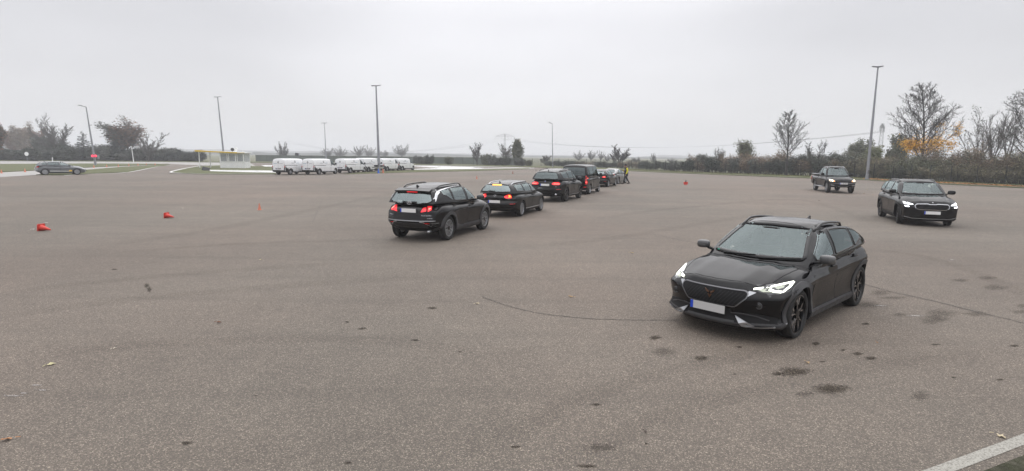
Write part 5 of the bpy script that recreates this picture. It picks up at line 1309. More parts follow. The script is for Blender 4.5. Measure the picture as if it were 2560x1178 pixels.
# ------------------------------------------------------------------ kiosk
KW = mat('kiosk_white', (.80, .81, .80), .5, var=.06, vscale=1.5); YEL = mat('yellow_fascia', (.62, .42, .02), .45, var=.08, vscale=2)
KGL = mat('kiosk_window', (.30, .32, .325), .25, var=.08, vscale=5, coat=.4); KDK = mat('kiosk_dark', (.05, .05, .055), .6)
ko = G(551, 421.3); kd = G(614, 421.6) - ko; ka = math.atan2(kd.y, kd.x) + R(-6); Wd = kd.length * 1.0
t = empty('kiosk', ko, ka, 'white cabin with sliding windows and yellow-edged flat roof reaching left as a canopy', 'kiosk')
m = MB(); hh = 2.48; dp = 2.6
m.box((Wd / 2, dp / 2, .55), (Wd, dp, 1.1), KW); m.box((Wd / 2, dp / 2, 1.68), (Wd - .16, dp - .16, 1.16), KDK)
for x in [0.05, Wd * .30, Wd * .355, Wd * .64, Wd * .70, Wd * .965]: m.box((x, .06, 1.7), (.1 if x > .1 and x < Wd * .9 else .14, .12, 1.2), KW)
for x in (.05, Wd - .05): m.box((x, dp - .06, 1.7), (.12, .12, 1.2), KW)
m.box((Wd / 2, dp / 2, 2.36), (Wd, dp, .2), KW); m.box((Wd / 2, -.02, 1.12), (Wd + .06, .1, .06), KW); m.build('wall', t)
for i, (a, c_) in enumerate(((.12, Wd * .30 - .05), (Wd * .355 + .05, Wd * .64 - .05), (Wd * .70 + .05, Wd * .965 - .07))):
    m = MB(); m.box(((a + c_) / 2, .05, 1.7), (c_ - a, .02, 1.1), KGL); w_ = m.build('window', t)
    m = MB()
    for x in (a, c_): m.box((x, .035, 1.7), (.04, .04, 1.14), KW)
    m.build('frame', w_)
m = MB(); m.box((Wd - .05, dp / 2, 1.7), (.02, dp - .3, 1.1), KGL)
for i in range(8): m.box((Wd - .03, .3 + i * (dp - .55) / 7, 1.7), (.05, .05, 1.14), KW)
m.build('side_louvre', t)
# roof slopes gently down to the right
m = MB(); rx0, rx1 = -3.45, Wd - .9; zl, zr = 2.86, 2.60
m.add([(rx0, -.5, zl - .24), (rx1, -.5, zr - .2), (rx1, -.44, zr - .2), (rx0, -.44, zl - .24), (rx0, -.5, zl), (rx1, -.5, zr), (rx1, -.44, zr), (rx0, -.44, zl)], [(0, 1, 5, 4), (3, 7, 6, 2), (0, 4, 7, 3), (1, 2, 6, 5), (4, 5, 6, 7), (0, 3, 2, 1)], YEL)
m.add([(rx0 - .06, -.5, zl - .24), (rx0, -.5, zl - .24), (rx0, dp + .4, zl - .24), (rx0 - .06, dp + .4, zl - .24), (rx0 - .06, -.5, zl), (rx0, -.5, zl), (rx0, dp + .4, zl), (rx0 - .06, dp + .4, zl)], [(0, 1, 5, 4), (3, 7, 6, 2), (0, 4, 7, 3), (1, 2, 6, 5), (4, 5, 6, 7), (0, 3, 2, 1)], YEL)
m.box(((rx1 + Wd + .25) / 2, -.42, 2.50), (Wd + .25 - rx1, .05, .08), YEL); m.build('fascia', t)
m = MB(); m.add([(rx0, -.43, zl - .1), (Wd + .3, -.43, zr - .14), (Wd + .3, dp + .4, zr - .14), (rx0, dp + .4, zl - .1), (rx0, -.43, zl - .02), (Wd + .3, -.43, zr - .06), (Wd + .3, dp + .4, zr - .06), (rx0, dp + .4, zl - .02)], [(0, 3, 2, 1), (4, 5, 6, 7), (0, 1, 5, 4), (1, 2, 6, 5), (2, 3, 7, 6), (3, 0, 4, 7)], KW); m.build('roof', t)
for x, y in ((-3.05, -.1), (-2.55, dp + .1)):
    m = MB(); m.box((x, y, 1.36), (.11, .11, 2.64), KW); m.tube([(x, y, 2.2), (x + .45, y, 2.62)], .035, KW, 6); m.build('canopy_post', t)
ac = empty('air_conditioner', t.matrix_basis @ Vector((1.9, .8, 2.62)), ka, 'grey-white air conditioning unit with round black fan on the kiosk roof', 'air conditioner')
ac.location = Matrix.Rotation(ka, 3, 'Z') @ Vector((1.95, .8, 2.66)) + ko
m = MB(); m.box((0, 0, .33), (.95, .36, .62), KW); m.build('casing', ac, bevel=.02)
m = MB(); m.lathe([(.27, -.185), (.27, -.21), (.2, -.2), (.19, -.215), (.1, -.205), (0, -.215)], KDK, 20, 'Y', (-.18, 0, .34)); m.build('fan_grille', ac)
m = MB(); m.lathe([(.0, .04), (.2, .09), (.3, .18)], KW, 14, 'Z', (0, 0, 0)); m.tube([(0, 0, -.05), (0, 0, .06)], .03, KW, 6); o = m.build('roof_dome', smooth=True, loc=Matrix.Rotation(ka, 3, 'Z') @ Vector((3.5, .6, 2.62)) + ko)
setp(o, 'small white dish on the kiosk roof right of the fan unit', 'dish')
p = G(515, 428); m = MB(); m.box((0, 0, .28), (.95, .08, .52), KDK, ry=R(14), rx=R(-25)); m.box((0, .2, .22), (.7, .35, .42), KDK, ry=R(14)); o = m.build('display_board', loc=p, rz=ka, bevel=.01)
setp(o, 'tilted black board standing in the grass left of the kiosk', 'board')
# dark sign box on a thin post
p = at_dist(743, 120); t = empty('post_sign', p, 0, 'small dark box on a thin post above the leftmost van', 'sign')
zc = above(741, 386, p); m = MB(); m.tube([(.3, 0, 0), (.3, 0, zc)], .06, POLED, 6); m.build('post', t)
m = MB(); m.box((-.05, 0, zc), (.62, .3, .5), KDK, ry=R(8)); m.box((.38, 0, zc + .05), (.2, .25, .32), POLE, ry=R(8)); m.build('sign_box', t, bevel=.02)

# ------------------------------------------------------------------ tyres round the lamp post
BEIGE = mat('pale_band', (.42, .41, .36), .6)
p0 = G(947, 431.2); p0 = p0 - Vector((p0.x, p0.y, 0)).normalized() * .0
for i, (z, mm, lab) in enumerate(((.0, BEIGE, 'pale ring at the very bottom of the stack round the lamp post'), (.26, TYRE, 'black tyre second from the ground round the lamp post'), (.52, BEIGE, 'pale ring under the topmost black tyre round the lamp post'), (.78, TYRE, 'topmost black tyre of the stack round the lamp post'))):
    m = MB(); rr = .62 if mm is TYRE else .56
    m.lathe([(rr - .26, .03), (rr - .08, .0), (rr, .06), (rr, .20), (rr - .08, .25), (rr - .26, .22)], mm, 24, close=True); o = m.build('tyre_ring', smooth='auto', loc=p0 + Vector((random.Random(i).uniform(-.05, .05), 0, z)))
    setp(o, lab, 'tyre', 'rings stacked round the lamp post')

# ------------------------------------------------------------------ traffic cones
def cone_mats(n, c): return mat('cone_' + n, c, .45, var=.08, vscale=6)
CRED = cone_mats('red', (.62, .045, .03)); COR = cone_mats('orange', (.62, .20, .12)); CBL = cone_mats('blue', (.02, .12, .55)); CIN = mat('cone_inside', (.10, .02, .02), .8); CBASE = mat('cone_dark_base', (.03, .03, .03), .7)
def cone(loc, H, m_, label, lying=None, rz=0, group=None, s=1.0):
    t = empty('traffic_cone', loc, rz, label, 'cone', group)
    M = Matrix.Identity(4)
    k = H
    def fin(mb, name):
        o = mb.build(name, t, smooth='auto')
        if lying is not None: o.matrix_basis = Matrix.Translation((0, 0, k * .27)) @ Matrix.Rotation(lying, 4, 'Y')
        return o
    b = MB(); b.lathe([(k * .235, k * .03), (k * .045, k), (k * .028, k), (k * .21, k * .02)], m_, 20); fin(b, 'cone_body')
    b = MB(); h = k * .3
    pts = rounded([(-h, -h), (h, -h), (h, h), (-h, h)], k * .08, 2); b.prism(pts, 0, k * .045, CIN if lying is not None else m_, 'XY')
    b2 = MB(); b2.prism(pts, k * .0, k * .05, m_, 'XY'); fin(b2, 'base')
    if lying is not None: b = MB(); b.lathe([(k * .2, -.004), (0, -.004)], CIN, 16); fin(b, 'opening')
    return t
for px, py, H, rz, lab in ((103, 577, .40, R(-14), 'red cone fallen on its side, closest to the camera at far left'), (416, 545, .38, R(-18), 'red cone lying on its side, right of the nearest fallen cone')):
    cone(G(px, py), H, CRED, lab, lying=R(98), rz=rz, group='cones knocked over on the tarmac')
q = G(1714, 462); t = empty('traffic_cone', q, R(6), 'red knocked-over cone facing the camera with its base, between the queue and the pickup', 'cone', 'cones knocked over on the tarmac')
m = MB(); m.prism(rounded([(-.17, .0), (.17, .0), (.22, .26), (-.22, .26)], .03, 2), -.02, .02, CRED); m.build('base', t)
m = MB(); m.lathe([(.10, .02), (.03, .42), (.0, .43)], CRED, 16, 'Y', (0, 0, .11)); m.build('cone_body', t, smooth='auto')
m = MB(); m.tube([(0, 0, .24), (.02, .01, .44)], [.045, .035], CBASE, 8); m.build('rubber_tip', t)
cone(G(649, 525), .30, COR, 'faded orange upright cone, left of the queue, alone on the tarmac')
for i, (px, py, lab) in enumerate(((1192, 448, 'nearest of the three tiny cones beyond the grey estate'), (1282, 434.5, 'middle one of the three tiny cones beyond the estate'), (1340, 428, 'farthest of the three tiny cones near the turf tip'))):
    cone(G(px, py), .38 if i else .36, (COR, cone_mats('dull_orange', (.35, .14, .09)), cone_mats('dull_dark', (.14, .13, .12)))[i], lab, group='tiny cones beyond the queue')
cone(G(946, 433.4), .62, CBL, 'blue cone at the foot of the lamp post between the vans'); cone(G(957.5, 433), .60, COR, 'orange cone right of the blue cone by the lamp post')
for px, py in ((4, 433.5), (63, 430.5), (235, 419.6), (267, 417.8), (296, 416.9), (322, 415), (345, 414), (366, 413.2), (388, 412.6)):
    cone(G(px, py), .42, COR, 'tiny orange cone marking the pale path by the grey car', group='cones along the pale path at far left')

# ------------------------------------------------------------------ person
def skin(name, verts, edges, m, parent, sub=2, root=0):
    me = bpy.data.meshes.new(name); me.from_pydata([v[0] for v in verts], edges, []); o = bpy.data.objects.new(name, me); C.objects.link(o)
    sk = o.modifiers.new('s', 'SKIN'); sv = me.skin_vertices[0].data
    for i, v in enumerate(verts):
        r = v[1]; sv[i].radius = r if isinstance(r, tuple) else (r, r); sv[i].use_root = (i == root)
    su = o.modifiers.new('u', 'SUBSURF'); su.levels = su.render_levels = sub
    dg = bpy.context.evaluated_depsgraph_get(); dg.update(); m2 = bpy.data.meshes.new_from_object(o.evaluated_get(dg)); bpy.data.objects.remove(o)
    m2.materials.clear(); m2.materials.append(m); m2.name = name
    for p in m2.polygons: p.use_smooth = True
    q = bpy.data.objects.new(name, m2); link(q, parent); return q
SKINM = mat('skin', (.42, .25, .19), .6); JBLK = mat('black_jacket', (.014, .014, .016), .8, var=.2, vscale=12); JYEL = mat('yellow_sleeve', (.72, .66, .04), .7, var=.1, vscale=12); TRO = mat('dark_trousers', (.03, .032, .036), .85, var=.2, vscale=12)
SHOE = mat('brown_boots', (.04, .032, .027), .7); BEAN = mat('black_beanie', (.012, .012, .014), .9); REFL = mat('reflective_grey', (.5, .5, .5), .4)
pp = G(1564.5, 459.6)
# local frame: +x = walking direction, +z up. height 1.84 m
t = empty('person', pp, math.atan2(0, -1) + R(12), 'person in black and yellow jacket and black beanie walking beside the silver saloon', 'person')
z0 = 0.0
J = {'pel': (0, 0, .97), 'wa': (.02, 0, 1.12), 'ch': (.03, 0, 1.36), 'nk': (.04, 0, 1.54), 'hd0': (.06, 0, 1.62), 'hd1': (.07, 0, 1.76)}
body = [((0, 0, .96), (.12, .12)), ((.02, 0, 1.14), (.11, .11)), ((.03, 0, 1.36), (.11, .12)), ((.04, 0, 1.47), (.07, .08)), ((.055, 0, 1.55), .068), ((.085, 0, 1.635), (.118, .092)), ((.085, 0, 1.715), (.122, .098)), ((.075, 0, 1.78), (.08, .07)),
    ((.03, .20, 1.43), .045), ((-.02, .25, 1.20), .045), ((.10, .24, .98), .042), ((.14, .23, .91), .032),
    ((.03, -.20, 1.43), .045), ((.06, -.27, 1.20), .045), ((.24, -.18, 1.24), .042), ((.30, -.14, 1.28), .032),
    ((.02, -.10, .90), .11), ((-.14, -.11, .50), .068), ((-.36, -.11, .12), .045), ((-.36, -.11, .07), .045), ((-.22, -.12, .045), .04),
    ((.02, .10, .90), .11), ((.20, .11, .52), .068), ((.30, .11, .12), .045), ((.30, .11, .07), .045), ((.43, .12, .045), .04)]
E_ = [(0, 1), (1, 2), (2, 3), (3, 4), (4, 5), (5, 6), (6, 7), (2, 8), (8, 9), (9, 10), (10, 11), (2, 12), (12, 13), (13, 14), (14, 15), (0, 16), (16, 17), (17, 18), (18, 19), (19, 20), (0, 21), (21, 22), (22, 23), (23, 24), (24, 25)]
skin('body', body, E_, SKINM, t)
# face and hands
m = MB(); superell(m, (.20, 0, 1.665), (.05, .03, .05), SKINM, .8, 6); 
for sg in (1, -1): superell(m, (.185, sg * .034, 1.69), (.02, .02, .012), BEAN, .9, 5); superell(m, (.08, sg * .098, 1.66), (.04, .015, .055), SKINM, .9, 6)
superell(m, (.19, 0, 1.62), (.02, .05, .012), mat('lips', (.3, .12, .1), .6), .9, 5); m.build('face', t, smooth=True)
def hand(c, d, sg):
    c = Vector(c); d = Vector(d).normalized(); n_ = Vector((0, 1, 0)) if abs(d.y) < .8 else Vector((1, 0, 0)); w = d.cross(n_).normalized(); V_ = [(c, (.022, .03)), (c + d * .07, (.018, .036))]; Ed = [(0, 1)]
    for i, (o_, L_) in enumerate(((-.03, .065), (-.01, .078), (.01, .072), (.028, .055))):
        a = c + d * .075 + w * o_; V_ += [(a, .009), (a + d * L_ * .55 + n_ * .008, .008), (a + d * L_ + n_ * .028, .006)]; k = len(V_); Ed += [(1, k - 3), (k - 3, k - 2), (k - 2, k - 1)]
    V_ += [(c + d * .02 + w * -.035, .011), (c + d * .06 + w * -.062, .009), (c + d * .085 + w * -.06, .007)]; k = len(V_); Ed += [(0, k - 3), (k - 3, k - 2), (k - 2, k - 1)]
    skin('hand', V_, Ed, SKINM, t, 1)
hand((.15, .23, .89), (.35, 0, -.9), -1); hand((.31, -.13, 1.29), (.8, .4, .4), 1)
k = 1.14
skin('jacket', [((0, 0, .82), (.155, .17)), ((.0, 0, .94), (.19, .205)), ((.02, 0, 1.14), (.19, .205)), ((.03, 0, 1.33), (.185, .225)), ((.04, 0, 1.46), (.125, .175)), ((.055, 0, 1.56), (.10, .10)),
    ((.03, -.17, 1.42), .10), ((.03, .17, 1.42), .10)], [(0, 1), (1, 2), (2, 3), (3, 4), (4, 5), (3, 6), (3, 7)], JBLK, t)
sleeve = lambda a, m_: skin('sleeve', a, [(i, i + 1) for i in range(len(a) - 1)], m_, t)
sleeve([((.02, .15, 1.49), .09), ((.02, .22, 1.40), .09), ((-.02, .26, 1.20), .078), ((.08, .25, .99), .062), ((.12, .24, .935), .056)], JYEL)
sleeve([((.03, -.15, 1.49), .09), ((.03, -.23, 1.40), .10), ((.06, -.27, 1.21), .088), ((.22, -.20, 1.235), .07), ((.28, -.16, 1.27), .062)], JYEL)
skin('trousers', [((0, 0, .92), (.15, .17)), ((.02, -.10, .86), .12), ((-.13, -.11, .50), .085), ((-.33, -.11, .15), .066), ((.02, .10, .86), .12), ((.19, .11, .52), .085), ((.29, .11, .15), .066)], [(0, 1), (1, 2), (2, 3), (0, 4), (4, 5), (5, 6)], TRO, t)
for a, c_, tilt in (((-.36, -.11, 0), (-.25, -.115, .0), 0), ((.30, .11, 0), (.42, .115, 0), 0)):
    m = MB(); superell(m, (c_[0] - .05, c_[1], .05), (.31, .11, .10), SHOE, .6, 8); superell(m, (a[0], a[1], .12), (.12, .11, .16), SHOE, .6, 8); m.build('boot', t, smooth=True)
m = MB(); m.lathe([(.0, .12), (.05, .112), (.09, .085), (.118, .03), (.120, -.03), (.105, -.035)], BEAN, 16, 'Z', (.075, 0, 1.735)); m.build('beanie', t, smooth=True)
m = MB(); m.box((.20, .12, 1.30), (.02, .03, .18), REFL); m.box((.215, .02, 1.36), (.01, .09, .02), REFL); m.build('chest_print', t)

# ------------------------------------------------------------------ fences
FGR = mat('fence_green', (.06, .08, .07), .6, var=.15, vscale=2); FDK = mat('fence_post_dark', (.022, .026, .024), .6)
def fence(pts, H, step, name_label, mesh='wire', wire=.006, gap=.075):
    t = empty('mesh_fence', pts[0], 0, name_label, 'fence'); o_ = pts[0]
    cum = [0]
    for i in range(len(pts) - 1): cum.append(cum[-1] + (pts[i + 1] - pts[i]).length)
    def at(s):
        for i in range(len(pts) - 1):
            if s <= cum[i + 1] + 1e-6: return pts[i].lerp(pts[i + 1], (s - cum[i]) / (cum[i + 1] - cum[i])) - o_
        return pts[-1] - o_
    n = int(cum[-1] / step); me = None
    for i in range(min(n + 1, 98)):
        p = at(i * cum[-1] / n)
        if me is None:
            m = MB(); m.box((0, 0, (H + .05) / 2), (.07, .07, H + .05), FDK); m.box((0, 0, H + .07), (.085, .085, .03), FDK)
            for z in (.35, .8, 1.3, H - .1): m.box((0, -.045, z), (.09, .03, .04), FDK)
            me = m.build('fence_post', t); me.location = p
        else: q = me.copy(); C.objects.link(q); q.parent = t; q.location = p
    m = MB()
    if mesh == 'wire':
        k = int(cum[-1] / gap)
        for i in range(k):
            p = at(i * gap); s = wire / 2; m.add([(p.x - s, p.y, .06), (p.x + s, p.y, .06), (p.x + s, p.y, H), (p.x - s, p.y, H), (p.x, p.y + wire, .06), (p.x, p.y + wire, H)], [(0, 1, 2, 3), (1, 4, 5, 2), (4, 0, 3, 5)], FGR)
        for j in range(int(H / .2) + 1):
            z = .08 + j * .2; P = [at(i * cum[-1] / n) + Vector((0, 0, z)) for i in range(n + 1)]; m.tube(P, wire * .8, FGR, 4)
    else:
        for i in range(n):
            a, b2 = at(i * cum[-1] / n), at((i + 1) * cum[-1] / n); m.add([(a.x, a.y, .05), (b2.x, b2.y, .05), (b2.x, b2.y, H), (a.x, a.y, H), (a.x, a.y + .04, .05), (b2.x, b2.y + .04, .05), (b2.x, b2.y + .04, H), (a.x, a.y + .04, H)], [(0, 1, 2, 3), (7, 6, 5, 4), (3, 2, 6, 7)], SCREEN)
    m.build('mesh_panel', t, fixn=False)
    return t
SCREEN = mat('fence_screen', (.12, .14, .125), .85, var=.2, vscale=.35)
fence(gp((3200, 495), (2560, 465), (2385, 457.5), (2223, 449), (2165, 446.5), (2000, 440), (1860, 434.5), (1720, 430), (1640, 426.5)), 1.86, 2.52, 'dark green wire mesh fence with black posts along the right edge of the tarmac')
fence(gp((1638, 426.4), (1571, 423.2), (1450, 419), (1310, 415.2)), 1.86, 2.6, 'farther stretch of wire mesh fence behind the queue of cars', wire=.009, gap=.06)
fence(gp((1305, 414.5), (1180, 411.5), (1000, 408.6), (860, 406.8), (640, 404.4)), 1.9, 3.2, 'green screened fence behind the white vans', mesh='screen')

# ------------------------------------------------------------------ pylons and lines
PYL = mat('pylon_steel', (.16, .165, .17), .6, metal=.3)
def pylon(p, H, ang, label, aw=7.2):
    t = empty('electricity_pylon', p, ang, label, 'pylon'); m = MB(); r = .04
    def hw(z): return lerp(1.15, .38, z / H)
    zs = [H * i / 9 for i in range(10)]
    for i in range(9):
        a, b2 = hw(zs[i]), hw(zs[i + 1])
        for sx, sy in ((1, 1), (1, -1), (-1, -1), (-1, 1)):
            m.tube([(sx * a, sy * a, zs[i]), (sx * b2, sy * b2, zs[i + 1])], r, PYL, 4)
            nx_, ny_ = (sy, -sx) ; 
            m.tube([(sx * a, sy * a, zs[i]), (nx_ * b2, ny_ * b2, zs[i + 1])], r * .7, PYL, 3)
            m.tube([(nx_ * a, ny_ * a, zs[i]), (sx * b2, sy * b2, zs[i + 1])], r * .7, PYL, 3)
            m.tube([(sx * b2, sy * b2, zs[i + 1]), (nx_ * b2, ny_ * b2, zs[i + 1])], r * .7, PYL, 3)
    m.build('tower', t)
    m = MB()
    za = H - 1.6; zb = H - .2; k = 8
    for y in (.4, -.4):
        m.tube([(-aw, 0, za - .1), (-aw * .5, y, za), (0, y, za), (aw * .5, y, za), (aw, 0, za - .1)], .06, PYL, 4); m.tube([(-aw, 0, za), (-aw * .75, y * .6, za + .75), (0, y, zb + .8), (aw * .75, y * .6, za + .75), (aw, 0, za)], .055, PYL, 4)
    for i in range(-k, k + 1): x = i * aw / (k + 1); zt = lerp(zb + .8, za + .55, abs(i) / (k + 1)); m.tube([(x, 0, za), (x + aw / (k + 1) * (.5 if i < 0 else -.5), 0, zt)], .04, PYL, 3); m.tube([(x, 0, za), (x, 0, zt)], .04, PYL, 3)
    m.build('cross_arm', t)
    xs = [-aw, -aw * .66, -aw * .33, aw * .33, aw * .66, aw]
    for x in xs: m = MB(); m.tube([(x, 0, za - .05), (x, 0, za - 1.5)], .07, POLED, 6); m.build('insulator', t)
    M_ = Matrix.Rotation(ang, 3, 'Z')
    return [M_ @ Vector((x, 0, za - 1.5)) + p for x in xs]
p1 = at_dist(1262, 440); p2 = at_dist(2198.5, 300); d12 = p2 - p1
H1 = above(1262, 336, p1); H2 = above(2198, 312, p2)
A1 = pylon(p1, H1, R(-8), 'lattice pylon with wide flat arm far behind the small yellowish tree, left of centre')
angl = math.atan2(d12.y, d12.x) + PI / 2
A2 = pylon(p2, H2, math.atan2(p2.x, -p2.y) + R(80) - PI / 2 + PI / 2, 'lattice pylon seen end-on beside the rightmost lamp post', 5.5)
for i, (a, b2) in enumerate(zip(A1, A2[::-1] if False else A2)):
    m = MB(); P = [a.lerp(b2, k / 40) - Vector((0, 0, 4 * 7.0 * (k / 40) * (1 - k / 40))) for k in range(41)]; m.tube(P, .022, POLED, 4, cap=False)
    o = m.build('power_line'); setp(o, 'thin power line sagging across the sky between the two pylons', 'cable', 'power lines between the pylons')
p0 = at_dist(700, 620)
for i, a in enumerate(A1):
    b2 = p0 + Vector((i * 2, 0, H1 - 4)); m = MB(); P = [a.lerp(b2, k / 24) - Vector((0, 0, 4 * 11 * (k / 24) * (1 - k / 24))) for k in range(25)]; m.tube(P, .02, PYL, 4, cap=False)
    o = m.build('power_line'); setp(o, 'faint power line leaving the left pylon into the haze to the left', 'cable', 'power lines left of the left pylon')

# ------------------------------------------------------------------ far left odds and ends
BRN = mat('dull_building', (.12, .11, .10), .8, var=.1, vscale=.5); BRF = mat('pale_roof', (.30, .30, .29), .7)
a, b2 = at_dist(14, 188), at_dist(128, 188); m = MB(); L_ = (b2 - a).length; t = empty('low_building', a, math.atan2((b2 - a).y, (b2 - a).x), 'long low flat-roofed building half hidden behind the hedge at far left', 'building')
m.box((L_ / 2, 4, 1.2), (L_, 7, 2.4), BRN); m.build('wall', t)
zt = above(70, 378.5, a); m = MB(); m.box((L_ / 2, 4, zt - .12), (L_ + 1, 8.4, .28), BRF); m.build('roof', t)
for i in range(5): m = MB(); m.box((L_ * (.12 + .19 * i), .45, 1.5), (1.6, .1, .8), KGL); m.build('window', t)
p = at_dist(67, 168); t = empty('round_sign', p, 0, 'round white sign seen from behind in front of the low building', 'sign'); zc = above(67, 385, p)
m = MB(); m.tube([(0, .03, 0), (0, .03, zc)], .04, POLE, 6); m.build('post', t); m = MB(); m.lathe([(0, -.02), (.46, -.02), (.46, .01), (0, .01)], KW, 20, 'Y', (0, 0, zc)); m.build('sign_plate', t)
p = at_dist(333, 160); zc = above(330, 366, p); m = MB(); m.tube([(0, 0, 0), (-.2, 0, zc)], [.09, .06], KW, 8); o = m.build('marker_pole', loc=p); setp(o, 'slim white pole standing in the dark hedge, right of the red signal', 'pole')
p = G(131.5, 404); m = MB(); m.box((0, 0, .5), (.16, .12, 1.0), KW, taper=.8); m.box((0, 0, 1.02), (.13, .1, .08), POLED); o = m.build('marker_post', loc=p); setp(o, 'short white delineator post just above the grey car', 'post')
# ================================================================== vegetation
def bark(n, c): return mat('bark_' + n, c, .9, var=.25, vscale=6)
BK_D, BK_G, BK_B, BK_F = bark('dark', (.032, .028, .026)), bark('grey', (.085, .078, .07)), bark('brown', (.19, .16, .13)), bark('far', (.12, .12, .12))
def leafm(n, c, v=.35):
    name = 'leaf_' + n
    if name in MATS: return MATS[name]
    m, nn, l, p = nodes_of(name); g = nn.new('ShaderNodeNewGeometry'); oi = nn.new('ShaderNodeObjectInfo')
    s = nn.new('ShaderNodeVectorMath'); s.operation = 'SCALE'; s.inputs[0].default_value = c
    z = maprange(nn, l, tnoise(nn, l, g.outputs['Position'], .9, 4, .6), .3, .7, 1 - v, 1 + v)
    rnd = maprange(nn, l, g.outputs['Random Per Island'], 0, 1, .65, 1.4)
    mu = nn.new('ShaderNodeMath'); mu.operation = 'MULTIPLY'; l.new(z, mu.inputs[0]); l.new(rnd, mu.inputs[1])
    l.new(mu.outputs[0], s.inputs['Scale']); l.new(s.outputs[0], p.inputs['Base Color']); p.inputs['Roughness'].default_value = .7; p.inputs['Specular IOR Level'].default_value = .2
    return m
L_DK = leafm('dark_green', (.066, .077, .06)); L_GR = leafm('dull_green', (.135, .145, .095)); L_OL = leafm('olive', (.22, .195, .12)); L_BR = leafm('brown', (.22, .165, .115))
L_YE = leafm('yellow', (.72, .42, .08), .25); L_LG = leafm('light_green', (.17, .185, .10)); L_RU = leafm('rust', (.19, .115, .08)); L_CO = leafm('conifer', (.05, .064, .056)); L_LI = leafm('light_straw', (.30, .27, .18)); L_GY = leafm('grey_green', (.125, .135, .115))
def perp(d, rr):
    v = Vector((rr.gauss(0, 1), rr.gauss(0, 1), rr.gauss(0, 1))); v -= d * v.dot(d); return v.normalized()
class Tree:
    def __init__(s, seed): s.rr = random.Random(seed); s.t = MB(); s.b = MB(); s.tips = []; s.bark = BK_D
    def limb(s, p, d, L_, r, lev, P):
        rr = s.rr; n = P['seg'][lev]; pts = [p.copy()]; rad = [r]; dirs = [d.copy()]; q = p.copy(); dd = d.copy()
        for i in range(n):
            dd = (dd + perp(dd, rr) * P['wob'][lev] + Vector((0, 0, P['up'][lev]))).normalized(); q = q + dd * (L_ / n); pts.append(q.copy()); dirs.append(dd.copy()); rad.append(max(lerp(r, r * P['tap'][lev], (i + 1) / n), P['rmin']))
        (s.t if lev <= P.get('tl', 1) else s.b).tube(pts, rad, s.bark, (7, 5, 3, 3, 3)[lev], cap=False)
        if lev + 1 < len(P['n']) + 0 and P['n'][lev] > 0:
            k = P['n'][lev]; k = k if isinstance(k, int) else rr.choice(k)
            for j in range(k):
                u = lerp(P['st'][lev], 1.0, (j + rr.random() * .8) / k); i = min(int(u * n), n - 1); f = u * n - i
                o = pts[i].lerp(pts[i + 1], f); bd = dirs[i + 1]; a = rr.gauss(P['ang'][lev], .12) if not (lev == 0 and P.get('dome')) else P['ang'][0] * 1.45 * math.sqrt(rr.random() * .95 + .02); side = perp(bd, rr)
                if lev == 0 and P.get('spin'): ph = j * 2.4 + rr.random() * .6; side = Vector((math.cos(ph), math.sin(ph), 0))
                nd = (bd * math.cos(a) + side * math.sin(a)).normalized(); sh = P['shape'](u) if lev == 0 else lerp(1.0, .55, u)
                s.limb(o, nd, L_ * P['len'][lev] * sh * rr.uniform(.75, 1.2), max(rad[i] * P['rr'][lev], P['rmin']), lev + 1, P)
        if lev >= P.get('leaflev', 2): s.tips += [(pts[-1], lev), (pts[len(pts) // 2], lev)]
    def leaves(s, m, per, size, spread, keep=lambda p: True, prob=1, name='leaves'):
        rr = s.rr; B = MB()
        for p, lev in s.tips:
            if not keep(p) or rr.random() > prob: continue
            for k in range(per):
                c = p + Vector((rr.gauss(0, spread), rr.gauss(0, spread), rr.gauss(0, spread * .8))); a = perp(Vector((0, 0, 1)), rr) * size * rr.uniform(.6, 1.3); n_ = Vector((rr.gauss(0, 1), rr.gauss(0, 1), rr.gauss(0, 1))).normalized(); b = a.cross(n_).normalized() * size * rr.uniform(.4, .9)
                B.add([c - a, c + b * .8, c + a, c - b], [(0, 1, 2, 3)], m)
        s.L = getattr(s, 'L', []) + [(name, B)]
    def build(s, name, label, cat, loc, group=None, rz=0):
        t = empty(name, loc, rz, label, cat, group)
        if s.t.v: s.t.build('trunk', t, smooth=True, fixn=False)
        if s.b.v: s.b.build('branches', t, smooth=True, fixn=False)
        for nm, B in getattr(s, 'L', []):
            if B.v: B.build(nm, t, fixn=False)
        return t
def shape_maple(u): return .42 + .75 * (1 - u) ** .8 if u > .25 else .95
def maple(seed, H, spread=1.0, dens=1.0, rmin=.014, bk=BK_D, st=.22):
    T = Tree(seed); T.bark = bk
    P = dict(seg=[9, 6, 4, 3], wob=[.035, .09, .14, .2], up=[.03, .10, .07, .03], tap=[.12, .2, .4, .6], rmin=rmin, n=[int(34 * dens), int(13 * dens), int(6 * dens), 0], st=[st, .18, .15, 0], ang=[.95, .62, .6, 0],
        len=[.48 * spread, .42, .42, 0], rr=[.42, .5, .6, 0], shape=lambda u: (1 - u) ** .75 + .12, spin=True, leaflev=2)
    T.limb(Vector((0, 0, -.1)), Vector((0, 0, 1)), H, H * .017, 0, P); return T
def vase(seed, H, dens=1.0, rmin=.02, bk=BK_G, ang=.5, levels=4, st=.22, n0=9):
    T = Tree(seed); T.bark = bk
    P = dict(seg=[4, 7, 4, 3], wob=[.05, .10, .15, .2], up=[0, .09, .08, .05], tap=[.5, .16, .4, .6], rmin=rmin, n=[n0, int(15 * dens), int(8 * dens), 0], st=[.35, st, .12, 0], ang=[ang, .5, .6, 0],
        len=[2.45, .36, .40, 0], rr=[.55, .5, .6, 0], shape=lambda u: rng(u), spin=True, leaflev=2, dome=True)
    rng = lambda u: .8 + .2 * u
    T.limb(Vector((0, 0, -.1)), Vector((0, 0, 1)), H * .30, H * .022, 0, P); return T
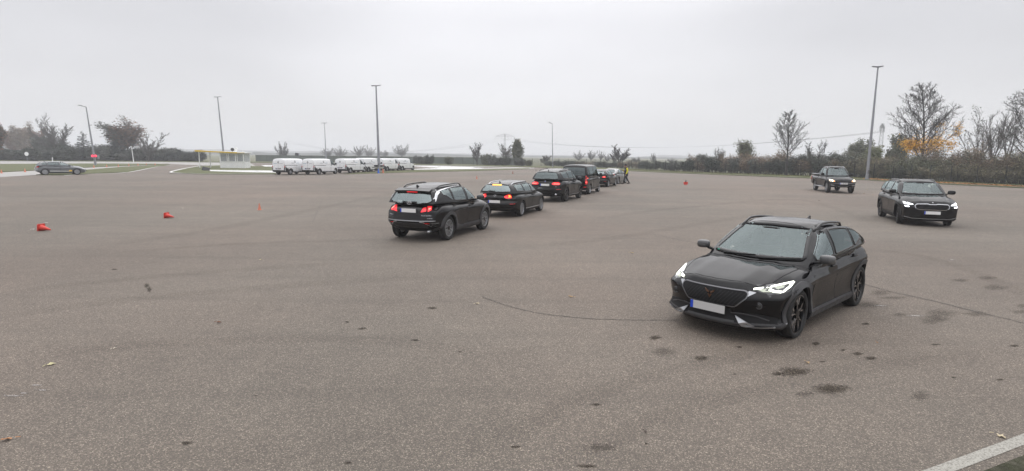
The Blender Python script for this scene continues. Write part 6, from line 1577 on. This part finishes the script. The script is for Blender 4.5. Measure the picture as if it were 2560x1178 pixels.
def bush(seed, H, wd, lm, dens=1.0, per=5, size=.11, bk=BK_B, spread=.22, stems=16, rmin=.012, keep=1.0):
    T = Tree(seed); T.bark = bk; rr = T.rr
    P = dict(seg=[4, 5, 3], wob=[.1, .14, .2], up=[.02, .05, .04], tap=[.3, .35, .5], rmin=rmin, n=[int(9 * dens), int(5 * dens), 0], st=[.15, .1, 0], ang=[.55, .6, 0], len=[.45, .45, 0], rr=[.55, .6, 0], shape=lambda u: 1 - .4 * u, leaflev=1, tl=0)
    for i in range(stems):
        a = rr.random() * 2 * PI; q = rr.random() ** .5 * wd * .4; tilt = rr.uniform(0, .45)
        T.limb(Vector((math.cos(a) * q, math.sin(a) * q * .7, -.05)), Vector((math.cos(a) * math.sin(tilt), math.sin(a) * math.sin(tilt), math.cos(tilt))), H * rr.uniform(.55, 1.0) * .92, H * .009 + .01, 0, P)
    if lm: T.leaves(lm, per, size, spread, prob=keep)
    return T
def conifer(seed, H, wd, lm=L_CO):
    T = Tree(seed); rr = T.rr; T.bark = BK_D; T.t.tube([(0, 0, 0), (0, 0, H * .5), (.05, 0, H)], [H * .02, H * .012, .02], BK_D, 7)
    B = MB(); n = 0; z = H * .08
    while z < H * .97:
        f = (z / H); w = wd / 2 * (1 - f) ** .8 * rr.uniform(.75, 1.15); k = max(4, int(11 * (1 - f) + 3))
        for i in range(k):
            a = rr.random() * 2 * PI; L_ = w * rr.uniform(.7, 1.25); d = Vector((math.cos(a), math.sin(a), 0))
            pts = [Vector((0, 0, z)), Vector((0, 0, z)) + d * L_ * .5 + Vector((0, 0, -.06 * L_)), Vector((0, 0, z)) + d * L_ + Vector((0, 0, .12 * L_))]
            T.b.tube(pts, [.03, .02, .012], BK_D, 3, cap=False)
            for j in range(int(L_ * 16) + 4):
                u = rr.random() ** .7; c = pts[0].lerp(pts[2], u) - Vector((0, 0, .12 * L_ * 4 * u * (1 - u) + rr.random() * .12)); s_ = d.cross(Vector((0, 0, 1))) * rr.choice((-1, 1))
                e_ = (s_ * rr.uniform(.6, 1) + d * .6 + Vector((0, 0, rr.uniform(-.5, .15)))).normalized() * rr.uniform(.18, .42) * (1.1 - .4 * f); wv = e_.cross(Vector((rr.gauss(0, 1), rr.gauss(0, 1), 1))).normalized() * .05
                B.add([c, c + e_ * .5 + wv, c + e_, c + e_ * .5 - wv], [(0, 1, 2, 3)], lm)
        z += H * .035 * rr.uniform(.8, 1.2)
    T.L = [('needles', B)]; return T
def measure(t):
    lo = Vector((9e9,) * 3); hi = -lo
    for c in t.children:
        for v in c.data.vertices:
            for k in range(3): lo[k] = min(lo[k], v.co[k]); hi[k] = max(hi[k], v.co[k])
    return ((hi.x - lo.x) + (hi.y - lo.y)) / 2, hi.z
SIZE = {}
def fit(o, src, w, h):
    if src.name not in SIZE: SIZE[src.name] = measure(src)
    a, b = SIZE[src.name]; o.scale = (w / a, w / a, h / b)
def put(src, loc, label, s=(1, 1, 1), rz=0, group=None, name=None):
    "copy of a plant with all its parts"
    o = copy_tree(src); o.location = loc; o.rotation_euler = (0, 0, rz); o.scale = s if isinstance(s, tuple) else (s, s, s); o['label'] = label
    if group: o['group'] = group
    elif 'group' in o: del o['group']
    return o
def hgt(px, py, base): return above(px, py, base)

# --- big solitary trees on the right
p = G(2301, 447.5); H = hgt(2308, 221, p)
T = maple(5, H, 1.05, 1.15, .014, BK_D, .2)
T.leaves(L_YE, 13, .12, .48, keep=lambda q: q.z < H * .42 and q.z > H * .17 and math.hypot(q.x, q.y) > H * .07 and noise.noise(q * .45 + Vector((3, 1, 2))) > -.22, name='yellow_leaves')
T.leaves(L_DK, 1, .06, .12, prob=.25, name='dead_leaves')
T.leaves(L_YE, 5, .10, .2, keep=lambda q: q.z < H * .62 and q.x > H * .12 and noise.noise(q * .7) > .12, name='yellow_leaves')
T.build('maple_tree', 'bare spreading maple with bright yellow-orange leaves left on its low branches', 'tree', p)
p = G(1965, 441); H = hgt(1968, 283, p); T = maple(9, H, .95, .95, .013, BK_D, .3); T.leaves(L_DK, 1, .07, .12, prob=.18, name='dead_leaves'); T.build('bare_tree', 'tall bare tree with upright oval crown, behind the fence left of the pickup', 'tree', p)
p = G(2562, 462); H = hgt(2558, 226, p); T = maple(21, H, 1.05, .85, .012, BK_D, .28); T.leaves(L_DK, 1, .08, .14, prob=.4, name='dead_leaves'); T.build('bare_tree', 'dark bare tree cut off by the right edge of the picture', 'tree', p)
p = G(2470, 455) * 1.08; H = hgt(2470, 285, p); T = vase(31, H, .9, .016, BK_G, .42, st=.3, n0=8); T.build('bare_tree', 'thin leafless multi-stemmed tree between the maple and the right edge tree', 'tree', p)
p = G(2436, 452) * 1.12; H = hgt(2430, 300, p); T = vase(33, H, .7, .016, BK_G, .35, st=.3, n0=7); T.leaves(L_GY, 1, .12, .2, prob=.6); T.build('bare_tree', 'sparse grey sapling clump just right of the yellow-leaved maple', 'tree', p)
p = G(2512, 455) * 1.1; H = hgt(2510, 270, p); T = vase(35, H, .7, .016, BK_G, .30, st=.35, n0=6); T.build('bare_tree', 'slender bare tree behind the thicket, near the right edge', 'tree', p)
p = G(2038, 441) * 1.03; H = hgt(2040, 357, p); T = vase(37, H, .75, .018, BK_D, .5, n0=8); T.leaves(L_DK, 1, .09, .12, prob=.4, name='dead_leaves'); T.build('bare_tree', 'small bare tree directly behind the cab of the pickup', 'tree', p)
# --- thicket behind the right fence
bsh = []
for i, (lm, dens, per, size, keep) in enumerate(((L_OL, 1.0, 4, .08, .7), (L_GR, 1.0, 4, .085, .75), (L_BR, 1.0, 3, .08, .6), (L_OL, 1.2, 2, .08, .5), (L_GR, 1.0, 4, .09, .7))):
    T = bush(50 + i, 4.2, 4.4, lm, dens, per, size, (BK_B, BK_G)[i % 2], .22, 17, .012, keep)
    T.leaves((L_LI if i % 2 else L_DK), 1, .07, .3, prob=.35, name='pale_leaves' if i % 2 else 'dark_leaves'); bsh.append(T)
srcs = [T.build('thicket_bush', 'tangled olive-brown bush in the thicket behind the right-hand fence', 'bush', (0, -900 - 20 * i, 0), 'thicket bushes behind the right-hand fence') for i, T in enumerate(bsh)]
rr = random.Random(77)
edge = gp((3100, 490), (2560, 463.5), (2385, 456.5), (2223, 448), (2120, 444.5))
def along(P, s):
    cum = [0]
    for i in range(len(P) - 1): cum.append(cum[-1] + (P[i + 1] - P[i]).length)
    s *= cum[-1]
    for i in range(len(P) - 1):
        if s <= cum[i + 1]: return P[i].lerp(P[i + 1], (s - cum[i]) / (cum[i + 1] - cum[i]))
    return P[-1]
used = {}
def lm_right(px):
    for lim, t_ in ((1745, 'at the left end, above the red cone'), (1790, 'left of the small twiggy tree'), (1835, 'under the small twiggy tree'), (1890, 'under the pale green tree'), (1935, 'left of the tall oval bare tree'), (1990, 'round the trunk of the tall oval bare tree'), (2060, 'left of the pickup'), (2130, 'above the pickup'), (2170, 'left of the rightmost lamp post'),
        (2215, 'right of the rightmost lamp post'), (2260, 'left of the yellow-leaved maple'), (2330, 'around the maple trunk'), (2390, 'right of the maple trunk'), (2440, 'above the right headlight of the black SUV with white headlights'), (2500, 'left of the slender bare trees at right'), (2560, 'by the right edge of the picture')):
        if px < lim: return t_
    return 'beyond the right edge'
def lm_left(px):
    for lim, t_ in ((0, 'beyond the left edge'), (60, 'in front of the low building'), (110, 'behind the rear of the grey car'), (160, 'behind the bonnet of the grey car'), (215, 'under the spruce by the leaning lamp post'), (262, 'just right of the red signal'), (320, 'left of the slim white pole'), (380, 'right of the slim white pole'), (440, 'in the open stretch left of the kiosk')):
        if px < lim: return t_
    return 'just left of the kiosk canopy'
def lm_mid(px):
    for lim, t_ in ((1420, 'near the thin lamp post'), (1500, 'above the black passenger van'), (1560, 'above the silver saloon'), (1620, 'just right of the person'), (1660, 'between person and red cone')):
        if px < lim: return t_
    return 'above the red cone'
COLN = {}
def px_of(p):
    q = CM.inverted() @ Vector((p.x, p.y, 1)); return 1280 - q.x / q.z * FPX
def scatter(P, n, rows, srcs, label, group, hs, lmf=None, off0=1.6, doff=2.2, sw=1.0, hf=None):
    for r in range(rows):
        for i in range(n):
            u = (i + rr.random() * .7) / n; p = along(P, u); v = Vector((p.x, p.y, 0)).normalized(); p = p + v * (off0 + r * doff + rr.random() * 1.0)
            src = rr.choice(srcs); lab_ = (('front row' if r == 0 else 'second row' if r == 1 else 'back row') + ', ' if rows > 1 else '') + COLN.get(src.name, '') + label + ' ' + lmf(px_of(p)); h = (hf(u) if hf else 1) * rr.uniform(*hs) * (1 + .18 * r)
            if src.name not in used: used[src.name] = 1; o = src; o.location = p; o.scale = (sw * rr.uniform(.85, 1.2), sw * rr.uniform(.85, 1.2), h); o.rotation_euler = (0, 0, rr.random() * 6.28); o['label'] = lab_; o['group'] = group
            else: put(src, p, lab_, (sw * rr.uniform(.85, 1.2), sw * rr.uniform(.85, 1.2), h), rr.random() * 6.28, group)
for o_, k_ in zip(srcs, ('olive', 'green', 'brown', 'sparse olive', 'dense green')): COLN[o_.name] = k_ + ' '
scatter(edge, 19, 3, srcs, 'bush', 'thicket bushes behind the right-hand fence', (.45, 1.0), lmf=lm_right, hf=lambda u: lerp(1.3, .68, min(u * 1.2, 1)))
# --- dark blue-green shrubs between the person and the pickup
T1 = bush(61, 3.4, 3.8, L_GY, 1.0, 6, .11, BK_D, .22, 16, .014); T2 = bush(62, 3.4, 3.6, L_DK, 1.0, 6, .11, BK_D, .22, 16, .014, .9); T3 = bush(63, 3.4, 3.4, L_BR, .9, 4, .10, BK_G, .24, 14, .014, .6)
sr2 = [T.build('hedge_shrub', '', 'shrub', (0, -1000 - 20 * i, 0)) for i, T in enumerate((T1, T2, T3))]
edge2 = gp((2110, 444), (2005, 440), (1900, 436), (1800, 432), (1712, 429.5))
for o_, k_ in zip(sr2, ('grey-green', 'dark green', 'brownish')): COLN[o_.name] = k_ + ' '
scatter(edge2, 13, 2, sr2, 'shrub', 'dark shrubs behind the middle of the fence', (.6, .9), lmf=lm_right, off0=1.5, doff=2.5, sw=1.0, hf=lambda u: 1.05 if u < .45 else .85)
edge3 = gp((1700, 429), (1630, 425.5), (1560, 422.5), (1480, 420), (1380, 417))
scatter(edge3, 12, 1, sr2, 'low hazy fence shrub', 'low shrubs behind the far fence', (.38, .55), lmf=lm_mid, off0=3, doff=3, sw=1.0)
p = G(1862, 433) * 1.08; H = hgt(1862, 350, p); T = vase(71, H, 1.0, .02, BK_G, .30, n0=8); T.leaves(L_LG, 2, .13, .3, prob=.8); T.leaves(L_GY, 1, .12, .3, prob=.4, name='dark_leaves'); T.build('poplar_tree', 'pale green rounded tree rising above the shrubs left of the tall bare tree', 'tree', p)
p = G(1795, 431) * 1.05; H = hgt(1797, 374, p); T = vase(73, H, .8, .02, BK_D, .45); T.leaves(L_DK, 1, .1, .2, prob=.4); T.build('bare_tree', 'small twiggy tree poking out of the shrubs left of the pale green tree', 'tree', p)
p = G(2140, 440) * 1.35; H = hgt(2140, 358, p); T = vase(75, H, 1.0, .03, BK_G, .5); T.leaves(L_GR, 4, .18, .35, prob=.9); T.build('leafy_tree', 'hazy green round tree left of the rightmost lamp post', 'tree', p)
p = G(2240, 446) * 1.3; H = hgt(2240, 352, p); T = vase(76, H, 1.0, .025, BK_G, .4); T.leaves(L_GR, 4, .17, .3, prob=.8); T.build('leafy_tree', 'green-grey tree between the rightmost lamp post and the yellow maple', 'tree', p)
p = G(2178, 444) * 1.25; H = hgt(2178, 378, p); T = vase(78, H, .9, .025, BK_G, .4); T.leaves(L_LG, 4, .16, .3, prob=.8); T.build('leafy_tree', 'small yellow-green tree right behind the rightmost lamp post', 'tree', p)
# --- centre
def vt(px, by, ty, seed, label, lm=None, k=1.0, dens=.9, rmin=.03, ang=.45, bk=BK_G, kind='bare_tree', per=3, prob=.8, n0=9, wpx=0, group=None):
    p = G(px, by) * k; H = hgt(px, ty, p); T = vase(seed, H, dens, rmin, bk, ang, n0=n0)
    if lm: T.leaves(lm, per, H * .022, H * .045, prob=prob)
    o = T.build(kind, label, 'tree', p, group)
    if wpx: fit(o, o, wpx * p.length / FPX, H)
    return o
vt(1193, 413.5, 355, 81, 'dark bare tree left of the pylon, trunk standing clear', k=1.0, rmin=.028, ang=.42, bk=BK_D, wpx=36)
vt(1263, 413, 357, 82, 'thin bare tree in front of the left pylon', k=1.02, rmin=.026, ang=.38, bk=BK_G, wpx=34)
vt(1548, 421.5, 360, 83, 'round bare tree behind the fence above the black hatchback', k=1.25, rmin=.035, ang=.6, bk=BK_D, n0=13, dens=1.1, wpx=66)
vt(1363, 416, 388, 84, 'very small spreading tree left of the thin lamp post', k=1.1, rmin=.03, ang=.7, wpx=34)
p = G(1290, 414.6) * 1.01; H = hgt(1290, 355, p); T = vase(85, H, 1.0, .02, BK_D, .25, n0=8); T.leaves(L_GR, 6, .17, .28); T.leaves(L_YE, 3, .12, .3, keep=lambda q: noise.noise(q * .8) > .35, prob=.6, name='yellow_leaves'); T.build('leafy_tree', 'dark green narrow tree with a few yellow leaves right of the pylon', 'tree', p)
b1 = bush(91, 3.2, 4.6, L_GY, 1.0, 6, .15, BK_D, .3, 15, .02); b2_ = bush(92, 3.2, 4.2, L_DK, 1.0, 5, .15, BK_D, .3, 15, .02); b3 = bush(93, 3.2, 4.4, L_GR, 1.0, 6, .16, BK_D, .3, 15, .02)
sb = [T.build('roadside_bush', '', 'bush', (0, -1100 - 20 * i, 0)) for i, T in enumerate((b1, b2_, b3))]
fl = {}
for px, by, ty, wpx, i, lab in ((1056, 411.5, 386, 46, 0, 'dark bush in front of the green fence, just right of the vans'), (1074, 412, 384, 26, 1, 'bush adjoining the dark bush right of the vans'), (1121, 412.5, 390, 26, 2, 'small round bush alone between the vans and the bare tree'),
    (1215, 414, 382, 26, 2, 'loose bush just right of the clear-standing bare tree'), (1236, 414.5, 384, 40, 0, 'dense dark bush left of the pylon foot'), (1262, 415, 388, 34, 1, 'dark bush under the left pylon'), (1300, 416, 390, 36, 0, 'dark bush under the narrow green tree'), (1322, 416.5, 398, 20, 2, 'low bush at the right end of the dark clump')):
    p = G(px, by); H = hgt(px, ty, p); w = wpx * p.length / FPX; s_ = (w / 4.6, w / 4.6, H / 3.1)
    if i not in fl: fl[i] = 1; o = sb[i]; o.location = p; o['label'] = lab; o['group'] = 'bushes in front of the far fence'
    else: o = put(sb[i], p, lab, s_, px, 'bushes in front of the far fence')
    fit(o, sb[i], w, H)
# --- misty trees in the field
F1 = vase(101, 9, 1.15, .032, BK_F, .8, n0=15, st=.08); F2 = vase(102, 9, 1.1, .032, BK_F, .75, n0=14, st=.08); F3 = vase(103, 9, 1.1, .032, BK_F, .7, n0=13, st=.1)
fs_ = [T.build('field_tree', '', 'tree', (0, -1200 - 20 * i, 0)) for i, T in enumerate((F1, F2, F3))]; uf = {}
for px, ty, wpx, D, i, lab in ((708, 360, 34, 190, 2, 'bare tree above the leftmost white van'), (820, 372, 34, 330, 0, 'misty tree left of the short thin lamp post'), (848, 368, 42, 330, 1, 'misty round tree right of the short thin lamp post'), (898, 366, 34, 330, 0, 'misty tree left of the tall pole among the vans, left one of two'), (922, 366, 34, 330, 1, 'misty tree touching the tall pole among the vans'), (962, 378, 30, 360, 2, 'low misty tree just right of the tall pole among the vans'), (1005, 364, 44, 330, 0, 'misty fan-shaped tree above the rightmost van'),
    (1448, 379, 32, 260, 1, 'misty tree right of the thin lamp post, left of two'), (1478, 379, 30, 265, 2, 'misty tree in the middle above the large black SUV'), (1502, 379, 20, 250, 0, 'small misty tree above the black passenger van'), (1520, 386, 22, 240, 1, 'low misty tree left of the round bare tree'), (1634, 386, 18, 190, 2, 'tiny sparse tree above the fence right of the person'), (1590, 394, 30, 210, 0, 'low misty tree above the person'), (1678, 396, 30, 260, 1, 'faint low tree between the person and the dark shrubs'), (1145, 392, 26, 300, 1, 'faint low tree left of the clear-standing bare tree')):
    p = at_dist(px, D); H = hgt(px, ty, p); w = wpx * p.length / FPX; s_ = (w / 8.5, w / 8.5, H / 8.2)
    if i not in uf: uf[i] = 1; o = fs_[i]; o.location = p; o['label'] = lab; o['group'] = 'misty trees in the field'
    else: o = put(fs_[i], p, lab, s_, px * .7, 'misty trees in the field')
    fit(o, fs_[i], w * 1.05, H * 1.18)
# --- left side
p = at_dist(146, 192); H = hgt(146, 283, p); T = vase(111, H, 1.15, .03, BK_G, .62, n0=11, st=.2); o = T.build('bare_tree', 'big round bare tree at far left behind the grey car', 'tree', p); fit(o, o, 94 * p.length * .82 / FPX, H)
p = at_dist(310, 184); H = hgt(300, 289, p)
T = vase(113, H, 1.0, .03, BK_G, .40, n0=11, st=.2); T.leaves(L_GY, 3, .24, .45, keep=lambda q: q.x < .5 and noise.noise(q * .5) > -.25, prob=.85); T.leaves(L_RU, 2, .2, .5, keep=lambda q: q.x >= -1.0 and noise.noise(q * .5) > -.2, prob=.8, name='rusty_leaves'); o = T.build('leafy_tree', 'large ragged leafy tree left of the kiosk, rust-coloured on its right side', 'tree', p); fit(o, o, 128 * p.length * .82 / FPX, H)
vt(372, 408, 330, 115, 'hazy thin tree at the right side of the ragged leafy tree', k=1.15, rmin=.035, ang=.5, wpx=60)
p = at_dist(211, 181); T = conifer(121, hgt(211, 326, p), 7.6); T.build('spruce_tree', 'dark spruce with open layered branches behind the leaning lamp post', 'tree', p)
p = at_dist(288, 180); T = conifer(122, hgt(286, 343, p), 7.6); T.build('spruce_tree', 'dark spruce at the foot of the ragged leafy tree', 'tree', p)
p = at_dist(-14, 176); T = vase(123, hgt(0, 318, p), 1.0, .03, BK_D, .4); T.leaves(L_RU, 7, .17, .3); T.leaves(L_DK, 5, .17, .3, name='dark_leaves'); T.build('leafy_tree', 'dark brownish tree cut by the left edge of the picture', 'tree', p)
for i, (px, ty, lm, lab) in enumerate(((34, 334, L_RU, 'hazy rust-brown tree, leftmost of the brownish ones by the low building'), (58, 322, L_BR, 'tallest hazy brown tree above the round white sign'), (84, 326, L_RU, 'brownish tree left of the big round bare tree'), (112, 346, L_GY, 'dark grey-green tree under the left side of the big bare tree'), (140, 362, L_DK, 'dark dense tree under the big round bare tree'))):
    p = at_dist(px, (300, 290, 310, 205, 198)[i]); H = hgt(px, ty, p); T = vase(130 + i, H, .8, .04, BK_G, .42, n0=10, st=.1); T.leaves(lm, 8, .24, .5, prob=.95); o = T.build('hedge_tree', lab, 'tree', p); o.scale = (.95, .95, 1)
HB = [bush(141 + i, 3.2, 5.0, (L_DK, L_GY, L_CO)[i], 1.0, 8, .17, BK_D, .34, 15, .02) for i in range(3)]
hb = [T.build('hedge_bush', '', 'bush', (0, -1300 - 20 * i, 0)) for i, T in enumerate(HB)]
edL = gp((-450, 401), (0, 401.4), (240, 402.4), (500, 404.6))
used.clear()
for o_, k_ in zip(hb, ('dark green', 'grey-green', 'blackish')): COLN[o_.name] = k_ + ' '
scatter(edL, 34, 2, hb, 'hedge bush', 'hedge bushes along the far left road', (.55, .82), lmf=lm_left, off0=0, doff=2.5, sw=1.0, hf=lambda u: 1.0 if u < .88 else .95)
for i, (px, ty) in enumerate(((172, 368), (245, 370), (265, 372), (345, 376), (415, 376), (450, 378), (90, 376))):
    p = at_dist(px, 177 + (i % 3) * 2); H = hgt(px, ty, p); put(hb[i % 3], p, 'dark bush rising taller than the far hedge ' + lm_left(px), (1.0, 1.0, H / 3.0), px, 'taller bushes of the far left hedge')
# --- fallen leaves under the maple along the kerb
m = MB(); rr = random.Random(5); K = gp((2166, 449.5), (2223, 453.5), (2560, 470), (3000, 492))
for i in range(5200):
    p = along(K, rr.random()); v = Vector((p.x, p.y, 0)).normalized(); p = p + v * abs(rr.gauss(0, .7)) * 1.0 + Vector((rr.uniform(-.5, .5), 0, .11 + rr.random() * .05)); s_ = rr.uniform(.05, .10); a = rr.random() * 6.3; ux = Vector((math.cos(a), math.sin(a), rr.uniform(-.4, .4))) * s_; uy = Vector((-math.sin(a), math.cos(a), rr.uniform(-.4, .4))) * s_ * .7
    m.add([p - ux, p - uy, p + ux, p + uy], [(0, 1, 2, 3)], (L_FA, L_FB)[i % 2] if False else (leafm('fallen_orange', (.42, .19, .06)), leafm('fallen_brown', (.26, .13, .07)))[i % 2])
o = m.build('fallen_leaves', fixn=False); setp(o, 'carpet of orange-brown fallen leaves along the kerb under the maple', 'leaves', kind='stuff')
# grass tufts on the near part of the verge and mossy corner
m = MB(); TG = (leafm('turf_green', (.10, .12, .045)), leafm('turf_straw', (.20, .18, .09)))
K2 = gp((1571, 425.6), (1720, 432.6), (2026, 443.4), (2223, 451), (2560, 467.5), (2900, 483))
for i in range(9000):
    p = along(K2, rr.random()); v = Vector((p.x, p.y, 0)).normalized(); p = p + v * rr.gauss(0, 1.0) + Vector((0, 0, .09)); a = rr.random() * 6.3; h = rr.uniform(.05, .16); w = .02 + h * .1; ux = Vector((math.cos(a), math.sin(a), 0)) * w
    m.add([p - ux, p + ux, p + Vector((rr.gauss(0, .03), rr.gauss(0, .03), h))], [(0, 1, 2)], TG[i % 2])
o = m.build('verge_grass', fixn=False); setp(o, 'rough grass tufts along the foot of the mesh fence', 'grass', kind='stuff')
# single leaves and chips on the tarmac
def leaf_obj(px, py, size, c, seed, label):
    rr = random.Random(seed); p = G(px, py); m = MB(); n = 12; vs = [(0, 0, .012)]; 
    for i in range(n):
        a = 2 * PI * i / n; r = size * (.62 + .38 * (i % 2)) * rr.uniform(.7, 1.15) * (1.35 if i in (0, 6) else 1); vs.append((math.cos(a) * r, math.sin(a) * r * .7, .006 + rr.random() * size * .45))
    mm = mat('leaf_' + seed_name(c), c, .7, var=.3, vscale=30)
    m.add(vs, [(0, 1 + i, 1 + (i + 1) % n) for i in range(n)], mm); m.tube([(size * 1.2, 0, .02), (size * 1.9, .01, .012)], .002 + size * .03, mm, 4)
    o = m.build('fallen_leaf', smooth=False, loc=p, rz=rr.random() * 6); setp(o, label, 'leaf', 'single leaves on the tarmac')
def seed_name(c): return '%02d%02d%02d' % tuple(int(v * 99) for v in c)
for i, (px, py, s_, c, lab) in enumerate(((17, 1101, .05, (.45, .22, .10), 'large orange leaf lying at the bottom left edge'), (547, 808, .045, (.16, .06, .03), 'dark brown curled leaf on the tarmac left of centre'), (129, 912, .05, (.50, .46, .26), 'pale yellowish leaf above the chalk marks at left'), (2502, 1093, .045, (.55, .47, .32), 'pale leaf by the white line at bottom right'), (2019, 908, .035, (.42, .28, .14), 'tan leaf in front of the nearest car, beside an oil stain'),
    (1427, 743, .05, (.42, .28, .14), 'tan leaf on the tarmac left of the nearest car'), (1193, 760, .04, (.55, .47, .32), 'pale leaf at the left end of the curved tarmac joint'), (1614, 1081, .02, (.05, .03, .02), 'tiny black scrap near the bottom centre'), (1580, 633, .06, (.5, .38, .22), 'tan leaf near the mirror of the closest car'), (652, 650, .05, (.55, .47, .32), 'pale leaf below the faded orange cone'), (288, 872, .03, (.55, .5, .4), 'whitish chip above the pale yellowish leaf'), (1080, 771, .03, (.06, .04, .03), 'black scrap left of the curved joint'), (2193, 858, .025, (.32, .16, .06), 'small brown leaf right of the front wheel of the closest car'),
    (83, 574, .05, (.6, .6, .55), 'white scrap left of the nearest fallen cone'), (117, 558, .05, (.6, .6, .55), 'white scrap behind the nearest fallen cone'), (457, 521, .06, (.55, .5, .45), 'pale scrap right of the second fallen cone'), (2188, 458, .09, (.6, .5, .3), 'pale leaf on the tarmac below the rightmost lamp post'), (2200, 453, .09, (.6, .5, .3), 'pale leaf near the kerb below the rightmost lamp post'), (2160, 484, .08, (.6, .5, .3), 'pale leaf right of the front wheel of the pickup'), (2168, 474, .08, (.6, .5, .3), 'pale leaf right of the pickup bumper'), (2182, 488, .06, (.6, .5, .3), 'pale leaf between the pickup and the black SUV'), (2048, 502, .07, (.08, .05, .04), 'dark leaf in front of the pickup'))):
    leaf_obj(px, py, s_, c, 300 + i, lab)
# ------------------------------------------------------------------ far woods and hills
WOOD = leafm('far_wood', (.06, .065, .06))
def ridge(D, table, depth, seed, amp, name='hills'):
    f = pchip(table); vs = []; px = -900; rows = []; m = MB(); cols = []
    while px <= 3500:
        p = at_dist(px, D); v = Vector((p.x, p.y, 0)).normalized(); h = hgt(px, f(px), p); nz_ = noise.fractal(Vector((px * .02 * 600 / D + seed, seed, 0)), 1, 2, 5) * amp * D / FPX
        h = max(h + nz_, .5); cols.append((p, v, h)); px += 5 if D < 900 else 4
    for i, (p, v, h) in enumerate(cols):
        for q, hh in ((0, 0), (.12, .72), (.3, .96), (.5, 1), (1, .2)): a = p + v * depth * q; k = 1 + .12 * noise.noise(Vector((i * .35, q * 9, seed))); vs.append((a.x, a.y, -.5 + hh * h * (k if hh < 1 and hh > 0 else 1)))
    n = 5; fs = [(i * n + j, (i + 1) * n + j, (i + 1) * n + j + 1, i * n + j + 1) for i in range(len(cols) - 1) for j in range(n - 1)]
    m.add(vs, fs, WOOD); o = m.build(name, fixn=True); setp(o, kind='structure'); return o
ridge(1500, [(-900, 366), (100, 371), (390, 368), (430, 372), (520, 372.5), (640, 376), (760, 377), (860, 378.5), (1000, 380), (1100, 383), (1300, 386), (1450, 388.5), (1600, 391), (1645, 387), (1690, 387), (1740, 390), (1900, 391), (2050, 385), (2075, 384), (2110, 386), (2300, 391), (3500, 398)], 120, 3.1, 1.6)
ridge(720, [(-900, 372), (100, 376), (390, 372), (450, 377), (560, 379), (640, 380), (760, 380.5), (900, 381), (1030, 382), (1150, 385.5), (1300, 388), (1450, 390), (1600, 392), (1700, 393), (1900, 393), (2040, 392), (2300, 395), (3500, 402)], 60, 8.7, 2.2)
# ------------------------------------------------------------------ misty air
hm = bpy.data.materials.new('haze'); hm.use_nodes = True; n = hm.node_tree.nodes; n.clear(); o_ = n.new('ShaderNodeOutputMaterial'); pv = n.new('ShaderNodeVolumePrincipled')
pv.inputs['Color'].default_value = (.93, .95, 1, 1); pv.inputs['Density'].default_value = HAZE_D; pv.inputs['Anisotropy'].default_value = .2
hm.node_tree.links.new(pv.outputs[0], o_.inputs['Volume'])
m = MB(); m.box((0, 1100, 24), (5600, 3100, 52), hm); o = m.build('haze'); setp(o, 'thin cold mist over the whole place', 'haze', kind='stuff')
